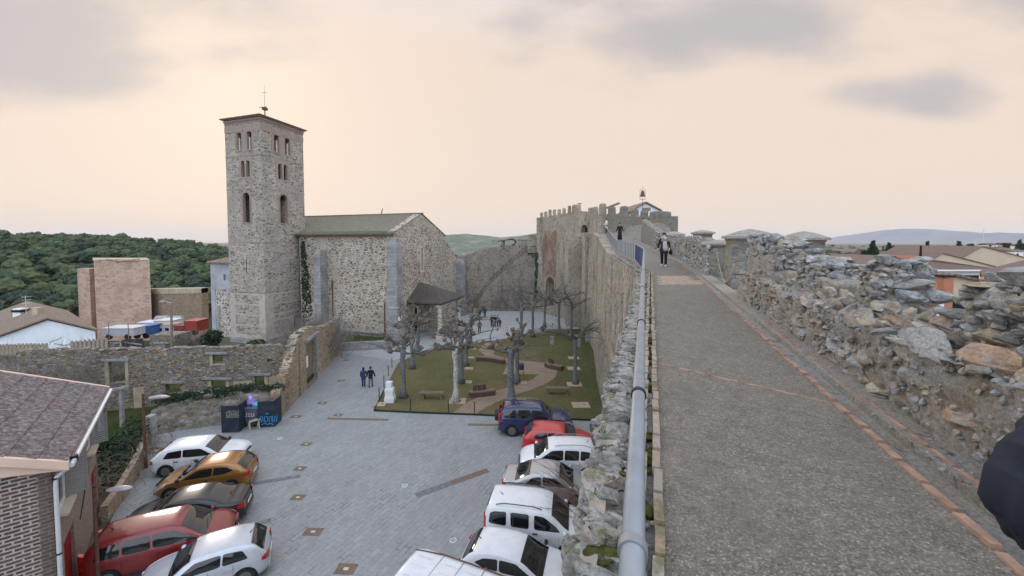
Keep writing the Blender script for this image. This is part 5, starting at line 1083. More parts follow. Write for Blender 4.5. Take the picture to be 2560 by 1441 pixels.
# low garden wall with creeper and wire between the house and the cars
gw = [Vector((-17.9, 17.2)), Vector((-18.7, 18.9)), Vector((-19.7, 20.6)), Vector((-20.8, 22.2)), Vector((-21.9, 23.6))]
t = thing('garden_wall', (-19, 21, ZP), 'low rendered garden wall overgrown with creeper behind the parked cars', 'wall')
mb = MB()
for i in range(len(gw) - 1):
    a, b = gw[i], gw[i + 1]; n = Vector((b - a).to_tuple()).normalized(); n = Vector((n.y, -n.x)) * .25
    h0, h1 = [.7, .9, 1.0, 1.0, 1.0][i], [.7, .9, 1.0, 1.0, 1.0][i + 1]
    P = [(a.x, a.y), (b.x, b.y), (b.x - n.x, b.y - n.y), (a.x - n.x, a.y - n.y)]; mb.prism(P, ZP - .2, lambda k, h0=h0, h1=h1: ZP + (h0, h1, h1, h0)[k])
mb.build('wall', 'side_stone', t)
mb = MB(); mb.box((-22.0, 23.9, ZP + .9), (.4, .4, 1.8)); mb.build('pier', 'concrete', t)
def tangle(mb, c, rx, ry, h, n, r=.02, seed=0, arch_=.5):
    for k in range(n):
        p = Vector((c[0] + random.gauss(0, rx * .5), c[1] + random.gauss(0, ry * .5), c[2])); d = Vector((random.gauss(0, 1), random.gauss(0, 1), 1.4)).normalized(); pts = [p]
        L = h * random.uniform(.5, 1.1); m = 7
        for q in range(m):
            d = (d + Vector((random.gauss(0, .25), random.gauss(0, .25), -arch_ * q / m + random.gauss(0, .1)))).normalized(); pts.append(pts[-1] + d * L / m)
        mb.tube(pts, [r * (1 - .75 * q / m) for q in range(m + 1)], 4, cap=False)
mb = MB()
for i in range(5): tangle(mb, (-19.6 - i * .55, 19.2 + i * 1.0, ZP + .7), .7, .8, 1.9, 26, .025, arch_=1.2)
o = mb.build('creeper_stems', 'twig', loc=(-20, 22, ZP)); tag(o, 'bare curling creeper stems hanging over the garden wall', 'creeper')
def leafcloud(mb, c, rad, n, size=.08, mi=0, flat=1.0, shell=.5, clump=.0):
    c = np.array(c); v = np.random.RandomState(int(abs(c[0] * 77 + c[1] * 13 + n) % 9999)).normal(size=(n, 3)); u = v / np.linalg.norm(v, axis=1)[:, None]
    rs = np.random.RandomState(n % 971 + 3); rr = (shell + (1 - shell) * rs.rand(n)) ; P = c + u * rr[:, None] * np.array(rad)
    if clump:
        sd = rs.randint(0, 999); k = np.array([noise.noise(Vector(p) * clump + Vector((sd, 0, 0))) for p in P]); P = c + (P - c) * (1 + .5 * k)[:, None]
    A = rs.normal(size=(n, 3)); A /= np.linalg.norm(A, axis=1)[:, None]; B = np.cross(A, rs.normal(size=(n, 3))); B /= np.linalg.norm(B, axis=1)[:, None]
    s_ = size * (.6 + .8 * rs.rand(n))[:, None]; o = len(mb.v)
    Q = np.stack([P - A * s_, P + B * s_ * .6, P + A * s_, P - B * s_ * .6], 1).reshape(-1, 3); mb.v.extend(map(tuple, Q.tolist())); mb.f.extend([(o + 4 * i, o + 4 * i + 1, o + 4 * i + 2, o + 4 * i + 3) for i in range(n)]); mb.m.extend([mi] * n)
mb = MB()
for i in range(7): leafcloud(mb, (-20.3 - i * .4, 19.4 + i * .75, ZP + .7 + (i % 3) * .3), (.9, .7, .8), 260, .09)
o = mb.build('creeper_leaves', 'leaf_dark', loc=(-20, 22, ZP)); tag(o, 'dark green creeper foliage and netting on the garden wall', 'creeper')
# ================================================================ ruined house
yard_z = -11.8
sheet('yard', [(-16.6, 28.4), (-19.3, 44), (-21, 47), (-46, 42), (-40, 22), (-27, 19.5), (-22.6, 25.4), (-19.4, 27.1)], yard_z, 'green_grass')
ru = thing('ruined_house', (-22, 30, yard_z), 'long roofless ruined house wall with empty window holes', 'ruin')
RA0 = Vector((-32.5, 25.9, yard_z)); RB0 = Vector((-16.9, 31.4, yard_z)); ruu = (RB0 - RA0); RL = ruu.length
def rpx(px):    # distance along the ruin wall for a pixel column
    k = (px - 1280) / 1000; d = ruu.normalized(); return (RA0.x - k * RA0.y) / (k * d.y - d.x)
def rz(px, py): s_ = rpx(px); return (605 - py) / 1000 * (RA0 + ruu.normalized() * s_).y - yard_z
def rr(px0, y0, px1, y1): return rect(rpx(px0), rz(px0, y1), rpx(px1), rz(px1, y0))
hls = [rr(253, 907, 304, 966), rr(520, 888, 548, 914), rr(660, 900, 674, 909), rr(401, 962, 436, 995), rr(514, 955, 556, 1002), rr(627, 942, 658, 975)]
topf = lambda s_: (605 - (882 - 14 * (s_ / RL) ** 1.0)) / 1000 * (RA0 + ruu.normalized() * s_).y - yard_z
mb = MB(); mb.panel(RA0, ruu, jag_top(0, RL, topf, .13, .5, -1.2), hls, .55); w_ = mb.build('long_wall', 'ruin_stone', ru)
nn = ruu.normalized().cross(Vector((0, 0, 1)))
mb = MB()
for (x0, x1, y) in ((243, 312, 903), (505, 560, 886), (392, 445, 960), (495, 570, 951), (612, 670, 940)):
    a = RA0 + ruu.normalized() * rpx(x0); b = RA0 + ruu.normalized() * rpx(x1); a.z += rz(x0, y); b.z += rz(x1, y); mb = MB(); mb.bar(a + nn * .0, b + nn * .0, .35, .14); mb.build('lintel', 'grey_wood', ru)
mb = MB()
for (x0, y0, x1, y1) in ((248, 905, 258, 968), (300, 905, 308, 968), (508, 957, 517, 1004), (554, 955, 562, 1003), (515, 890, 522, 916), (652, 945, 660, 976), (514, 912, 552, 919), (622, 972, 663, 979)):
    mb = MB(); mb.panel(RA0 + nn * .03, ruu, rr(x0, y0, x1, y1), [], .12); mb.build('window_trim', 'plaster_beige', ru)
for q in ((574, 955, 620, 1003), (664, 944, 690, 985), (318, 972, 345, 1075)): mb = MB(); mb.panel(RA0 + nn * .025, ruu, rr(*q), [], .05); mb.build('plaster_patch', 'plaster_beige', ru)
# wooden post and frame at the left opening
mb = MB(); a = at(252, 1070, 24.5); mb.bar((a.x, a.y, yard_z), at(250, 985, 24.5), .16); a = at(305, 1045, 25.0); mb.bar((a.x, a.y, yard_z - .2), at(303, 975, 25.0), .18); mb.bar(at(244, 984, 24.6), at(322, 966, 25.1), .2, .14); mb.build('timber_frame', 'grey_wood', ru)
# side wall towards the square
SA0 = Vector((-16.3, 27.6, ZP)); SB0 = Vector((-19.15, 44.2, ZP)); su = (SB0 - SA0); SL = su.length; sn = su.normalized().cross(Vector((0, 0, 1)))
stop = lambda s_: interp([(0, 1.7), (1.0, 2.1), (2.2, 3.1), (3.4, 4.6), (4.6, 5.0), (7, 5.0), (9, 4.4), (13, 4.0), (SL, 3.9)], s_)
mb = MB(); mb.panel(SA0, su, jag_top(0, SL, stop, .1, .5, -.2), [rect(5.6, 0, 8.1, 3.95)], .6); mb.build('side_wall', 'side_stone', ru)
mb = MB(); P = SA0 + su.normalized() * 5.6 - sn * .25
mb.panel(P, su, rect(0, 0, 2.5, 3.6), [], .06)
for k in range(8): mb.box(P + su.normalized() * (.15 + k * .31) + Vector((0, 0, 1.8)), (.02, .05, 3.6), rz=math.atan2(su.y, su.x))
mb.build('wooden_gate', 'old_wood', ru)
mb = MB(); mb.bar(SA0 + su.normalized() * 5.2 + Vector((0, 0, 4.05)), SA0 + su.normalized() * 8.5 + Vector((0, 0, 4.2)), .5, .2); mb.bar(SA0 + su.normalized() * 8.12 + Vector((0, 0, 0)), SA0 + su.normalized() * 8.12 + Vector((0, 0, 4)), .25, .12); mb.build('gate_frame', 'grey_wood', ru)
mb = MB(); mb.panel(SA0 + su.normalized() * 5.9 - sn * .17, su, rect(0, 1.6, .7, 2.6), [], .02); o = mb.build('paper_notice', 'white_plain', ru)
mb = MB(); it = []
for k in range(60): s_ = random.uniform(4.2, SL); it.append((tuple(SA0 + su.normalized() * s_ - sn * random.uniform(.05, .5) + Vector((0, 0, stop(s_) + .02))), (.22, .2, .09), rotm(0, 0, k)))
for k in range(50): s_ = random.uniform(0, RL); it.append((tuple(RA0 + ruu.normalized() * s_ - nn * random.uniform(.05, .5) + Vector((0, 0, topf(s_) + .0))), (.25, .2, .08), rotm(0, 0, k)))
mb.rocks(it, 1); mb.build('mossy_top', 'ruin_stone', ru)
# ruin's raised gravel slope left of the gate
mb = MB(); it = []
for k in range(70): s_ = random.uniform(.3, 4.5); it.append((tuple(SA0 + su.normalized() * s_ - sn * random.uniform(.1, .6) + Vector((0, 0, stop(s_) - random.uniform(0, .15)))), (random.uniform(.15, .3), .2, .09), rotm(0, .2, random.random() * 3)))
mb.rocks(it, 1); mb.build('rubble_edge', 'ruin_stone', ru)
# revetment
t = thing('rubble_revetment', (-21.5, 26.2, ZP), 'low rubble retaining wall with mossy top below the ruined house', 'retaining wall')
rv = [G(362, 1094), G(430, 1080), G(500, 1070), G(560, 1062), G(600, 1056), G(690, 1048)]
mb = MB(); rg = []
for i in range(24):
    t_ = i / 23 * (len(rv) - 1); k = min(int(t_), len(rv) - 2); p = rv[k].lerp(rv[k + 1], t_ - k); hh = interp([(0, 1.5), (.4, 2.0), (.75, 1.9), (1, 1.2)], i / 23); ring = []
    for q in range(8): ring.append(Vector((p.x + .1 * noise.noise(Vector((i, q, 0))), p.y + q * .07 + .12 * noise.noise(Vector((i * .9, q * .9, 3))), ZP - .1 + (hh + .1) * q / 7)))
    ring += [Vector((p.x, p.y + 1.6, ZP + hh + .1)), Vector((p.x, p.y + 1.8, ZP - .1))]; rg.append(ring[::-1])
mb.loft(rg); mb.build('wall', 'revetment_stone', t)
mb = MB()
for i in range(60):
    k = random.random() * (len(rv) - 1.01); j = int(k); p = rv[j].lerp(rv[j + 1], k - j); leafcloud(mb, (p.x, p.y + .5 + random.random() * .9, ZP + 1.85 + random.random() * .25), (.4, .4, .22), 110, .06)
mb.build('ground_ivy', 'leaf_dark', t)
# old barn roof behind the ruin
ob = thing('old_barn', (-36, 33, yard_z), 'old barn with a sagging mossy channel-tile roof partly fallen in behind the ruined wall', 'barn')
def roofpatch(mb, px0, px1, ytop0, ytop1, ybot0, ybot1, Yt, Yb, step=.34, mi=0):
    a, b = at(px0, ytop0, Yt), at(px1, ytop1, Yt); c, d = at(px0, ybot0, Yb), at(px1, ybot1, Yb); n = max(2, int((b - a).length / step))
    mb.quad(c, d, b, a, mi)
    for k in range(n + 1):
        t_ = k / n; p, q = a.lerp(b, t_), c.lerp(d, t_); m = 7; sag = random.uniform(-.03, .03); mb.tube([p.lerp(q, j / m) + Vector((0, 0, .06 + sag + random.uniform(-.015, .015))) for j in range(m + 1)], [.1 + .02 * (j % 2) for j in range(m + 1)], 6, mi)
mb = MB(); roofpatch(mb, -140, 116, 868, 862, 896, 890, 35, 31); roofpatch(mb, 180, 266, 856, 850, 884, 876, 35, 31.5); mb.build('roof', 'roof_old', ob)
mb = MB(); mb.panel(at(-140, 890, 31.6), at(267, 872, 31.6) - at(-140, 890, 31.6), rect(0, -2.2, 14, -.15), [], .4); mb.build('wall', 'ruin_stone', ob)
mb = MB()
for k in range(15): a = at(116 + random.uniform(0, 66), 862 + random.uniform(-6, 24), 32.5 + random.random() * 2); mb.bar(a, a + Vector((random.uniform(-1.2, 1.2), random.uniform(-.6, 1.2), random.uniform(-.4, .4))), .07)
for k in range(15): a = at(268 + random.uniform(0, 60), 852 + random.uniform(0, 22), 33 + random.random() * 2); mb.bar(a, a + Vector((random.uniform(-1.2, 1.2), random.uniform(-.6, 1.2), random.uniform(-.4, .4))), .07)
mb.build('broken_rafters', 'grey_wood', ob)['kind'] = 'stuff'
mb = MB(); a, b = at(306, 850, 34), at(357, 846, 34); mb.quad(at(308, 873, 33.5), at(362, 870, 33.5), b, a); mb.quad(at(308, 874, 33.4), at(362, 871, 33.4), at(362, 871, 36), at(308, 874, 36)); mb.build('shed_roof', 'dark', ob)
# ================================================================ white house and distant keep on the left
wh = thing('white_house', (-53, 46, -16), 'white rendered house with a shallow brown gable roof beyond the ruins', 'house')
Yw = 46
def wp(px, py, Y=Yw): return at(px, py, Y)
g0 = wp(-190, 870); g1 = wp(238, 870); wl = (g1 - g0).length
mb = MB(); W_ = [wp(-190, 880), wp(-60, 864), wp(118, 801), wp(238, 829)]; W_ = [Vector((W_[0].x, Yw, -17)), Vector((W_[3].x, Yw, -17)), W_[3], W_[2], W_[1], W_[0]]
dv = Vector((-18, 13, 0)); mb.add(W_ + [w + dv for w in W_], [(0, 1, 2, 3, 4, 5), (1, 7, 8, 2), (2, 8, 9, 3), (3, 9, 10, 4), (5, 4, 10, 11), (0, 5, 11, 6), (11, 10, 9, 8, 7, 6)]); mb.build('wall', 'white_render', wh)
mb = MB()
for (a, b) in (((118, 798), (246, 828)), ((118, 798), (-60, 862))):
    A_, B_ = wp(*a, Yw - .35), wp(*b, Yw - .35); C_, D_ = A_ + Vector((-18, 13, 0)), B_ + Vector((-18, 13, 0)); tq = Vector((0, 0, .18))
    vs = [A_, B_, D_, C_, A_ + tq, B_ + tq, D_ + tq, C_ + tq]; fs = [(0, 1, 5, 4), (1, 2, 6, 5), (2, 3, 7, 6), (3, 0, 4, 7), (4, 5, 6, 7), (3, 2, 1, 0)]; mb.add(vs, fs)
mb.build('roof', 'roof_white_house', wh)
mb = MB(); mb.box(wp(95, 783, 49), (.7, .7, 1.4)); mb.build('chimney', 'plaster_beige', wh)
mb = MB(); mb.box(wp(52, 790, 52), (1.0, .9, 2.0)); c_ = mb.build('chimney', 'white_plain', wh); mb = MB(); mb.box(wp(52, 777, 52), (1.2, 1.1, .3)); mb.build('chimney_cap', 'dark', c_)
mb = MB(); a = wp(66, 790, 51); mb.bar(a, a + Vector((0, 0, 2.6)), .04)
for z in (1.6, 2.0, 2.4): mb.bar(a + Vector((-.5, 0, z)), a + Vector((.7, 0, z + .1)), .04)
mb.build('antenna', 'pvc', wh)
KY = 96
kp = thing('brown_keep', (-98, KY, -21), 'tall brown masonry castle keep with flat top beyond the white house', 'castle keep')
def kx(px, Y=KY): return (px - 1280) / 1000 * Y
def kz(py, Y=KY): return (605 - py) / 1000 * Y
mb = MB(); mb.prism([(kx(233), KY), (kx(368), KY + .5), (kx(368, KY + 13), KY + 13), (kx(233, KY + 13), KY + 13)], -24, lambda i: kz(652)); mb.build('keep_wall', 'brown_keep', kp)
mb = MB(); mb.prism([(kx(190, 101), 101), (kx(236, 101), 99.5), (kx(236, 101), 108), (kx(190, 101), 110)], -24, kz(672, 101)); mb.build('rear_wall', 'brown_keep', kp)
mb = MB(); it = []
for k in range(70): it.append(((random.uniform(kx(236), kx(340)), KY + random.uniform(.2, 1.2), kz(652) + random.uniform(-.05, .35) * (1 if k % 3 else .2)), (.6, .5, .25), rotm(0, 0, k)))
mb.rocks(it, 0); mb.build('broken_top', 'brown_keep', kp)
mb = MB(); mb.prism([(kx(232), KY - .1), (kx(369), KY + .4), (kx(367, KY + 13), KY + 13), (kx(231, KY + 13), KY + 13)], kz(652), kz(650)); mb.build('top_slab', 'plaster_beige', kp)
bwl = thing('brown_curtain_wall', (-86, 100, -21), 'brown rubble curtain wall joining the keep to the church side', 'town wall')
mb = MB(); mb.prism([(kx(360, 100), 100), (kx(500, 92), 92), (kx(500, 92), 94), (kx(360, 100), 102)], -24, lambda i: [kz(724, 100), kz(722, 92), kz(722, 92), kz(724, 100)][i]); mb.build('wall', 'brown_wall', bwl)
mb = MB(); mb.prism([(kx(360, 100), 99.9), (kx(500, 92), 91.9), (kx(500, 92), 94.1), (kx(360, 100), 102.1)], lambda i: [kz(736, 100), kz(734, 92), kz(734, 92), kz(736, 100)][i], lambda i: [kz(723.4, 100), kz(721.4, 92), kz(721.4, 92), kz(723.4, 100)][i]); mb.build('wall_cap', 'plaster_beige', bwl)
# trucks, crates and wagons of a fairground depot
def trailer(name, lab, cat, px0, px1, y0, y1, Y, mats, rz=0, wheels=2, win=False):
    a, b = at(px0, y1 + 7, Y), at(px1, y1 + 7, Y); h = (y1 + 7 - y0) / 1000 * Y; L = b.x - a.x; t = thing(name, ((a.x + b.x) / 2, Y, a.z), lab, cat); c = Vector(((a.x + b.x) / 2, Y + 1.2, a.z))
    mb = MB(); mb.box(c + Vector((0, 0, .55 + (h - .55) / 2)), (L, 2.4, h - .55)); mb.build('box_body', mats[0], t)
    mb = MB(); mb.box(c + Vector((0, 0, h + .04)), (L + .1, 2.5, .12)); mb.build('roof', mats[1], t)
    for k in range(wheels): mb = MB(); x = c.x - L * .3 + k * L * .6 / max(1, wheels - 1); mb.cyl((x, Y - .05, a.z + .4), (x, Y + .25, a.z + .4), .42, .42, 12); mb.build('wheel', 'dark', t)
    if win:
        for k in range(3): mb = MB(); mb.box(c + Vector((-L * .3 + k * L * .3, -1.2, h * .65)), (L * .16, .06, h * .28)); mb.build('window', 'window_glass', t)
    return t
trailer('box_trailer', 'long white box trailer parked beside the brown keep', 'trailer', 256, 334, 822, 843, 58, ('dull_white', 'dull_white'))
trailer('box_trailer', 'short bright blue box trailer between white trailers', 'trailer', 334, 372, 817, 840, 60, ('blue_box', 'blue_box'))
trailer('caravan', 'small white and cream caravan behind the blue trailer', 'caravan', 372, 430, 814, 836, 62, ('dull_white', 'slab'), win=True)
trailer('caravan', 'white van body with dark windows behind the trailers', 'caravan', 342, 404, 808, 820, 67, ('dull_white', 'dull_white'), win=True)
trailer('caravan', 'white cab with dark windows right of the other caravans', 'caravan', 385, 430, 803, 818, 66, ('dull_white', 'dull_white'), win=True)
t = trailer('red_truck', 'red fairground truck parked against the curtain wall by the church annex', 'truck', 461, 493, 804, 832, 60, ('red_box', 'red_box'))
trailer('red_cart', 'dark red low machine beside the red truck', 'machine', 435, 462, 816, 830, 60, ('red_door', 'rust'))
t = thing('round_tanks', (-60, 74, -19), 'pair of pale round fuel tanks against the curtain wall', 'tank')
for px in (408, 442): a = at(px, 800, 72); mb = MB(); mb.cyl(a + Vector((-1.1, 0, 0)), a + Vector((1.1, 0, 0)), .75, .75, 14); mb.build('tank', 'concrete', t)
shed = thing('small_shed', tuple(at(405, 875, 40)), 'small stone shed with a grey shutter behind the ruined wall', 'shed')
mb = MB(); a = at(385, 868, 40); mb.box((a.x + .9, 41, a.z - .5), (2.6, 2, 3.4)); mb.build('wall', 'ruin_stone', shed); mb = MB(); a = at(403, 866, 39.9); mb.box((a.x, 39.95, a.z), (.9, .1, .8)); mb.build('shutter', 'shutter', shed); mb = MB(); a = at(405, 858, 39.9); mb.box((a.x, 40.2, a.z), (1.6, .8, .12)); mb.build('slab', 'concrete', shed)
def pole(px, y0, y1, Y, r, lab, mat='old_wood', lamp=True):
    a, b = at(px, y1, Y), at(px - 2, y0, Y); t = thing('utility_pole', tuple(a), lab, 'pole'); mb = MB(); mb.cyl(a, b, r, r * .8, 8); mb.build('post', mat, t)
    if lamp: mb = MB(); mb.bar(b, b + Vector((-.7, 0, .15)), .06); mb.box(b + Vector((-.8, 0, .12)), (.5, .25, .12)); mb.build('lamp_head', 'galv', t)
pole(430, 758, 892, 37, .11, 'rusty lamp pole between the depot and the ruined wall')
pole(548, 765, 872, 42, .17, 'thick concrete pole in front of the church annex', 'concrete', False)
pole(273, 805, 850, 55, .05, 'thin bare stake left of the white trailer', 'old_wood', False); pole(322, 808, 852, 55, .06, 'thin bare stake in front of the blue trailer', 'old_wood', False)
# ================================================================ trees and shrubs
def bush(loc, rx, rz_, n, lab, name='bush', mat='leaf_dark', size=.12, cat='bush', sub=5):
    t = thing(name, loc, lab, cat); mb = MB(); rs = random.Random(n)
    for k in range(sub): leafcloud(mb, (loc[0] + rs.uniform(-.5, .5) * rx, loc[1] + rs.uniform(-.5, .5) * rx, loc[2] + rz_ * rs.uniform(.4, .8)), (rx * .55, rx * .55, rz_ * .5), n // sub, size)
    mb.build('foliage', mat, t); mb = MB()
    for k in range(5): mb.tube([Vector(loc), Vector(loc) + Vector((rs.uniform(-.5, .5) * rx, rs.uniform(-.3, .3) * rx, rz_ * .9))], [.05, .01], 5)
    mb.build('stem', 'twig', t); return t
p = at(528, 862, 41); bush((p.x, p.y, p.z - .3), 1.1, 1.5, 1500, 'dark evergreen bush at the foot of the church annex')
p = at(642, 868, 41); bush((p.x, p.y, p.z - .3), 1.0, .9, 900, 'small green bush at the foot of the bell tower', mat='leaf_mid')
def brush(loc, rx, h, n, lab, mat='brush_grey', r=.014, group=None):
    mb = MB()
    for k in range(n):
        p = Vector((loc[0] + random.gauss(0, rx * .35), loc[1] + random.gauss(0, rx * .35), loc[2])); d = Vector((random.gauss(0, .5), random.gauss(0, .5), 1)).normalized(); pts = [p]; L = h * random.uniform(.6, 1.1)
        for q in range(5): d = (d + Vector((random.gauss(0, .16), random.gauss(0, .16), .05))).normalized(); pts.append(pts[-1] + d * L / 5)
        mb.tube(pts, [r, r * .9, r * .7, r * .5, r * .35, r * .2], 3, cap=False)
        for j in (2, 3, 4):
            dd = (d + Vector((random.gauss(0, .7), random.gauss(0, .7), .2))).normalized(); mb.tube([pts[j], pts[j] + dd * L * .3], [r * .5, r * .2], 3, cap=False)
    o = mb.build('bare_bush', mat, loc=loc); return tag(o, lab, 'bush', group)
p = at(785, 850, 41); brush((p.x, p.y, ZP + .5), 3.6, 4.6, 520, 'grey leafless bush at the foot of the nave behind the ruin', r=.026)
p = at(470, 868, 40); brush((p.x, p.y, p.z - .3), 1.8, 1.9, 90, 'dark bare shrub below the red truck', 'twig', .03)
p = at(50, 900, 26); brush((p.x + 1, p.y + .5, yard_z), 5.0, 4.9, 560, 'hazy mass of bare twigs at the left end of the ruined wall', 'brush_grey', .018)
# twigs sprouting from the wall foot over the parked cars
mb = MB()
for k in range(34):
    a = Vector((3.2 + random.uniform(-.5, .6), 17.0 + random.uniform(-1.6, 1.5), -11.5)); d = Vector((-.62 + random.gauss(0, .22), random.gauss(0, .25), .9)).normalized(); pts = [a]; L = random.uniform(1.3, 2.8)
    for q in range(6): d = (d + Vector((-.05, 0, -.03 * q)) + Vector((random.gauss(0, .06), random.gauss(0, .06), 0))).normalized(); pts.append(pts[-1] + d * L / 6)
    mb.tube(pts, [.014, .013, .012, .01, .008, .006, .004], 4, cap=False)
    for j in (3, 4, 5): mb.tube([pts[j], pts[j] + (d + Vector((random.gauss(0, .6), random.gauss(0, .5), .1))) * .35], [.006, .003], 3, cap=False)
# keep them in the frame band just left of the coping, over the cars
mb.v = [(x * 1.0, y, z) for x, y, z in mb.v]
o = mb.build('bare_shrub', 'twig_red', loc=(4, 17, ZP)); tag(o, 'thin reddish bare shrub branches rising between the parked cars and the wall', 'shrub')
# pollarded plane trees
def knob(mb, p, r, mi=1): mb.rocks([(tuple(p), (r, r, r * .9), rotm(random.random() * 3, random.random() * 3, 0)), (tuple(Vector(p) + Vector((random.uniform(-.6, .6) * r, random.uniform(-.6, .6) * r, r * .7))), (r * .6,) * 3, rotm(0, random.random(), 0)), (tuple(Vector(p) + Vector((random.uniform(-.8, .8) * r, random.uniform(-.6, .6) * r, r * .2))), (r * .55,) * 3, rotm(0, random.random(), 0))], 1, mi)
def pollard(px, py, h, lab, pale=False, style='fist', lean=0, rad=.2, spread=1.5, seed=1, ztop=None):
    rs = random.Random(seed); random.seed(seed); b_ = G(px, py, ZP + .05); t = thing('plane_tree', tuple(b_), lab, 'tree', 'pollarded plane trees in the garden'); mb = MB(); pts = []; rr_ = []
    for k in range(9):
        u_ = k / 8; pts.append(b_ + Vector((lean * u_ + rs.gauss(0, .03), rs.gauss(0, .03), h * u_))); rr_.append(rad * (1.35 - .55 * min(1, u_ * 4) * 1 - .12 * u_ + (.2 if k in (7, 8) else 0)) + rs.uniform(-.01, .01))
    rr_[0] *= 1.25; mb.tube(pts, rr_, 12)
    mb.build('trunk', 'bark_pale' if pale else 'bark', t, smooth=True); top = pts[-1]; mb = MB(); nl = rs.randint(5, 7)
    for k in range(nl):
        a = 2 * math.pi * k / nl + rs.uniform(-.4, .4); L = spread * rs.uniform(.65, 1.35); d = Vector((math.cos(a), math.sin(a) * .8, rs.uniform(.0, .6))).normalized(); p = top - Vector((0, 0, rs.uniform(0, .5))); q = [p]
        for j in range(4): d = (d + Vector((rs.gauss(0, .22), rs.gauss(0, .22), rs.gauss(.05, .22)))).normalized(); q.append(q[-1] + d * L / 4)
        r0 = rad * rs.uniform(.34, .5); mb.tube(q, [r0, r0 * .85, r0 * .7, r0 * .62, r0 * .7], 7, 0)
        if style != 'thin':
            knob(mb, q[-1], rs.uniform(.13, .22)); 
            if rs.random() < .8: knob(mb, q[2] + Vector((0, 0, .12)), rs.uniform(.1, .17))
        for j in range(rs.randint(1, 2)):
            i0 = rs.randint(1, 3); dd = (d + Vector((rs.gauss(0, .7), rs.gauss(0, .6), rs.uniform(0, .9)))).normalized(); e = [q[i0]]; l2 = L * rs.uniform(.35, .7)
            for _ in range(3): dd = (dd + Vector((rs.gauss(0, .25), rs.gauss(0, .25), rs.gauss(0, .2)))).normalized(); e.append(e[-1] + dd * l2 / 3)
            mb.tube(e, [r0 * .6, r0 * .5, r0 * .42, r0 * .4], 6, 0)
            if style != 'thin': knob(mb, e[-1], rs.uniform(.12, .2))
        if style == 'thin' or rs.random() < .6:     # long whippy shoots
            for j in range(2 if style != 'thin' else 4):
                dd = Vector((math.cos(a + rs.gauss(0, .5)), math.sin(a + rs.gauss(0, .5)), rs.uniform(-.1, .45))).normalized(); e = [q[rs.randint(2, 4)]]; l2 = rs.uniform(1.6, 3.2)
                for m in range(7): dd = (dd + Vector((rs.gauss(0, .12), rs.gauss(0, .12), -.07 if m > 2 else .06))).normalized(); e.append(e[-1] + dd * l2 / 7)
                mb.tube(e, [.042, .038, .034, .03, .026, .022, .018, .014], 5, 0)
                if rs.random() < .6: knob(mb, e[-1], .1)
    mb.build('crown', ['bark_dark', 'knob'], t, smooth=False); random.seed(seed + 99); return t
pollard(1008, 994, 4.0, 'pollarded plane with a dense fist of knobs beside the white pedestal', seed=3, rad=.25, spread=1.3)
pollard(1139, 1006, 4.2, 'plane with a pale peeling trunk in a paved tree pit near the front kerb', True, seed=4, rad=.24, spread=1.7)
pollard(1277, 1010, 4.3, 'stout dark plane where the brick path leaves the garden, behind the cars', seed=5, rad=.32, spread=1.9)
pollard(1438, 960, 4.3, 'slim plane standing on a square slab in the strip by the town wall', style='thin', seed=6, rad=.2, spread=1.6)
pollard(1031, 922, 4.3, 'plane at the left edge of the lawn facing the porch', seed=7, rad=.22, spread=1.7)
pollard(1153, 958, 4.4, 'plane in mid lawn just behind the pale trunk', seed=8, rad=.25, spread=1.9)
pollard(1293, 958, 3.9, 'plane close behind the stout dark one, beside the litter bin', seed=9, rad=.22, spread=1.4)
pollard(1043, 884, 4.0, 'leaning plane on the paving in front of the porch column', seed=10, rad=.24, spread=1.5, lean=.3)
pollard(1166, 915, 4.2, 'plane on the lawn left of the curved path bend', seed=11, rad=.2, spread=1.7)
pollard(1178, 872, 4.2, 'plane at the head of the lawn next to the path mouth', seed=12, rad=.2, spread=1.8)
pollard(1303, 862, 4.4, 'plane at the far edge of the lawn, second beyond the path', style='thin', seed=13, rad=.22, spread=1.8)
pollard(1332, 843, 4.4, 'plane at the far edge of the lawn beside the small red bin', style='thin', seed=14, rad=.22, spread=2.0)
pollard(1397, 836, 4.3, 'far plane with tangled whips in front of the pointed doorway', style='thin', seed=15, rad=.22, spread=2.3)
pollard(1428, 850, 4.3, 'far plane with tangled whips beside the big buttress', style='thin', seed=16, rad=.22, spread=2.4)
pollard(1362, 818, 4.3, 'farthest plane, by the low wall under the castle tower', style='thin', seed=17, rad=.2, spread=2.2)
random.seed(11)
# leafy tree prototypes for the town and valley
def leafy(kind, seed):
    rs = random.Random(seed); t = thing('town_tree', (0, 0, 0), None, None); mb = MB(); mb.tube([Vector((0, 0, 0)), Vector((.05, 0, .5)), Vector((0, .05, .85))], [.05, .035, .012], 6); mb.build('trunk', 'twig', t, local=True); mb = MB()
    if kind == 'cone':
        for k in range(26): z = .12 + .86 * k / 25; r = .3 * (1 - (z - .1) * 1.02) + .03; leafcloud(mb, (rs.gauss(0, .03), rs.gauss(0, .03), z), (r, r, .07), 60, .05 * (1.2 - z * .6), shell=.3, clump=3)
    elif kind == 'column':
        for k in range(16): z = .06 + .9 * k / 15; r = .12 * math.sin(math.pi * (.12 + .8 * z)) + .02; leafcloud(mb, (0, 0, z), (r, r, .06), 50, .035)
    else:
        for k in range(22): a = rs.random() * 6.28; q = rs.random() ** .5 * .3; z = .35 + rs.random() * .5; leafcloud(mb, (q * math.cos(a), q * math.sin(a), z), (.17, .17, .12), 70, .045, shell=.3, clump=4)
    mb.build('crown', 'leaf_dark', t, local=True); return t
PROTO = {'cone': leafy('cone', 1), 'column': leafy('column', 2), 'round': leafy('round', 3), 'cone2': leafy('cone', 8), 'round2': leafy('round', 9)}
used_p = set()
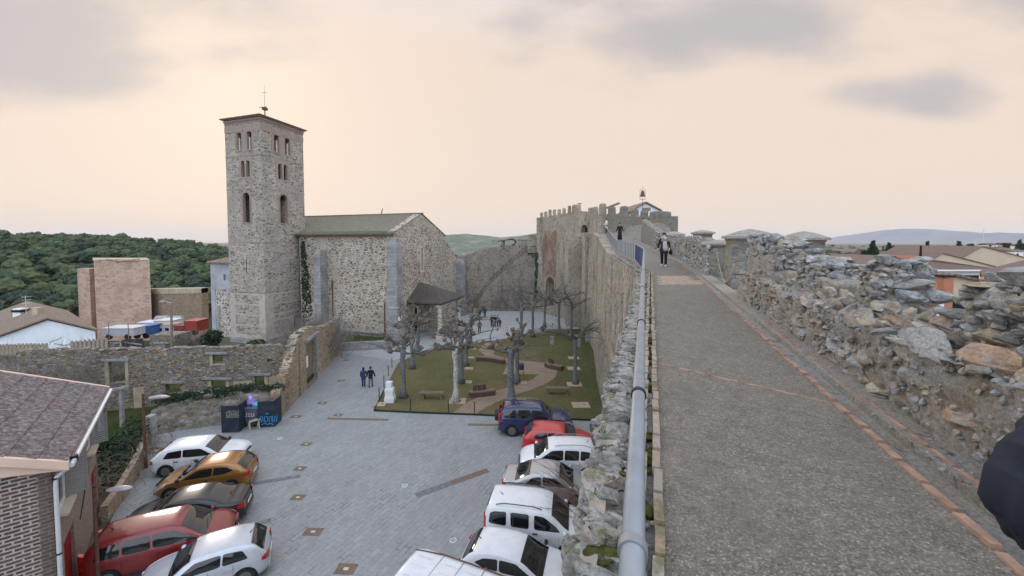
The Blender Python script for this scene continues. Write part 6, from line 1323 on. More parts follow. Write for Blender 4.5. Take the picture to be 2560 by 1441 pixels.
def town_tree(px, ytop, ybase, Y, kind, lab, wide=1.0, group='trees among the town houses'):
    a = at(px, ybase, Y); h = (ybase - ytop) / 1000 * Y; t = PROTO[kind] if kind not in used_p else copytree(PROTO[kind]); used_p.add(kind)
    t.location = a - Vector((0, 0, .05 * h)); t.scale = (h * wide, h * wide, h * 1.05); t.rotation_euler = (0, 0, random.random() * 6); tag(t, lab, 'tree', group)
TT = [(2182, 603, 647, 95, 'cone', 'tall dark fir standing highest among the near town trees', 1.1), (2168, 625, 650, 92, 'round', 'broad dark tree at the foot of the tall fir', 1.5), (2118, 630, 646, 120, 'round2', 'small round tree left of the tall fir', 1.2), (2100, 632, 645, 118, 'round', 'leftmost small tree above the pink gable', 1.2), (2147, 632, 648, 110, 'column', 'narrow cypress left of the tall fir', 1.0),
      (2222, 607, 630, 170, 'cone2', 'pointed fir with a spreading foot right of the tall fir', 1.4), (2234, 613, 629, 170, 'column', 'short slim cypress beside the spreading fir', 1.0), (2207, 615, 630, 175, 'column', 'tiny cypress left of the spreading fir', 1.0),
      (2318, 604, 640, 120, 'cone', 'lone fir beside the dark chimney pipe', .9), (2396, 604, 640, 150, 'cone2', 'dark pointed tree before the mountains, left of the big gable', .95), (2358, 616, 636, 150, 'round', 'low round tree left of the pointed one', 1.6), (2372, 614, 634, 160, 'round2', 'round tree touching the pointed one', 1.3),
      (2425, 608, 626, 260, 'round', 'small tree behind the big beige gable', 1.1), (2475, 612, 625, 300, 'cone', 'tiny fir above the ridge of the big gable', 1.2), (2515, 605, 628, 260, 'round2', 'dark tree above the snowy roofs', 1.1), (2548, 600, 626, 230, 'cone2', 'dark fir at the right edge of the view', 1.1), (2556, 606, 632, 200, 'round', 'round dark tree at the right edge of the view', 1.2), (2492, 616, 627, 320, 'round', 'faint tree between distant white houses', 1.4), (2340, 618, 628, 330, 'round2', 'faint far tree behind the long beige gable', 1.6), (2300, 622, 632, 300, 'round', 'faint far tree left of the dark chimney pipe', 1.5), (2450, 613, 624, 340, 'round2', 'faint far tree between the masts', 1.5), (2270, 621, 629, 420, 'round2', 'faint far bush on the plain', 2.0), (2068, 633, 643, 200, 'round2', 'bushy tree above the pink gable by the capped turret', 1.6), (2082, 612, 618, 800, 'round', 'speck of a tree on the plain horizon', 2.0)]
for a in TT: town_tree(*a)
for k, o in PROTO.items():
    assert k in used_p
# forest on the left slope: one mass of pine crowns
def forest():
    rs = np.random.RandomState(5); mb = MB(); cnt = tries = 0
    while cnt < 2100 and tries < 60000:
        tries += 1; ang = rs.uniform(-60, -20); r = rs.uniform(118, 345); x, y = r * math.sin(RAD(ang)), r * math.cos(RAD(ang))
        if ang > -33 and r < 200: continue
        if r < 175 and noise.noise(Vector((x * .03, y * .03, 2))) > -.1: continue
        z = terrain(x, y); R = rs.uniform(1.7, 3.3) * (.6 if r < 160 else 1); h = R * rs.uniform(1.0, 1.8); mi = cnt % 3
        vs, fs = CROWN[rs.randint(len(CROWN))]; A = vs * np.array([R, R, R * .78]) + np.array([x, y, z + h]); o = len(mb.v); mb.v.extend(map(tuple, A.tolist())); mb.f.extend([tuple(q + o for q in f) for f in fs]); mb.m.extend([mi] * len(fs))
        mb.tube([(x, y, z - .5), (x, y, z + h)], [.25, .12], 4, 3, cap=False); cnt += 1
    tag(mb.build('forest', ['pine_a', 'pine_b', 'pine_c', 'twig']), 'pine forest covering the hillside beyond the brown keep', 'forest', kind='stuff')
CROWN = []
for q in range(6):
    bm = bmesh.new(); bmesh.ops.create_icosphere(bm, subdivisions=3, radius=1)
    for v in bm.verts:
        p = v.co.copy(); n1 = abs(noise.noise(p * 1.7 + Vector((q * 9, 0, 0)))); n2 = abs(noise.noise(p * 4 + Vector((0, q * 9, 0)))); v.co = p * (.62 + .75 * n1 + .5 * n2)
    vs = [v.co[:] for v in bm.verts]; fs = [tuple(v.index for v in f.verts) for f in bm.faces]; bm.free(); rs_ = np.random.RandomState(q)
    for c in range(150):
        u = rs_.normal(size=3); u /= np.linalg.norm(u); u[2] = abs(u[2]) * .9 - .2; P = u * rs_.uniform(.8, 1.12); A = rs_.normal(size=3) * .09; B = rs_.normal(size=3) * .09; o = len(vs); vs += [tuple(P - A), tuple(P + B), tuple(P + A)]; fs.append((o, o + 1, o + 2))
    CROWN.append((np.array(vs), fs))
plain('pine_a', (.068, .092, .05), .85, var=.4, nscale=.4, spec=.1); plain('pine_b', (.042, .062, .045), .85, var=.4, nscale=.4, spec=.1); plain('pine_c', (.085, .107, .055), .85, var=.4, nscale=.4, spec=.1)
forest()
# scattered distant scrub on the plain, too many to count
mb = MB(); rs = np.random.RandomState(2)
for k in range(420):
    Y = 350 + rs.rand() ** 2 * 2500; px = rs.uniform(2030, 2620) if k % 4 else rs.uniform(1100, 1330); x = (px - 1280) / 1000 * Y; s_ = rs.uniform(2, 5) * (1 + Y / 1500); mb.rocks([((x, Y, terrain(x, Y) + s_ * .3), (s_ * 1.6, s_, s_ * .55), rotm(0, 0, k))], 0)
tag(mb.build('distant_scrub', 'leaf_dark'), 'dark scattered scrub on the plain below the mountains', 'scrub', kind='stuff')
# ================================================================ parked cars
def paint(name, col, rough=.35, metal=.0, coat=.8):
    du = .22 if min(col) > .3 else .05
    m, nt, p = newmat(name); b = NB(nt); o = b.coord(); n = b.noise(o, 3, 5, .6); c = b.mix(b.mr(n, .4, .75, 0, du), col, (.3, .28, .25)); nt.links.new(c, p.inputs['Base Color'])
    p.inputs['Roughness'].default_value = rough; p.inputs['Metallic'].default_value = metal; p.inputs['Coat Weight'].default_value = coat; p.inputs['Coat Roughness'].default_value = .05
paint('paint_white', (.72, .74, .78)); paint('paint_gold', (.32, .15, .035), .3, .45); paint('paint_black', (.008, .009, .012), .3, 0, .4); paint('paint_red', (.2, .014, .014), .3, .1); paint('paint_bright_red', (.48, .02, .022), .3); paint('paint_silver', (.42, .43, .44), .3, .5)
paint('paint_blue', (.006, .018, .085), .25, .1); paint('paint_palesilver', (.52, .55, .6), .3, .3)
plain('trim', (.025, .025, .027), .6, var=.1); plain('tyre', (.02, .02, .02), .85, var=.2); plain('alloy', (.2, .205, .21), .4, .6, var=.05); plain('tail_red', (.4, .015, .012), .2, var=0, coat=.5); plain('lamp_clear', (.6, .62, .64), .12, .2, var=.1, coat=.6); plain('plate', (.7, .7, .66), .6, var=.03)
def pch(tab, x):
    xs = [t[0] for t in tab]; ys = [t[1] for t in tab]; x = min(max(x, xs[0]), xs[-1]); k = 0
    while k < len(xs) - 2 and x > xs[k + 1]: k += 1
    h = xs[k + 1] - xs[k]; t = (x - xs[k]) / h
    def sl(i):
        if i == 0: return (ys[1] - ys[0]) / (xs[1] - xs[0])
        if i == len(xs) - 1: return (ys[-1] - ys[-2]) / (xs[-1] - xs[-2])
        a = (ys[i] - ys[i - 1]) / (xs[i] - xs[i - 1]); b = (ys[i + 1] - ys[i]) / (xs[i + 1] - xs[i]); return 0 if a * b <= 0 else 2 * a * b / (a + b)
    m0, m1 = sl(k), sl(k + 1); return (2 * t ** 3 - 3 * t * t + 1) * ys[k] + (t ** 3 - 2 * t * t + t) * h * m0 + (-2 * t ** 3 + 3 * t * t) * ys[k + 1] + (t ** 3 - t * t) * h * m1
# x runs from the tail (0) to the nose (1); heights in metres
STY = {
 'hatch': dict(top=[(0, .62), (.012, .95), (.05, 1.1), (.13, 1.38), (.3, 1.46), (.5, 1.44), (.6, 1.35), (.74, 1.0), (.88, .86), (.97, .72), (1, .5)], ws=(.59, .745), rw=(.035, .135), belt=.92, wins=[[(.155, .98), (.2, 1.27), (.345, 1.33), (.35, .96)], [(.365, .96), (.36, 1.33), (.55, 1.3), (.66, 1.02), (.69, .94)]], beltf=.96),
 'coupe': dict(top=[(0, .62), (.012, .93), (.05, 1.08), (.12, 1.33), (.3, 1.47), (.46, 1.45), (.57, 1.35), (.74, .98), (.9, .82), (.97, .68), (1, .48)], ws=(.57, .765), rw=(.03, .135), belt=.92, wins=[[(.16, 1.12), (.24, 1.28), (.37, 1.32), (.375, .97), (.25, 1.0)], [(.39, .96), (.385, 1.32), (.53, 1.29), (.66, 1.02), (.69, .94)]]),
 'sedan': dict(top=[(0, .6), (.01, .98), (.04, 1.02), (.13, 1.05), (.3, 1.36), (.42, 1.44), (.56, 1.42), (.63, 1.33), (.76, .98), (.9, .84), (.98, .7), (1, .48)], ws=(.62, .77), rw=(.14, .3), belt=.93, wins=[[(.255, .97), (.33, 1.24), (.425, 1.31), (.43, .96)], [(.445, .96), (.44, 1.31), (.57, 1.28), (.69, 1.0), (.71, .94)]]),
 'mpv': dict(top=[(0, .65), (.01, 1.05), (.035, 1.3), (.09, 1.57), (.3, 1.65), (.55, 1.63), (.65, 1.52), (.8, 1.08), (.91, .93), (.98, .76), (1, .5)], ws=(.64, .815), rw=(.015, .085), belt=1.0, wins=[[(.1, 1.06), (.13, 1.43), (.25, 1.49), (.26, 1.04)], [(.275, 1.04), (.27, 1.49), (.44, 1.5), (.45, 1.03)], [(.465, 1.03), (.46, 1.5), (.6, 1.46), (.73, 1.1), (.76, 1.01)]]),
 'suv': dict(top=[(0, .75), (.01, 1.15), (.03, 1.4), (.065, 1.72), (.25, 1.8), (.5, 1.79), (.6, 1.72), (.71, 1.24), (.85, 1.17), (.97, 1.05), (1, .7)], ws=(.6, .72), rw=(.012, .06), belt=1.13, wins=[[(.075, 1.22), (.1, 1.62), (.24, 1.66), (.25, 1.2)], [(.27, 1.2), (.265, 1.66), (.43, 1.67), (.435, 1.19)], [(.455, 1.19), (.45, 1.67), (.57, 1.63), (.66, 1.25), (.67, 1.18)]]),
 'kangoo': dict(top=[(0, .75), (.008, 1.2), (.02, 1.6), (.05, 1.78), (.25, 1.83), (.5, 1.81), (.64, 1.68), (.8, 1.18), (.92, 1.02), (.98, .85), (1, .55)], ws=(.65, .81), rw=(.008, .04), belt=1.08, wins=[[(.055, 1.18), (.07, 1.56), (.11, 1.63), (.225, 1.65), (.225, 1.13)], [(.27, 1.12), (.265, 1.62), (.285, 1.65), (.425, 1.64), (.44, 1.6), (.44, 1.1)], [(.49, 1.1), (.49, 1.6), (.5, 1.63), (.58, 1.6), (.7, 1.28), (.735, 1.09)]]),
 'van': dict(top=[(0, 1.0), (.004, 2.2), (.012, 2.55), (.03, 2.62), (.3, 2.66), (.7, 2.62), (.8, 2.4), (.88, 1.5), (.96, 1.2), (1, .7)], ws=(.79, .885), rw=(.0, .01), belt=1.35, wins=[[(.73, 1.45), (.73, 2.1), (.8, 2.1), (.86, 1.5)]]),
}
def make_car(style, L, Wd, mat, label, pos, heading, ground=ZP, cat='car', opts=(), name='parked_car'):
    st = STY[style]; t = thing(name, (pos[0], pos[1], ground), label, cat, 'cars parked along the edges of the square', heading if heading else 1e-6)
    hw = Wd / 2; X = lambda u: (u - .5) * L; top = lambda u: pch(st['top'], u); bl = st['belt']
    def wpl(u): e = min(1, max(0, min(u / .09, (1 - u) / .14))); return hw * (.80 + .2 * (1 - (1 - e) ** 2.4)) * (1 - .02 * abs(u - .5))
    def beltz(u): return min(bl - .03 + .05 * (1 - u) if style != 'van' else bl, top(u) - .045)
    tum = .2 if style not in ('van', 'kangoo') else .1
    def wroof(u): zt = top(u); return max(.2, wpl(u) - tum * max(0, (zt - beltz(u))) / .5 * .62 - .03)
    def side_y(u, z):
        zb = beltz(u); zt = top(u) - .07; w = wpl(u)
        if z <= zb: return w * (1 - .03 * ((z - .6) / .5) ** 2)
        k = min(1, (z - zb) / max(.05, zt - zb)); return w * .972 * (1 - k) + wroof(u) * k + .018 * math.sin(math.pi * k)
    us = [0, .006, .015, .03, .05, .075, .1, .13, .17, .21, .26, .31, .36, .41, .46, .51, .56, .6, .635, .67, .705, .74, .775, .81, .85, .89, .92, .945, .965, .98, .992, 1]
    rings = []
    for u in us:
        x = X(u); zt = top(u); zb = beltz(u); w = wpl(u); zlow = .2 + .12 * max(0, (abs(u - .5) - .44) / .06) ; wr = wroof(u)
        endf = 1 if .006 < u < .994 else .93
        half = [(0, zlow), (w * .8, zlow), (w * .95, zlow + .06), (w * endf, .42), (w * 1.0 * endf, .62), (w * .992 * endf, (zb + .62) / 2), (w * .985 * endf, zb - .02), (w * .972 * endf, zb + .012)]
        zt2 = zt - .07
        for k in (.5, 1.0): half.append((side_y(u, zb + (zt2 - zb) * k) * endf, zb + (zt2 - zb) * k))
        half += [(wr * .93, zt - .028), (wr * .75, zt - .012), (wr * .4, zt + .004), (0, zt + .01)]
        ring = [Vector((x, y, z)) for y, z in half] + [Vector((x, -y, z)) for y, z in half[-2:0:-1]]
        rings.append(ring)
    mb = MB(); mb.loft(rings); body = mb.build('body', mat, t, smooth=True, local=True)
    # windscreen and rear window follow the body just above it
    def patch(u0, u1, name_, marg=.06, n=8, m=10, lift=.012, mat_='car_glass'):
        mb = MB()
        for i in range(n + 1):
            u = u0 + (u1 - u0) * i / n; wr = wroof(u) - marg
            for j in range(m + 1):
                s_ = 2 * j / m - 1; y = wr * s_; zt = top(u); z = zt + .01 - .03 * abs(s_) ** 3 * 1.3; mb.v.append((X(u), y, z + lift))
        for i in range(n):
            for j in range(m): mb.face((i * (m + 1) + j, (i + 1) * (m + 1) + j, (i + 1) * (m + 1) + j + 1, i * (m + 1) + j + 1))
        return mb.build(name_, mat_, t, smooth=True, local=True)
    patch(*st['ws'], 'windscreen', .07)
    if style != 'van': patch(*st['rw'], 'rear_window', .1 if style != 'sedan' else .08)
    for poly in st['wins']:
        for sg in (1, -1):
            mb = MB(); P = []
            k = len(poly); cx = sum(p[0] for p in poly) / k; cz = sum(p[1] for p in poly) / k
            # rounded outline
            out = []
            for i in range(k):
                a, b_, c = poly[i - 1], poly[i], poly[(i + 1) % k]
                for q in (.0, .5, 1.): 
                    p = ((1 - q) ** 2 * (b_[0] + (a[0] - b_[0]) * .14) + 2 * q * (1 - q) * b_[0] + q * q * (b_[0] + (c[0] - b_[0]) * .14), (1 - q) ** 2 * (b_[1] + (a[1] - b_[1]) * .14) + 2 * q * (1 - q) * b_[1] + q * q * (b_[1] + (c[1] - b_[1]) * .14)); out.append(p)
            mb.v.append((X(cx), sg * (side_y(cx, cz) + .012), cz))
            for rr in (.5, 1):
                for p in out: u = cx + (p[0] - cx) * rr; z = cz + (p[1] - cz) * rr; mb.v.append((X(u), sg * (side_y(u, z) + .010), z))
            n = len(out)
            for i in range(n):
                j = (i + 1) % n; mb.face((0, 1 + i, 1 + j) if sg < 0 else (0, 1 + j, 1 + i)); mb.face((1 + i, 1 + n + i, 1 + n + j, 1 + j) if sg < 0 else (1 + j, 1 + n + j, 1 + n + i, 1 + i))
            mb.build('window', 'car_glass', t, smooth=True, local=True)
    # wheels in dark arches
    wr_ = .33 if style not in ('suv', 'van') else .38; fx, rx = X(.805 if style not in ('kangoo',) else .8), X(.185 if style != 'kangoo' else .2)
    for xw in (fx, rx):
        for sg in (1, -1):
            yb = side_y((xw / L) + .5, .5)
            mb = MB(); pts = []
            for k in range(17): a = math.pi * k / 16; pts.append((xw + (wr_ + .065) * math.cos(a), wr_ - .03 + (wr_ + .07) * math.sin(a)))
            pts = [(xw + wr_ + .065, .21)] + pts + [(xw - wr_ - .065, .21)]
            o = len(mb.v)
            for x, z in pts: mb.v.append((x, sg * (yb + .006), z))
            for x, z in pts: mb.v.append((x, sg * (yb - .2), z))
            mb.face(range(len(pts)) if sg < 0 else list(range(len(pts)))[::-1]); n = len(pts)
            for i in range(n - 1): mb.face((i, i + 1, n + i + 1, n + i))
            mb.build('wheel_arch', 'dark', t, local=True)
            w = bpy.data.objects.new('wheel', None); S.collection.objects.link(w); w.parent = t; w.location = (xw, sg * (yb - .1), wr_)
            mb = MB(); mb.tube([(0, sg * -.1, 0), (0, sg * -.08, 0), (0, sg * .09, 0), (0, sg * .115, 0)], [wr_ * .9, wr_, wr_, wr_ * .9], 22); mb.build('tyre', 'tyre', w, smooth=False, local=True)
            mb = MB(); mb.cyl((0, sg * .1, 0), (0, sg * .119, 0), wr_ * .66, wr_ * .62, 18)
            for k in range(10): a = 2 * math.pi * k / 10; mb.bar((0, sg * .122, 0), (wr_ * .6 * math.cos(a), sg * .122, wr_ * .6 * math.sin(a)), .035, .02)
            mb.build('rim', 'alloy', w, local=True)
    # lamps, bumpers, plates, mirrors, handles
    def onside(u, z, sg, off=.01): return Vector((X(u), sg * (side_y(u, z) + off), z))
    for sg in (1, -1):
        zt = top(.95); mb = MB(); rings = []
        for k in range(6):
            u = .86 + .125 * k / 5; z1 = min(top(u) - .06, .84 if style not in ('suv', 'kangoo', 'van') else 1.02); h = .05 + .11 * k / 5; y1 = side_y(u, z1 - h / 2) + .012; y0 = y1 - .12 - .2 * k / 5 
            rings.append([Vector((X(u) + .0, sg * y1, z1 - h)), Vector((X(u) + .006, sg * y1, z1)), Vector((X(u) + .01, sg * y0, z1 + .035)), Vector((X(u) + .02, sg * y0, z1 - h))])
        mb.loft(rings); mb.build('headlight', 'lamp_clear', t, smooth=False, local=True)
        zb = beltz(.02); mb = MB(); z0, z1 = (zb - .22, zb + .0) if style not in ('kangoo', 'mpv', 'suv') else (zb - .25, zb + .3); rings = []
        for k in range(4):
            u = .003 + .05 * k / 3 * (1 if style != 'kangoo' else .5); sh = .05 * k / 3
            rings.append([Vector((X(u) - .012, sg * (side_y(u, z0) * (.94 if k == 0 else 1) + .014), z0 + sh)), Vector((X(u) - .012, sg * (side_y(u, z1) * (.94 if k == 0 else 1) + .014), z1 - sh)), Vector((X(u) - .02, sg * (side_y(u, z1) - .16), z1 - sh)), Vector((X(u) - .02, sg * (side_y(u, z0) - .16), z0 + sh))])
        mb.loft(rings); mb.build('tail_light', 'tail_red', t, local=True)
        um = st['ws'][1] - .035 if style != 'van' else .85; mb = MB(); c = onside(um, bl + .06, sg, .1); mb.tube([c + Vector((-.06, 0, 0)), c + Vector((-.04, 0, 0)), c + Vector((.05, 0, 0)), c + Vector((.09, 0, 0))], [.05, .085, .08, .03], 8); mb.bar(c - Vector((0, sg * .1, .03)), c, .05); mb.build('mirror', 'trim' if 'dark_mirror' in opts else mat, t, smooth=True, local=True)
        for u in ((.5, .3) if style != 'coupe' else (.45,)): mb = MB(); c = onside(u, bl - .13, sg, .02); mb.box(c, (.2, .03, .035)); mb.build('door_handle', 'trim' if 'dark_mirror' in opts or style == 'kangoo' else mat, t, local=True)
        mb = MB(); seams = ((.455, bl), (.27, bl)) if style not in ('coupe',) else ((.38, bl),)
        for u, z in seams + ((.72, bl - .05),):
            for k in range(6): z0, z1 = .34 + (z - .34) * k / 6, .34 + (z - .34) * (k + 1) / 6; mb.bar(onside(u, z0, sg, .002), onside(u, z1, sg, .002), .012, .006, up=(1, 0, 0))
        for k in range(10): u0, u1 = .28 + .43 * k / 10, .28 + .43 * (k + 1) / 10; mb.bar(onside(u0, .33, sg, .002), onside(u1, .33, sg, .002), .02, .03 if 'sill' in opts or style in ('kangoo', 'suv') else .012)
        mb.build('door_seam', 'trim', t, local=True)
        if 'rails' in opts:
            mb = MB(); ys = [(X(u), sg * (wroof(u) - .08), top(u) + (.035 if i in (0, 6) else .085)) for i, u in enumerate(np.linspace(.12, .56, 7))]; mb.tube(ys, .02, 6); mb.build('roof_rail', 'trim' if style == 'kangoo' else 'galv', t, local=True)
    for u, sx in ((0, -1), (1, 1)):
        mb = MB(); x = X(u) + sx * .012; mb.box((x, 0, .36), (.03, wpl(u) * 1.8, .16)); mb.build('bumper', 'trim' if ('black_bumper' in opts or style in ('kangoo',)) else mat, t, local=True)
    mb = MB(); mb.box((X(1) + .032, 0, .48), (.02, .52, .11)); mb.build('number_plate', 'plate', t, local=True)
    mb = MB(); mb.box((X(0) - .032, 0, .62 if style != 'sedan' else .68), (.02, .52, .11)); mb.build('number_plate', 'plate', t, local=True)
    mb = MB(); mb.box((X(1) + .015, 0, .62), (.04, Wd * .42, .1)); mb.build('grille', 'trim', t, local=True)
    if style != 'van': mb = MB(); u = .16; mb.tube([(X(u), 0, top(u) - .0), (X(u) - .06, 0, top(u) + .07), (X(u) - .16, 0, top(u) + .13)], [.025, .012, .004], 5); mb.build('antenna', 'trim', t, local=True)
    mb = MB()
    for s_ in (.12, -.5): a = Vector((X(st['ws'][1] - .005), s_ * Wd * .5, top(st['ws'][1] - .005) + .03)); b_ = Vector((X(st['ws'][1] - .03), s_ * Wd * .5 + .5, top(st['ws'][1] - .03) + .035)); mb.bar(a, b_, .02, .012)
    mb.build('wiper', 'trim', t, local=True)
    return t, X, top, wroof
def RC_(px, py, h):      # centre of a car whose roof centre is seen at this pixel
    p = G(px, py, ZP + h); return (p.x, p.y)
D = RAD
make_car('hatch', 4.28, 1.82, 'paint_white', 'white five-door hatchback, farthest of the left row, nose to the square', RC_(508, 1099, 1.45), D(14), opts=('dark_mirror',))
make_car('coupe', 4.05, 1.75, 'paint_gold', 'metallic golden brown three-door hatchback, tail to the square', RC_(521, 1147, 1.46), D(180 + 15), opts=('dark_mirror',))
make_car('sedan', 4.55, 1.78, 'paint_black', 'black saloon between the golden and the dark red car', RC_(470, 1232, 1.42), D(180 + 19), opts=('dark_mirror',))
make_car('mpv', 4.55, 1.82, 'paint_red', 'dark red people carrier, nose to the square', RC_(415, 1292, 1.64), D(25))
make_car('hatch', 3.95, 1.72, 'paint_palesilver', 'pale silver hatchback at the bottom of the left row', RC_(515, 1358, 1.46), D(180 + 27))
t_, X_, top_, wr__ = make_car('suv', 4.75, 1.88, 'paint_blue', 'dark blue off-roader with roof rails beside the lawn', RC_(1338, 1009, 1.8), D(-2), opts=('rails',))
mb = MB(); mb.cyl((-2.42, 0, 1.0), (-2.62, 0, 1.0), .36, .34, 20); mb.build('spare_wheel', 'trim', t_, local=True)
make_car('hatch', 4.15, 1.77, 'paint_bright_red', 'bright red hatchback next to the dark blue off-roader', RC_(1396, 1062, 1.5), D(-7), opts=('dark_mirror',))
make_car('mpv', 4.3, 1.76, 'paint_white', 'white people carrier with roof rails, nose to the square', RC_(1398, 1103, 1.63), D(180 - 3), opts=('rails', 'black_bumper'))
make_car('sedan', 4.4, 1.75, 'paint_silver', 'dusty silver saloon between two white vehicles', RC_(1372, 1166, 1.43), D(-8))
make_car('kangoo', 4.2, 1.83, 'paint_white', 'white high-roofed family van with black roof bars', RC_(1343, 1244, 1.83), D(-9), opts=('rails',))
make_car('coupe', 4.0, 1.74, 'paint_white', 'small white three-door car in front of the high-roofed one', RC_(1292, 1357, 1.47), D(-14), opts=('dark_mirror',))
t_, X_, top_, wr__ = make_car('van', 5.4, 2.0, 'paint_white', 'white panel van with ribbed roof cut off by the bottom edge', (G(1055, 1356, -9.75) + Vector((math.cos(RAD(-23)) * 2.62 - .93 * math.sin(RAD(23)), math.sin(RAD(-23)) * 2.62 - .93 * math.cos(RAD(23)), 0)))[:2], D(-23), cat='van', name='panel_van')
mb = MB()
for sg in (1, -1): mb.tube([(X_(u), sg * (wr__(u) - .1), top_(u) + .012) for u in (.02, .2, .4, .6, .75)], .022, 5)
mb.build('roof_gutter', 'rust', t_, local=True); mb = MB()
for u in (.2, .33, .46, .59, .7): mb.tube([(X_(u), y, top_(u) + .008 - .02 * abs(y / .8) ** 3) for y in np.linspace(-.78, .78, 7)], .014, 5)
for u in (.06, .24, .38, .5, .62):
    for y in (.4, .05, -.35): mb.tube([(X_(u), y, top_(u) + .014), (X_(u + .1), y, top_(u + .1) + .014)], .009, 4)
mb.build('roof_rib', 'paint_palesilver', t_, local=True)
# ================================================================ garden furniture and the square's small things
LZ = ZP + .05
plain('red_chimney', (.42, .17, .1), .85, var=.1)
plain('navy_steel', (.025, .035, .055), .6, .0, var=.35, nscale=2); plain('graffiti_blue', (.06, .3, .62), .6, var=0); plain('graffiti_white', (.6, .65, .75), .6, var=0); plain('bin_grey', (.12, .14, .2), .5, var=.1); plain('bag_purple', (.35, .28, .7), .4, var=.15); plain('bag_teal', (.08, .4, .5), .4, var=.15); plain('concrete_dark', (.16, .165, .175), .85, var=.3, nscale=4)
def slabpit(px, py, w, d, label='square brown slab round a tree pit in the lawn'):
    p = G(px, py, LZ); mb = MB(); mb.box((p.x, p.y, LZ + .02), (w, d, .06)); mb.box((p.x + w * .2, p.y, LZ + .053), (.12, .1, .008), mi=1); o = mb.build('tree_pit_slab', ['slab', 'dark'], loc=tuple(p)); return tag(o, label, 'slab', 'square slabs beside the tree trunks')
for px, py, w, l in ((1144, 1004, 1.3, 'tree pit slab under the pale-trunked plane'), (1172, 922, .8, 'slab beside the mid-lawn plane'), (1177, 895, .7, 'slab in the lawn left of the curved wooden bench'), (1168, 956, .8, 'slab at the foot of the plane behind the pale trunk'), (1305, 958, .8, 'slab at the tip of the lawn inside the path bend'), (1436, 962, 1.25, 'tree pit slab under the slim plane by the town wall'), (1434, 922, 1.2, 'middle one of three slabs in the strip by the town wall'), (1434, 896, 1.1, 'far one of three slabs in the strip by the town wall'), (1452, 1014, 1.3, 'slab in the lawn behind the dark blue off-roader'), (1300, 1004, 1.0, 'slab beside the stout dark plane'), (950, 1012, .9, 'slab at the foot of the white pedestal'), (1182, 873, .7, 'slab at the path mouth')): slabpit(px, py, w, w * .8, l)
def sbench(px, py, rz, lab, L=1.9):
    p = G(px, py, LZ); t = thing('stone_bench', tuple(p), lab, 'bench', rz=rz or 1e-6); mb = MB(); mb.box((0, 0, .47), (L, .5, .11), top=.98); mb.build('seat', 'bench_stone', t, local=True)
    for s_ in (-1, 1): mb = MB(); mb.box((s_ * L * .38, 0, .2), (.22, .36, .42), top=.9); mb.build('leg', 'bench_stone', t, local=True)
sbench(1081, 997, -.03, 'brown stone slab bench left of the pale-trunked plane'); sbench(1394, 985, -.07, 'brown stone slab bench behind the dark blue off-roader')
def wbench(px, py, rz, lab, L=2.1, curve=0, backs=3):
    p = G(px, py, LZ); t = thing('wooden_bench', tuple(p), lab, 'bench', rz=rz or 1e-6); mb = MB(); n = 10; rg = []; rs_ = []
    for k in range(n + 1):
        x = (k / n - .5) * L; y = curve * (x / L * 2) ** 2
        rg.append([Vector((x, y - .26, 0)), Vector((x, y + .26, 0)), Vector((x, y + .26, .36)), Vector((x, y - .26, .36))]); rs_.append([Vector((x, y - .29, .36)), Vector((x, y + .29, .36)), Vector((x, y + .29, .44)), Vector((x, y - .29, .44))])
    mb.loft(rg); mb.build('base', 'bench_wood', t, local=True); mb = MB(); mb.loft(rs_); mb.build('seat', 'bench_stone', t, local=True)
    for k in range(backs): x = -L * .27 + k * .36; mb = MB(); mb.box((x, curve * (x / L * 2) ** 2 + .08, .66), (.31, .07, .42)); mb.build('backrest', 'bench_wood', t, local=True)
wbench(1206, 990, .26, 'dark wooden bench with three seat backs beside the brick path', 2.1, .1)
wbench(1229, 904, -.35, 'long curved dark bench on the left bank of the path bend', 3.0, -.3, 0); wbench(1383, 922, -.75, 'short curved dark bench with backs on the right bank of the path', 2.0, .15, 2)
p = G(1255, 893, LZ); mb = MB(); mb.box((p.x - .9, p.y, LZ + .75), (.55, .08, .7), rz=-.3); mb.box((p.x + .3, p.y - .3, LZ + .7), (.5, .08, .7), rz=-.3); o = mb.build('bench_back', 'bench_wood', loc=tuple(p)); bpy.data.objects.remove(o)
# litter bin
p = G(1303, 938, LZ); t = thing('litter_bin', tuple(p), 'dark blue litter bin on two legs beside the path', 'litter bin'); mb = MB(); mb.tube([p + Vector((0, 0, z)) for z in (.5, .55, 1.0, 1.12)], [.17, .21, .22, .17], 14); mb.build('bucket', 'blue_steel', t, smooth=True)
for s_ in (-1, 1): mb = MB(); mb.bar(p + Vector((s_ * .24, 0, 0)), p + Vector((s_ * .24, 0, .95)), .04); mb.build('leg', 'black_metal', t)
p = G(1357, 828, LZ); t = thing('flower_pot', tuple(p), 'small rusty red tub at the far edge of the lawn', 'tub'); mb = MB(); mb.tube([p, p + Vector((0, 0, .5)), p + Vector((0, 0, .6))], [.22, .3, .33], 12); mb.build('tub', 'rust', t)
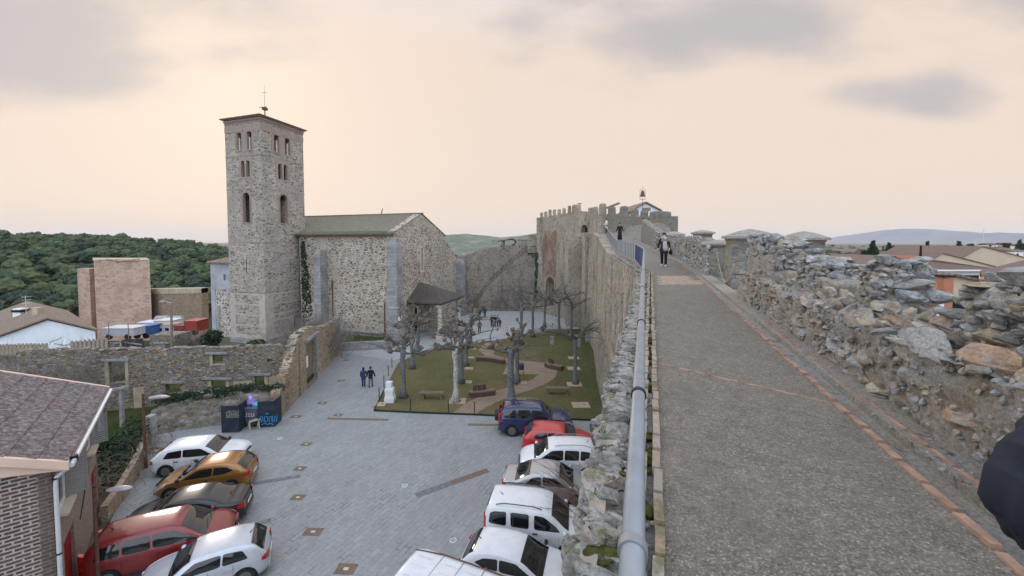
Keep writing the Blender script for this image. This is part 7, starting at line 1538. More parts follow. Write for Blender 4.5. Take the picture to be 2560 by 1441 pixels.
# pedestal
p = G(975, 1005, LZ); t = thing('white_pedestal', tuple(p), 'rough white marble pedestal at the corner of the lawn', 'monument'); mb = MB(); rg = []
for z, w in ((0, .34), (.3, .36), (.6, .31), (.95, .33), (1.1, .3)): rg.append([p + Vector((x * w + random.uniform(-.03, .03), y * w * .8, z)) for x, y in ((-1, -1), (1, -1), (1, 1), (-1, 1))])
mb.loft(rg); mb.build('rough_block', 'white_stone', t); mb = MB(); mb.box(p + Vector((-.04, 0, 1.33)), (.44, .4, .48)); mb.build('cube', 'white_stone', t)
for px, py, lab in ((1380, 862, 'upright grey stone slab left of two on the far lawn'), (1447, 868, 'upright grey stone slab among the trees near the big wall'), (1468, 856, 'upright grey stone slab nearest the big wall')):
    p = G(px, py, LZ); mb = MB(); mb.box(p + Vector((0, 0, .5)), (.42, .25, 1.0), top=.9, rz=.2); tag(mb.build('standing_stone', 'ashlar', loc=tuple(p)), lab, 'standing stone')
# edging and posts
kerb_pts = [G(965, 968), G(935, 1028.5), G(1050, 1034), G(1190, 1039), G(1297, 1044), G(1480, 1053)]
mb = MB()
for a, b in zip(kerb_pts[:-1], kerb_pts[1:]): mb.bar(a + Vector((0, 0, .06)), b + Vector((0, 0, .06)), .05, .14)
tag(mb.build('lawn_edging', 'dark_green_metal', loc=tuple(kerb_pts[1])), 'thin dark metal edging strip along the front of the lawn', 'edging')
for px, py, lab in ((1026, 1032, 'green post on the front edge, between the pedestal and the pale-trunked plane'), (1121, 1036, 'green post on the front edge left of the brick path'), (1186, 1039, 'green post on the front edge right of the brick path'), (1285, 1043, 'green post on the front edge next to the blue off-roader'), (948, 1000, 'green post on the left edge nearest the white pedestal'), (960, 968, 'green post on the left edge behind the walking couple'), (971, 940, 'green post on the left edge, third from the pedestal'), (980, 920, 'green post on the left edge farthest from the pedestal')):
    p = G(px, py); mb = MB(); mb.cyl(p, p + Vector((0, 0, .95)), .035, .035, 8); mb.tube([p + Vector((0, 0, .95)), p + Vector((0, 0, 1.0))], [.04, .02], 8); tag(mb.build('fence_post', 'dark_green_metal', loc=tuple(p)), lab, 'post', 'thin green posts round the lawn')
# things let into the paving
def strip_(a, b, w, mat, lab, z=.008):
    A, B = G(*a), G(*b); mb = MB(); mb.bar(A + Vector((0, 0, z - .02)), B + Vector((0, 0, z - .02)), w, .04); tag(mb.build('drain_strip', mat, loc=tuple(A)), lab, 'drain strip', 'long drain strips in the paving')
strip_((818, 1047), (972, 1050), .3, 'bench_stone', 'brown drain strip left of the lawn corner'); strip_((1170, 1062), (1318, 1064), .3, 'bench_stone', 'drain strip in front of the dark blue off-roader')
strip_((1040, 1240), (1128, 1208), .42, 'concrete_dark', 'grey half of the slanting drain strip in mid square'); strip_((1128, 1208), (1220, 1176), .4, 'bench_stone', 'brown half of the slanting drain strip in mid square')
strip_((608, 1214), (752, 1190), .3, 'concrete_dark', 'grey drain strip at the tail of the golden car'); strip_((618, 1318), (678, 1300), .3, 'concrete_dark', 'grey drain strip at the nose of the dark red car')
def cover(px, py, w, d, lab, mat='bench_stone', rz=-.05):
    p = G(px, py); mb = MB(); mb.box(p + Vector((0, 0, -.01)), (w, d, .04), rz=rz); mb.box(p + Vector((0, 0, .012)), (w * .25, d * .25, .01), rz=rz, mi=1); tag(mb.build('drain_cover', [mat, 'pale_stone'], loc=tuple(p)), lab, 'drain cover', 'oblong brown covers in the paving')
for px, py, w, d, l in ((783, 1330, .75, .45, 'drain cover nearest the pale silver hatchback'), (745, 1244, .62, .42, 'drain cover level with the black saloon'), (750, 1172, .6, .42, 'drain cover level with the golden car'), (766, 1111, .6, .4, 'drain cover level with the white hatchback'), (865, 1423, .75, .5, 'drain cover at the bottom of the square left of the van'), (806, 1008, .7, .45, 'drain cover beside the big ruined side wall'), (740, 1042, .75, .4, 'reddish drain cover near the wheelie bin'), (853, 952, .6, .5, 'drain cover up the slope from the wheelie bin'), (866, 901, .6, .5, 'drain cover near the end of the ruined side wall'), (846, 1038, .6, .4, 'drain cover left of the brown drain strip'), (390, 1127, 1.2, .7, 'large reddish plate in the paving behind the white hatchback')): cover(px, py, w, d, l)
for px, py, lab in ((1012, 1215, 'round white floor lamp above the slanting drain strip'), (1133, 1352, 'round white floor lamp beside the van roof'), (700, 897 + 200, 'tiny round floor lamp in the middle of the square')):
    p = G(px, py); t = thing('floor_lamp', tuple(p), lab, 'floor lamp', 'round lamps set in the paving'); mb = MB(); mb.tube([p + Vector((.13 * math.cos(a), .13 * math.sin(a), .01)) for a in np.linspace(0, 2 * math.pi, 21)], .018, 6); mb.build('ring', 'white_stone', t); mb = MB(); mb.cyl(p, p + Vector((0, 0, .01)), .12, .12, 16); mb.build('lens', 'concrete', t)
# bins between two steel screens
def screen(px0, px1, y0, y1, Y, lab, holes=False, tagm=False, side=1):
    a, b = at(px0, y1, Y), at(px1, y1 - 4, Y + .1); a.z = ZP; b.z = ZP; h = (y1 - y0) / 1000 * Y * 1.04; t = thing('steel_screen', tuple(a), lab, 'screen'); u = (b - a); L = u.length; mb = MB(); mb.panel(a, u, rect(0, .05, L, h), [], .04); mb.build('panel', 'navy_steel', t); un = u.normalized(); n = un.cross(Vector((0, 0, 1)))
    mb = MB(); q = a if side < 0 else b; mb.panel(q + n * .01, Vector((-n.x, -n.y, 0)) if True else n, rect(0, .05, 1.0, h + .02), [], .04); mb.build('side_panel', 'navy_steel', t)
    mb = MB()
    if holes:
        for i in range(9):
            for j in range(6): 
                if (i + j * 3) % 7 or j > 2: c = a + un * (.35 + i * .09) + Vector((0, 0, h - .35 - j * .08)) + n * .012; mb.box(c, (.05, .015, .04), rz=math.atan2(u.y, u.x))
        mb.build('perforated_rust', 'pale_wood', t)
    if tagm:
        base = a + n * .02
        def stroke(P, r=.022): mb.tube([base + un * x + Vector((0, 0, z)) for x, z in P], r, 5)
        z0 = .35
        stroke([(.12, z0), (.14, z0 + .3), (.2, z0 + .42), (.3, z0 + .4), (.34, z0 + .1), (.28, z0 + .02), (.16, z0 + .2)]); stroke([(.42, z0 + .05), (.44, z0 + .38), (.56, z0 + .42), (.64, z0 + .3), (.62, z0 + .1), (.5, z0 + .02), (.43, z0 + .12)]); stroke([(.72, z0), (.74, z0 + .4), (.86, z0 + .4), (.9, z0 + .05), (.98, z0 + .05)]); stroke([(.94, z0 + .42), (.96, z0 + .1), (1.06, z0 + .04), (1.1, z0 + .4)]); stroke([(1.2, z0 + .02), (1.22, z0 + .36)]); stroke([(1.22, z0 + .46), (1.24, z0 + .5)]); stroke([(.2, z0 - .14), (.5, z0 - .06), (.6, z0 - .16), (.8, z0 - .08), (1.0, z0 - .17)]); stroke([(.5, z0 + .55), (.6, z0 + .62), (.7, z0 + .55)])
        mb.build('graffiti', 'graffiti_blue', t)
YBn = G(600, 1082).y
screen(554, 598, 1016, 1084, G(575, 1084).y, 'dark steel screen with rusty perforations left of the wheelie bin', True, side=1)
screen(645, 687, 1005, 1070, G(665, 1070).y, 'dark steel screen with light blue graffiti right of the wheelie bin', False, True)
p = G(621, 1070); t = thing('wheelie_bin', tuple(p), 'overfull grey wheelie bin with white graffiti between two steel screens', 'wheelie bin'); mb = MB(); rg = []
for z, w, d in ((.12, .42, .36), (.3, .45, .4), (1.25, .6, .52), (1.32, .66, .56)): rg.append([p + Vector((x * w, .5 + y * d, z)) for x, y in ((-1, -1), (1, -1), (1, 1), (-1, 1))])
mb.loft(rg); mb.build('container', 'bin_grey', t); mb = MB()
for s_ in (-1, 1): mb = MB(); mb.cyl(p + Vector((s_ * .38, .2, .1)), p + Vector((s_ * .3, .2, .1)), .1, .1, 10); mb.build('wheel', 'tyre', t)
mb = MB(); fb = p + Vector((0, -.03, 0))
for P in ([(-.3, .95), (-.22, 1.0), (-.3, .8), (-.2, .75)], [(-.1, .75), (-.08, 1.0)], [(.0, .95), (.1, .95), (.02, .78), (.12, .75)], [(.2, 1.0), (.22, .76), (.3, .8)], [(.34, .98), (.4, .8), (.32, .74)]): mb.tube([fb + Vector((x, .06 * (1.3 - z), z)) for x, z in P], .022, 5)
mb.build('graffiti', 'graffiti_white', t)
mb = MB(); mb.rocks([(tuple(p + Vector((-.15, .5, 1.5))), (.38, .34, .28), rotm(0, 0, 1)), (tuple(p + Vector((-.05, .45, 1.75))), (.24, .22, .2), rotm(.4, 0, 2))], 2); tag(mb.build('rubbish_bag', 'bag_purple', smooth=True, loc=tuple(p + Vector((-.15, .5, 1.3)))), 'lilac rubbish bag piled on the wheelie bin', 'bag')
mb = MB(); mb.rocks([(tuple(p + Vector((.35, .45, 1.42))), (.28, .26, .2), rotm(0, 0, 1))], 2); tag(mb.build('rubbish_bag', 'bag_teal', smooth=True, loc=tuple(p + Vector((.35, .45, 1.3)))), 'turquoise rubbish bag on the right of the wheelie bin', 'bag')
p = G(634, 1074); t = thing('wooden_stool', tuple(p), 'small pale plank bench leaning by the wheelie bin', 'bench'); mb = MB(); mb.bar(p + Vector((-.3, 0, .5)), p + Vector((.45, .5, .62)), .32, .06); mb.build('seat', 'pale_wood', t)
for d in (-.2, .25): mb = MB(); mb.bar(p + Vector((d - .1, d * .5, 0)), p + Vector((d, d * .6, .5)), .06); mb.bar(p + Vector((d + .12, d * .5 - .1, 0)), p + Vector((d, d * .6, .5)), .06); mb.build('leg', 'pale_wood', t)
# low wall and step in front of the castle
mb = MB(); mb.box((-8, 69.0, ZP + .35), (6.5, .5, .7)); tag(mb.build('low_kerb_wall', 'ashlar', loc=(-8, 69, ZP)), 'low pale kerb wall at the back of the forecourt beside the church', 'wall')
# ================================================================ houses of the town on the right
def town_house(lab, pxl, pxr, yeave, ybase, Y, kind='gable', yridge=None, wall='white_render', roof='roof_town', depth=9, windows=0, name='town_house', ridge=.5, turn=0, chim=None, over=.3):
    a, b = at(pxl, ybase, Y), at(pxr, ybase, Y + turn); b.z = a.z; zb = a.z; ze = (605 - yeave) / 1000 * Y * 1.0; u = b - a; L = u.length; un = u.normalized(); n = Vector((-un.y, un.x, 0)); zr = (605 - (yridge if yridge else yeave - 8)) / 1000 * (Y + (0 if kind == 'gable' else depth * .4)); t = thing(name, tuple(a), lab, 'house'); h = ze - zb
    mb = MB()
    if kind == 'gable': mb.panel(a, u, [(0, -2), (L, -2), (L, h), (L * ridge, zr - zb), (0, h)], [], depth)
    else: mb.panel(a, u, rect(0, -2, L, h), [], depth)
    mb.build('wall', wall, t); mb = MB(); tq = Vector((0, 0, .15))
    if kind == 'gable':
        for s0, s1 in ((-over, L * ridge), (L + over, L * ridge)):
            A = a + un * s0 + Vector((0, 0, h - over * (zr - zb - h) / (L * .5))) - n * .25; B = a + un * s1 + Vector((0, 0, zr - zb)) - n * .25; C, D_ = A + n * (depth + .4), B + n * (depth + .4); mb.add([A, B, D_, C, A + tq, B + tq, D_ + tq, C + tq], [(0, 1, 5, 4), (1, 2, 6, 5), (2, 3, 7, 6), (3, 0, 4, 7), (4, 5, 6, 7), (3, 2, 1, 0)])
    elif kind == 'hip' or kind == 'side':
        i = depth * .5 if kind == 'hip' else 0
        A = a - un * over - n * over + Vector((0, 0, h)); B = a + un * (L + over) - n * over + Vector((0, 0, h)); C = B + n * (depth + 2 * over); D_ = A + n * (depth + 2 * over); R1 = a + un * (i - (over if not i else 0)) + n * depth * .5 + Vector((0, 0, zr - zb)); R2 = a + un * (L - i + (over if not i else 0)) + n * depth * .5 + Vector((0, 0, zr - zb)); dz = Vector((0, 0, -.15)); mb.add([A, B, C, D_, R1, R2, A + dz, B + dz, C + dz, D_ + dz], [(0, 1, 5, 4), (1, 2, 5), (2, 3, 4, 5), (3, 0, 4), (1, 0, 6, 7), (2, 1, 7, 8), (3, 2, 8, 9), (0, 3, 9, 6), (6, 9, 8, 7)])
    mb.build('roof', roof, t)
    for k in range(windows):
        x = L * (k + .5) / windows; mb = MB(); mb.panel(a + un * x - n * .02 + Vector((0, 0, h - 2.0)), u, rect(-.5, 0, .5, 1.1), [], .05); f = mb.build('window', 'window_glass', t)
    if chim: c = a + un * (L * chim[0]) + n * depth * chim[1]; mb = MB(); mb.box(c + Vector((0, 0, zr - zb + chim[2] * .5 - .5)), (.7, .7, chim[2] + 1)); mb.build('chimney', chim[3], t)
    return t, a, un, n, h
t = thing('town_house', (43, 36, -6), 'long orange rendered building at the right edge above the near merlons', 'house'); mb = MB(); a_, b_ = at(2450, 692, 36), at(2760, 618, 36)
mb.add([(a_.x, 36, -12), (b_.x, 36, -12), b_, a_, (a_.x + 7, 42, -12), (b_.x + 7, 42, -12), b_ + Vector((7, 6, 0)), a_ + Vector((7, 6, 0))], [(0, 1, 2, 3), (1, 5, 6, 2), (5, 4, 7, 6), (4, 0, 3, 7)]); mb.build('wall', 'orange_render', t)
mb = MB(); u_ = Vector((0, -.1, .12)); mb.add([a_ + u_, b_ + u_, b_ + Vector((7, 6, .12)), a_ + Vector((7, 6, .12)), a_ + Vector((0, -.1, .01)), b_ + Vector((0, -.1, .01))], [(0, 1, 2, 3), (4, 5, 1, 0)]); mb.build('roof', 'roof_town', t)
t, a, un, n, h = town_house('white bungalow with a broad dark brown hip roof', 2300, 2482, 674, 700, 62, 'hip', 646, 'white_render', 'roof_brown', 16, windows=0, over=.8)
mb = MB(); mb.bar(a - un * .8 - n * .85 + Vector((0, 0, h - .1)), a + un * 12 - n * .85 + Vector((0, 0, h - .1)), .12, .22); mb.build('gutter', 'white_plain', t)
mb = MB(); mb.panel(a + un * 1.6 - n * .03 + Vector((0, 0, h - 2.0)), un, rect(0, 0, 7.5, 1.1), [], .05); mb.build('window', 'window_glass', t)
town_house('long beige hall with a low gable behind the brown hip roof', 2296, 2505, 672, 690, 84, 'gable', 634, 'beige_render', 'roof_town', 14, ridge=.27)
town_house('big beige gable with a small lamp under its ridge', 2392, 2590, 652, 676, 100, 'gable', 617, 'beige_render', 'roof_town', 22, ridge=.3)
t, a, un, n, h = town_house('beige house with a barred window seen between the merlons', 2352, 2480, 712, 800, 25.5, 'gable', 690, 'beige_render', 'roof_town', 6, ridge=.18)
mb = MB(); p = at(2376, 776, 25.4); q = at(2431, 750, 25.4); mb.panel((p.x, 25.36, p.z), (1, 0, 0), rect(0, 0, q.x - p.x, .72), [], .05); w_ = mb.build('window', 'window_glass', t); mb = MB()
for k in range(9): x = p.x + (q.x - p.x) * (k + .5) / 9; mb.bar((x, 25.3, p.z), (x, 25.3, p.z + .72), .025)
mb.bar((p.x, 25.28, p.z + .25), (q.x, 25.28, p.z + .25), .03); mb.build('bars', 'black_metal', w_)
mb = MB(); c = at(2360, 760, 24.6); mb.box((c.x, 24.7, c.z + .3), (.62, .6, 2.6)); mb.build('chimney', 'red_chimney', t); mb = MB(); mb.box((c.x, 24.7, c.z + 1.72), (.75, .72, .12)); mb.build('chimney_cap', 'dark', t)
town_house('small white building with red tiles in the gap between merlons', 2322, 2358, 738, 815, 21, 'gable', 722, 'white_render', 'roof_red', 3, ridge=.3)
town_house('red tiled house low between the third and fourth merlons', 2130, 2184, 690, 720, 48, 'hip', 668, 'plaster_beige', 'roof_brown', 7)
town_house('low bright red tiled roof below the brown one', 2136, 2180, 704, 720, 36, 'side', 690, 'plaster_beige', 'roof_red', 4)
town_house('white gabled house stepped behind the merlons', 2148, 2262, 672, 690, 66, 'gable', 642, 'white_render', 'roof_town', 12, ridge=.75)
town_house('long white house with a grey-brown roof below the tall fir', 2190, 2338, 642, 652, 96, 'side', 629, 'white_plain', 'roof_town', 10, windows=3)
town_house('brown-roofed wing joined to the long white house', 2256, 2320, 652, 662, 88, 'gable', 634, 'white_render', 'roof_red', 8, ridge=.9)
town_house('low roof beside the pink gable', 2080, 2165, 650, 660, 92, 'side', 640, 'white_plain', 'roof_town', 8)
town_house('little pink gable just right of the farther capped turret', 2044, 2092, 652, 664, 80, 'gable', 639, 'pink_fascia', 'roof_town', 8)
rs = random.Random(4); descr = ['pale', 'white', 'cream', 'grey', 'chalky', 'bright white', 'dull white', 'light beige', 'ivory', 'sandy', 'whitish', 'ash grey']
for k, (px, w, y, Y) in enumerate([(2440, 28, 622, 240), (2468, 30, 618, 230), (2500, 34, 621, 210), (2535, 36, 626, 180), (2470, 24, 610, 330), (2508, 22, 609, 340), (2545, 24, 612, 300), (2590, 40, 620, 200), (2375, 22, 622, 320), (2350, 16, 624, 380), (2255, 18, 626, 260), (2140, 14, 632, 300)]):
    town_house('%s distant low house, %s' % (descr[k], ['left of the big gable ridge', 'above the big gable ridge', 'right of the big gable ridge', 'near the right edge', 'under the thin masts', 'between two dark firs', 'at the horizon by the right edge', 'just outside the right edge', 'behind the pointed tree', 'left of the round tree', 'behind the long grey roof', 'above the brown roof by the gable'][k]), px, px + w, y + 3, y + 8, Y, 'side', y - 2, rs.choice(['white_plain', 'white_render', 'beige_render']), rs.choice(['roof_town', 'roof_brown']), 8, windows=2)
def mast(px, y0, y1, Y, r, lab, mat='pvc', cross=False):
    a, b = at(px, y1, Y), at(px, y0, Y); b.x = a.x; mb = MB(); mb.cyl(a, b, r, r * .6, 6)
    if cross: mb.bar(b + Vector((-r * 8, 0, -r * 6)), b + Vector((r * 8, 0, -r * 6)), r)
    tag(mb.build('mast', mat, loc=tuple(a)), lab, 'mast')
mast(2457, 573, 618, 400, .35, 'tallest thin mast standing before the mountains'); mast(2440, 592, 616, 420, .22, 'shorter thin mast left of the tallest one', cross=True); mast(2493, 590, 614, 420, .2, 'faint short mast right of the tallest one', cross=True); mast(2301, 614, 646, 70, .22, 'dark stove pipe rising behind the white houses', 'dark'); mast(2376, 612, 634, 140, .12, 'thin pale lamp mast beside the round trees')
# ================================================================ people
def skin_mat(): plain('skin', (.5, .32, .24), .6, var=.05)
skin_mat(); plain('cloth_navy', (.02, .025, .045), .85, var=.2, nscale=5); plain('cloth_black', (.013, .014, .018), .9, var=.2); plain('cloth_beige', (.46, .4, .35), .95, var=.12, nscale=20); plain('cloth_grey', (.18, .19, .21), .9, var=.15); plain('cloth_blue', (.03, .05, .12), .85, var=.2); plain('cloth_brown', (.16, .09, .05), .9, var=.2); plain('cloth_white', (.6, .6, .62), .9, var=.05); plain('hair_dark', (.02, .014, .011), .7, var=.3, nscale=30); plain('hair_grey', (.3, .28, .26), .8, var=.2); plain('shoe', (.03, .025, .022), .6, var=.1); plain('shoe_white', (.6, .58, .55), .7, var=.05)
def ringe(c, rx, ry, n=12, rz=0, tx=0):
    return [Vector(c) + Vector((math.cos(a) * rx * math.cos(rz) - math.sin(a) * ry * math.sin(rz), math.cos(a) * rx * math.sin(rz) + math.sin(a) * ry * math.cos(rz), tx * math.sin(a) * ry)) for a in [2 * math.pi * k / n for k in range(n)]]
def person(loc, heading, h, label, coat='cloth_navy', legs='cloth_black', hair='hair_dark', step=.0, arms=((.0, .12), (.0, .12)), skirt=0, coatlen=.52, scarf=None, bag=None, longhair=False, hood=None, group=None, shoe='shoe', name='person', bend=0, camera=False):
    # local frame: +y forward, z up, scaled to height h
    t = thing(name, loc, label, 'person', group, heading if heading else 1e-6); k = h / 1.75
    V = lambda x, y, z: Vector((x * k, y * k, z * k))
    # continuous body with skin modifier
    me = bpy.data.meshes.new('body'); P = []; E = []; Rr = []
    def add(p, r, par=None): P.append(p); Rr.append(r * k); i = len(P) - 1; (E.append((par, i)) if par is not None else None); return i
    pel = add(V(0, 0, .93), .13); ch = add(V(0, .01 + bend * .1, 1.18), .125, pel); sh = add(V(0, .0 + bend * .2, 1.4), .12, ch); nk = add(V(0, .015 + bend * .25, 1.51), .055, sh); hd = add(V(0, .03 + bend * .3, 1.6), .085, nk); hd2 = add(V(0, .025 + bend * .3, 1.69), .08, hd)
    J = {}
    for sg, (fw, ou), st in ((-1, arms[0], step), (1, arms[1], -step)):
        s1 = add(V(sg * .17, bend * .2, 1.41), .06, sh); el = add(V(sg * (.23 + ou * .5), -.02 + fw * .5 + bend * .15, 1.13 + abs(fw) * .1), .045, s1); wr = add(V(sg * (.23 + ou), .06 + fw, .9 + abs(fw) * .55), .032, el); ha = add(V(sg * (.22 + ou), .1 + fw * 1.1, .82 + abs(fw) * .6), .034, wr)
        fi = add(V(sg * (.215 + ou), .13 + fw * 1.15, .745 + abs(fw) * .62), .018, ha); J[sg] = (P[s1], P[el], P[wr], P[ha])
        for q in range(3): add(V(sg * (.2 + ou + .02 * q), .11 + fw * 1.15 + .012 * q, .75 + abs(fw) * .62), .011, ha)
        add(V(sg * (.18 + ou), .15 + fw * 1.1, .8 + abs(fw) * .6), .012, ha)
        hp = add(V(sg * .1, 0, .88), .095, pel); kn = add(V(sg * .1, st * .5 + .03, .5), .062, hp); an = add(V(sg * .1, st, .1 + (0.03 if st < 0 else 0)), .045, kn); to = add(V(sg * .115, st + .15, .035), .035, an); J[('l', sg)] = (P[hp], P[kn], P[an], P[to])
    me.from_pydata([tuple(p) for p in P], E, []); body = bpy.data.objects.new('body', me); S.collection.objects.link(body); body.parent = t; md = body.modifiers.new('skin', 'SKIN'); sv = me.skin_vertices[0].data
    for i, r in enumerate(Rr): sv[i].radius = (r, r * (1.05 if i in (4, 5) else .8 if i in (0, 1, 2) else 1))
    sv[0].use_root = True; body.modifiers.new('sub', 'SUBSURF').levels = 1; body.modifiers['sub'].render_levels = 1; me.materials.append(MATS['skin'])
    # face: nose, eyes
    f = V(0, .1 + bend * .3, 1.63); mb = MB(); mb.tube([f + V(0, .0, .035), f + V(0, .03, -.01)], [.012 * k, .018 * k], 6); mb.build('nose', 'skin', t, local=True)
    mb = MB(); mb.rocks([(tuple(f + V(s_ * .033, .0, .03)), (.012 * k,) * 3, rotm(0, 0, 0)) for s_ in (-1, 1)], 1); mb.build('eye', 'dark', t, local=True)
    # clothes
    z0 = coatlen; rg = [ringe(V(0, 0, z0), .2 * k * (1 + .25 * (z0 < .6)), .17 * k), ringe(V(0, 0, (z0 + .98) / 2), .195 * k, .15 * k), ringe(V(0, .0, .98), .175 * k, .135 * k), ringe(V(0, bend * .1, 1.12), .17 * k, .13 * k), ringe(V(0, bend * .18, 1.3), .195 * k, .13 * k), ringe(V(0, bend * .2, 1.42), .19 * k, .105 * k), ringe(V(0, bend * .22, 1.48), .1 * k, .085 * k), ringe(V(0, bend * .24, 1.51), .075 * k, .075 * k)]
    mb = MB(); mb.loft(rg); mb.build('coat', coat, t, smooth=True, local=True)
    for sg in (-1, 1):
        a, b, c, d = J[sg]; mb = MB(); mb.tube([a + V(-sg * .03, 0, .02), a, b, c + (d - c) * .0], [.075 * k, .078 * k, .062 * k, .052 * k], 9); mb.build('sleeve', coat, t, smooth=True, local=True)
        a, b, c, d = J[('l', sg)]
        if not skirt: mb = MB(); mb.tube([a + V(0, 0, .06), a, b, c + V(0, 0, -.02)], [.11 * k, .108 * k, .075 * k, .062 * k], 9); mb.build('trouser_leg', legs, t, smooth=True, local=True)
        mb = MB(); mb.tube([c + V(0, -.05, -.05), c + V(0, .0, -.055), d + V(0, .0, .0), d + V(0, .05, -.005)], [.038 * k, .048 * k, .042 * k, .025 * k], 8); mb.build('shoe', shoe, t, smooth=True, local=True)
    if skirt: mb = MB(); mb.loft([ringe(V(0, 0, .08), .25 * k, .23 * k), ringe(V(0, 0, .5), .21 * k, .18 * k), ringe(V(0, 0, 1.0), .17 * k, .13 * k)]); mb.build('long_skirt', coat, t, smooth=True, local=True)
    mb = MB(); hc = V(0, .01 + bend * .3, 1.675)
    if hair != 'none':
        rg = [ringe(hc + V(0, -.03, -.1 if not longhair else -.3), .07 * k, .05 * k), ringe(hc + V(0, -.025, -.04), .092 * k, .085 * k), ringe(hc + V(0, -.012, .02), .1 * k, .105 * k), ringe(hc + V(0, -.01, .07), .08 * k, .09 * k), ringe(hc + V(0, -.01, .1), .03 * k, .035 * k)]
        mb.loft(rg); mb.build('hair' if not hood else 'hood', hair if not hood else hood, t, smooth=True, local=True)
    if scarf:
        mb = MB(); mb.tube([V(.1 * math.cos(a), .02 + .1 * math.sin(a), 1.5) for a in np.linspace(0, 6.28, 13)], .055 * k, 8, cap=False); mb.loft([ringe(V(-.06, .13, 1.5), .06 * k, .03 * k), ringe(V(-.05, .17, 1.2), .1 * k, .035 * k), ringe(V(-.07, .18, .95), .12 * k, .03 * k), ringe(V(-.1, .16, .8), .1 * k, .02 * k)]); mb.build('scarf', scarf, t, smooth=True, local=True)
    if bag:
        mb = MB(); mb.rocks([(tuple(V(-.33, .02, .78)), (.09 * k, .2 * k, .2 * k), rotm(0, 0, 0))], 1); mb.tube([V(-.3, .02, .95), V(-.22, .0, 1.2), V(-.15, 0, 1.46)], .012, 5); o = mb.build('shoulder_bag', bag, t, smooth=True, local=True)
    return t
fl = lambda px, Y: Vector(((px - 1280) / 1000 * Y, Y, FZ(Y)))
p = fl(1660, 20.2); person(tuple(p), RAD(155), 1.68, 'woman in navy coat with long pale scarf walking towards us on the wall walk', scarf='cloth_beige', bag='cloth_black', step=.12, arms=((.12, .05), (-.1, .07)), coatlen=.72, shoe='shoe_white')
p = fl(1549, 41.0); person(tuple(p), RAD(150), 1.72, 'person in a long dark coat climbing the far end of the wall walk', coat='cloth_black', skirt=1, coatlen=.35)
p = fl(1513, 47.5); p.x = .2355 * 47.5; person((p.x, p.y, 1.1), RAD(90), 1.65, 'person in a white top leaning at the far railing', coat='cloth_white', arms=((.2, .1), (.2, .1)))
person((.337 * 39.5, 39.2, .55), RAD(120), 1.7, 'dark-coated person with raised arms at the foot of the end pier', coat='cloth_black', arms=((.3, .05), (.3, .05)))
person((.3275 * 40.5, 40.6, .75), RAD(60), 1.65, 'dark figure half hidden beside the person with raised arms', coat='cloth_black')
c1, c2 = G(909, 967), G(927, 968)
person(tuple(c1), RAD(12), 1.66, 'woman with dark wavy hair walking arm in arm on the paving', coat='cloth_blue', legs='cloth_blue', longhair=True, step=.12, coatlen=.8, arms=((.05, .02), (.1, .1)))
person(tuple(c2), RAD(8), 1.76, 'man in a dark hooded jacket and grey trousers walking with the woman', coat='cloth_black', legs='cloth_grey', step=-.14, coatlen=.78, hood='cloth_black')
for i, (px, py, co, lg, hh, hd, lab) in enumerate([(1199, 832, 'cloth_brown', 'cloth_black', 1.7, 20, 'lone person in a brown jacket on the forecourt'), (1230, 818, 'cloth_black', 'cloth_black', 1.75, 200, 'dark-clad person at the left of the standing group'), (1237, 817, 'cloth_navy', 'cloth_black', 1.7, 160, 'person in navy in the middle of the standing group'), (1244, 817, 'cloth_grey', 'cloth_blue', 1.72, 150, 'person in a grey jacket at the right of the standing group'), (1250, 818, 'cloth_black', 'cloth_black', 1.2, 170, 'child at the right end of the standing group'), (1199, 795, 'cloth_navy', 'cloth_blue', 1.7, 30, 'person in dark coat farther back by the curtain wall'), (1212, 793, 'cloth_blue', 'cloth_black', 1.75, 10, 'person in a dark blue coat right of the one by the curtain wall'), (1163, 788, 'cloth_black', 'cloth_black', 1.65, 80, 'dark figure by the porch railing at the back')]):
    person(tuple(G(px, py)), RAD(hd), hh, lab, coat=co, legs=lg, coatlen=.72, step=(.1 if i % 3 == 0 else 0))
# photographer's companion at the right edge: arm in a dark puffer sleeve
t = thing('person', (1.55, .75, -1.55), 'person in a dark quilted jacket cut off by the right edge', 'person')
plain('jacket_blue', (.009, .013, .024), .8, var=.3, nscale=6, spec=.4)
mb = MB()
def puffy(pts, rad, n=56, segs=150, amp=.018, per=.085, seed=0):
    pts = [Vector(p) for p in pts]; L = [0]
    for a, b in zip(pts[:-1], pts[1:]): L.append(L[-1] + (b - a).length)
    rings = []
    for i in range(segs + 1):
        s_ = L[-1] * i / segs; k = 0
        while k < len(L) - 2 and s_ > L[k + 1]: k += 1
        t_ = (s_ - L[k]) / (L[k + 1] - L[k]); p = pts[k].lerp(pts[k + 1], t_); r = rad[k] + (rad[k + 1] - rad[k]) * t_; d = (pts[k + 1] - pts[k]).normalized(); a_ = Vector((0, 1, 0)); a_ = (a_ - d * a_.dot(d)).normalized(); b_ = d.cross(a_)
        rings.append([p + (a_ * math.cos(q) + b_ * math.sin(q)) * (r + amp * abs(math.sin(math.pi * s_ / per + .8 * math.sin(q + seed))) + .016 * (1 - 2.6 * abs(noise.noise(Vector((s_ * 11 + .6 * math.sin(q * 1.0 + 1), math.cos(q) * .7, math.sin(q) * .7 + seed))))) + .009 * noise.noise(Vector((s_ * 7, math.cos(q) * 1.5, math.sin(q) * 1.5))) + .01 * noise.noise(Vector((s_ * 26, math.cos(q) * 4, math.sin(q) * 4)))) for q in [2 * math.pi * j / n for j in range(n)]])
    return rings
sh_, el_, wr_ = Vector((1.38, .86, -.31)), Vector((1.175, .86, -.57)), Vector((1.24, .9, -.66))
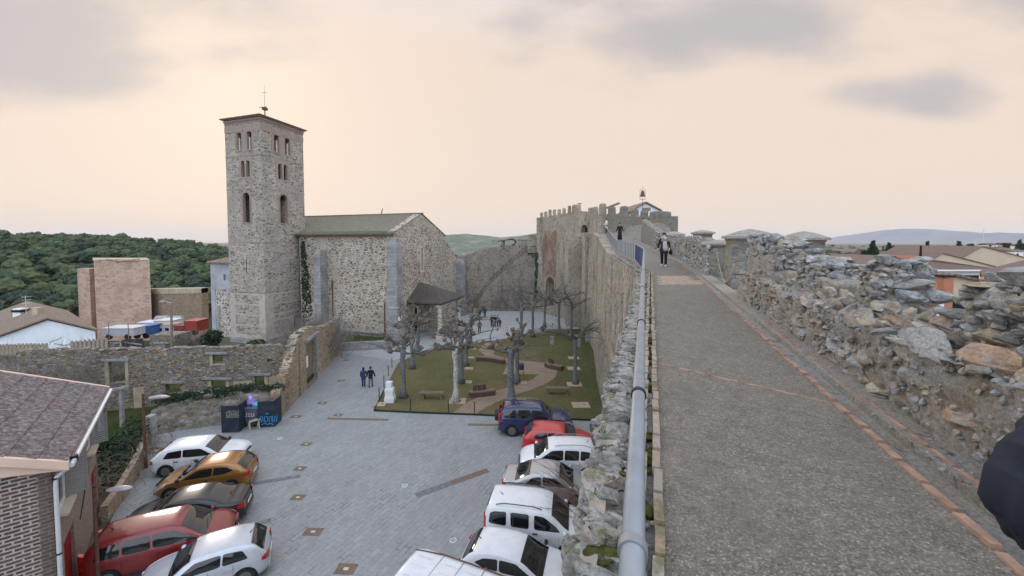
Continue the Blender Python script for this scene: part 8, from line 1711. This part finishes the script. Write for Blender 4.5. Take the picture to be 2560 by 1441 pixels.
mb.loft(puffy([sh_ + Vector((.12, 0, .06)), sh_, el_ + Vector((.03, 0, .04)), el_, wr_], [.085, .088, .08, .075, .065], amp=.003)); mb.build('sleeve', 'jacket_blue', t, smooth=True)
mb = MB(); rg = []
for k in range(61):
    z = -.88 + .78 * k / 60; rx = interp([(-.88, .23), (-.6, .2), (-.3, .22), (-.2, .21), (-.14, .14), (-.1, .075)], z); ry = interp([(-.88, .15), (-.4, .14), (-.2, .115), (-.1, .07)], z); f = .006 * abs(math.sin(z * 36)) * (z < -.2)
    rg.append([p + Vector((0, 0, .01 * noise.noise(p * 9))) for p in ringe((1.6, .75, z), rx + f, ry + f, 32)])
mb.loft(rg); mb.loft(puffy([(1.78, .75, -.2), (1.84, .76, -.48), (1.8, .88, -.7)], [.085, .075, .06], amp=.003)); mb.build('jacket', 'jacket_blue', t, smooth=True)
mb = MB(); mb.tube([(1.6, .75, -.12), (1.6, .76, -.02)], [.07, .06], 10); mb.tube([(1.6, .78, -.03), (1.6, .78, .03), (1.6, .78, .12), (1.6, .78, .2)], [.06, .09, .095, .04], 12)
for q in range(4): mb.tube([wr_ + Vector((.03, .02, -.04)), wr_ + Vector((.03 + .018 * q, .0, -.1)), wr_ + Vector((.035 + .02 * q, -.03, -.135))], [.02, .011, .009], 8)
mb.tube([wr_ + Vector((-.01, 0, .04)), wr_ + Vector((.03, .02, -.05))], [.034, .042], 10); mb.tube([wr_ + Vector((.0, -.01, -.03)), wr_ + Vector((.0, -.05, -.08))], [.014, .011], 8); mb.build('body', 'skin', t, smooth=True)
mb = MB(); mb.loft([ringe((1.6, .745, z), rx, ry, 16) for z, rx, ry in ((-.03, .06, .05), (.03, .095, .085), (.1, .103, .1), (.17, .09, .09), (.21, .05, .05))]); mb.build('hair', 'hair_dark', t, smooth=True)
for s_ in (-.1, .1): mb = MB(); mb.tube([(1.6 + s_, .75, -.8), (1.6 + s_, .76, -1.1), (1.6 + s_, .74, -1.52)], [.12, .085, .06], 10); mb.build('trouser_leg', 'cloth_black', t, smooth=True); mb = MB(); mb.tube([(1.6 + s_, .7, -1.52), (1.6 + s_, .88, -1.54)], [.05, .035], 8); mb.build('shoe', 'shoe', t)
mb = MB(); mb.box((1.39, .80, -.44), (.2, .14, .14), rz=.2); mb.cyl((1.32, .72, -.44), (1.29, .66, -.44), .05, .05, 14); tag(mb.build('camera', 'black_metal', loc=(1.36, .8, -.5)), 'black camera hanging in front of the dark jacket', 'camera')
# ================================================================ haze
mb = MB(); m = bpy.data.materials.new('haze'); m.use_nodes = True; nt = m.node_tree; nt.nodes.clear(); out = nt.nodes.new('ShaderNodeOutputMaterial'); v = nt.nodes.new('ShaderNodeVolumePrincipled'); nt.links.new(v.outputs[0], out.inputs['Volume'])
v.inputs['Color'].default_value = (1, 1, 1, 1); v.inputs['Density'].default_value = HAZE; v.inputs['Anisotropy'].default_value = .0; MATS['haze'] = m
mb.box((0, 4500, 130), (24500, 17500, 410)); tag(mb.build('haze', 'haze', loc=(0, 4500, -75)), kind='stuff')
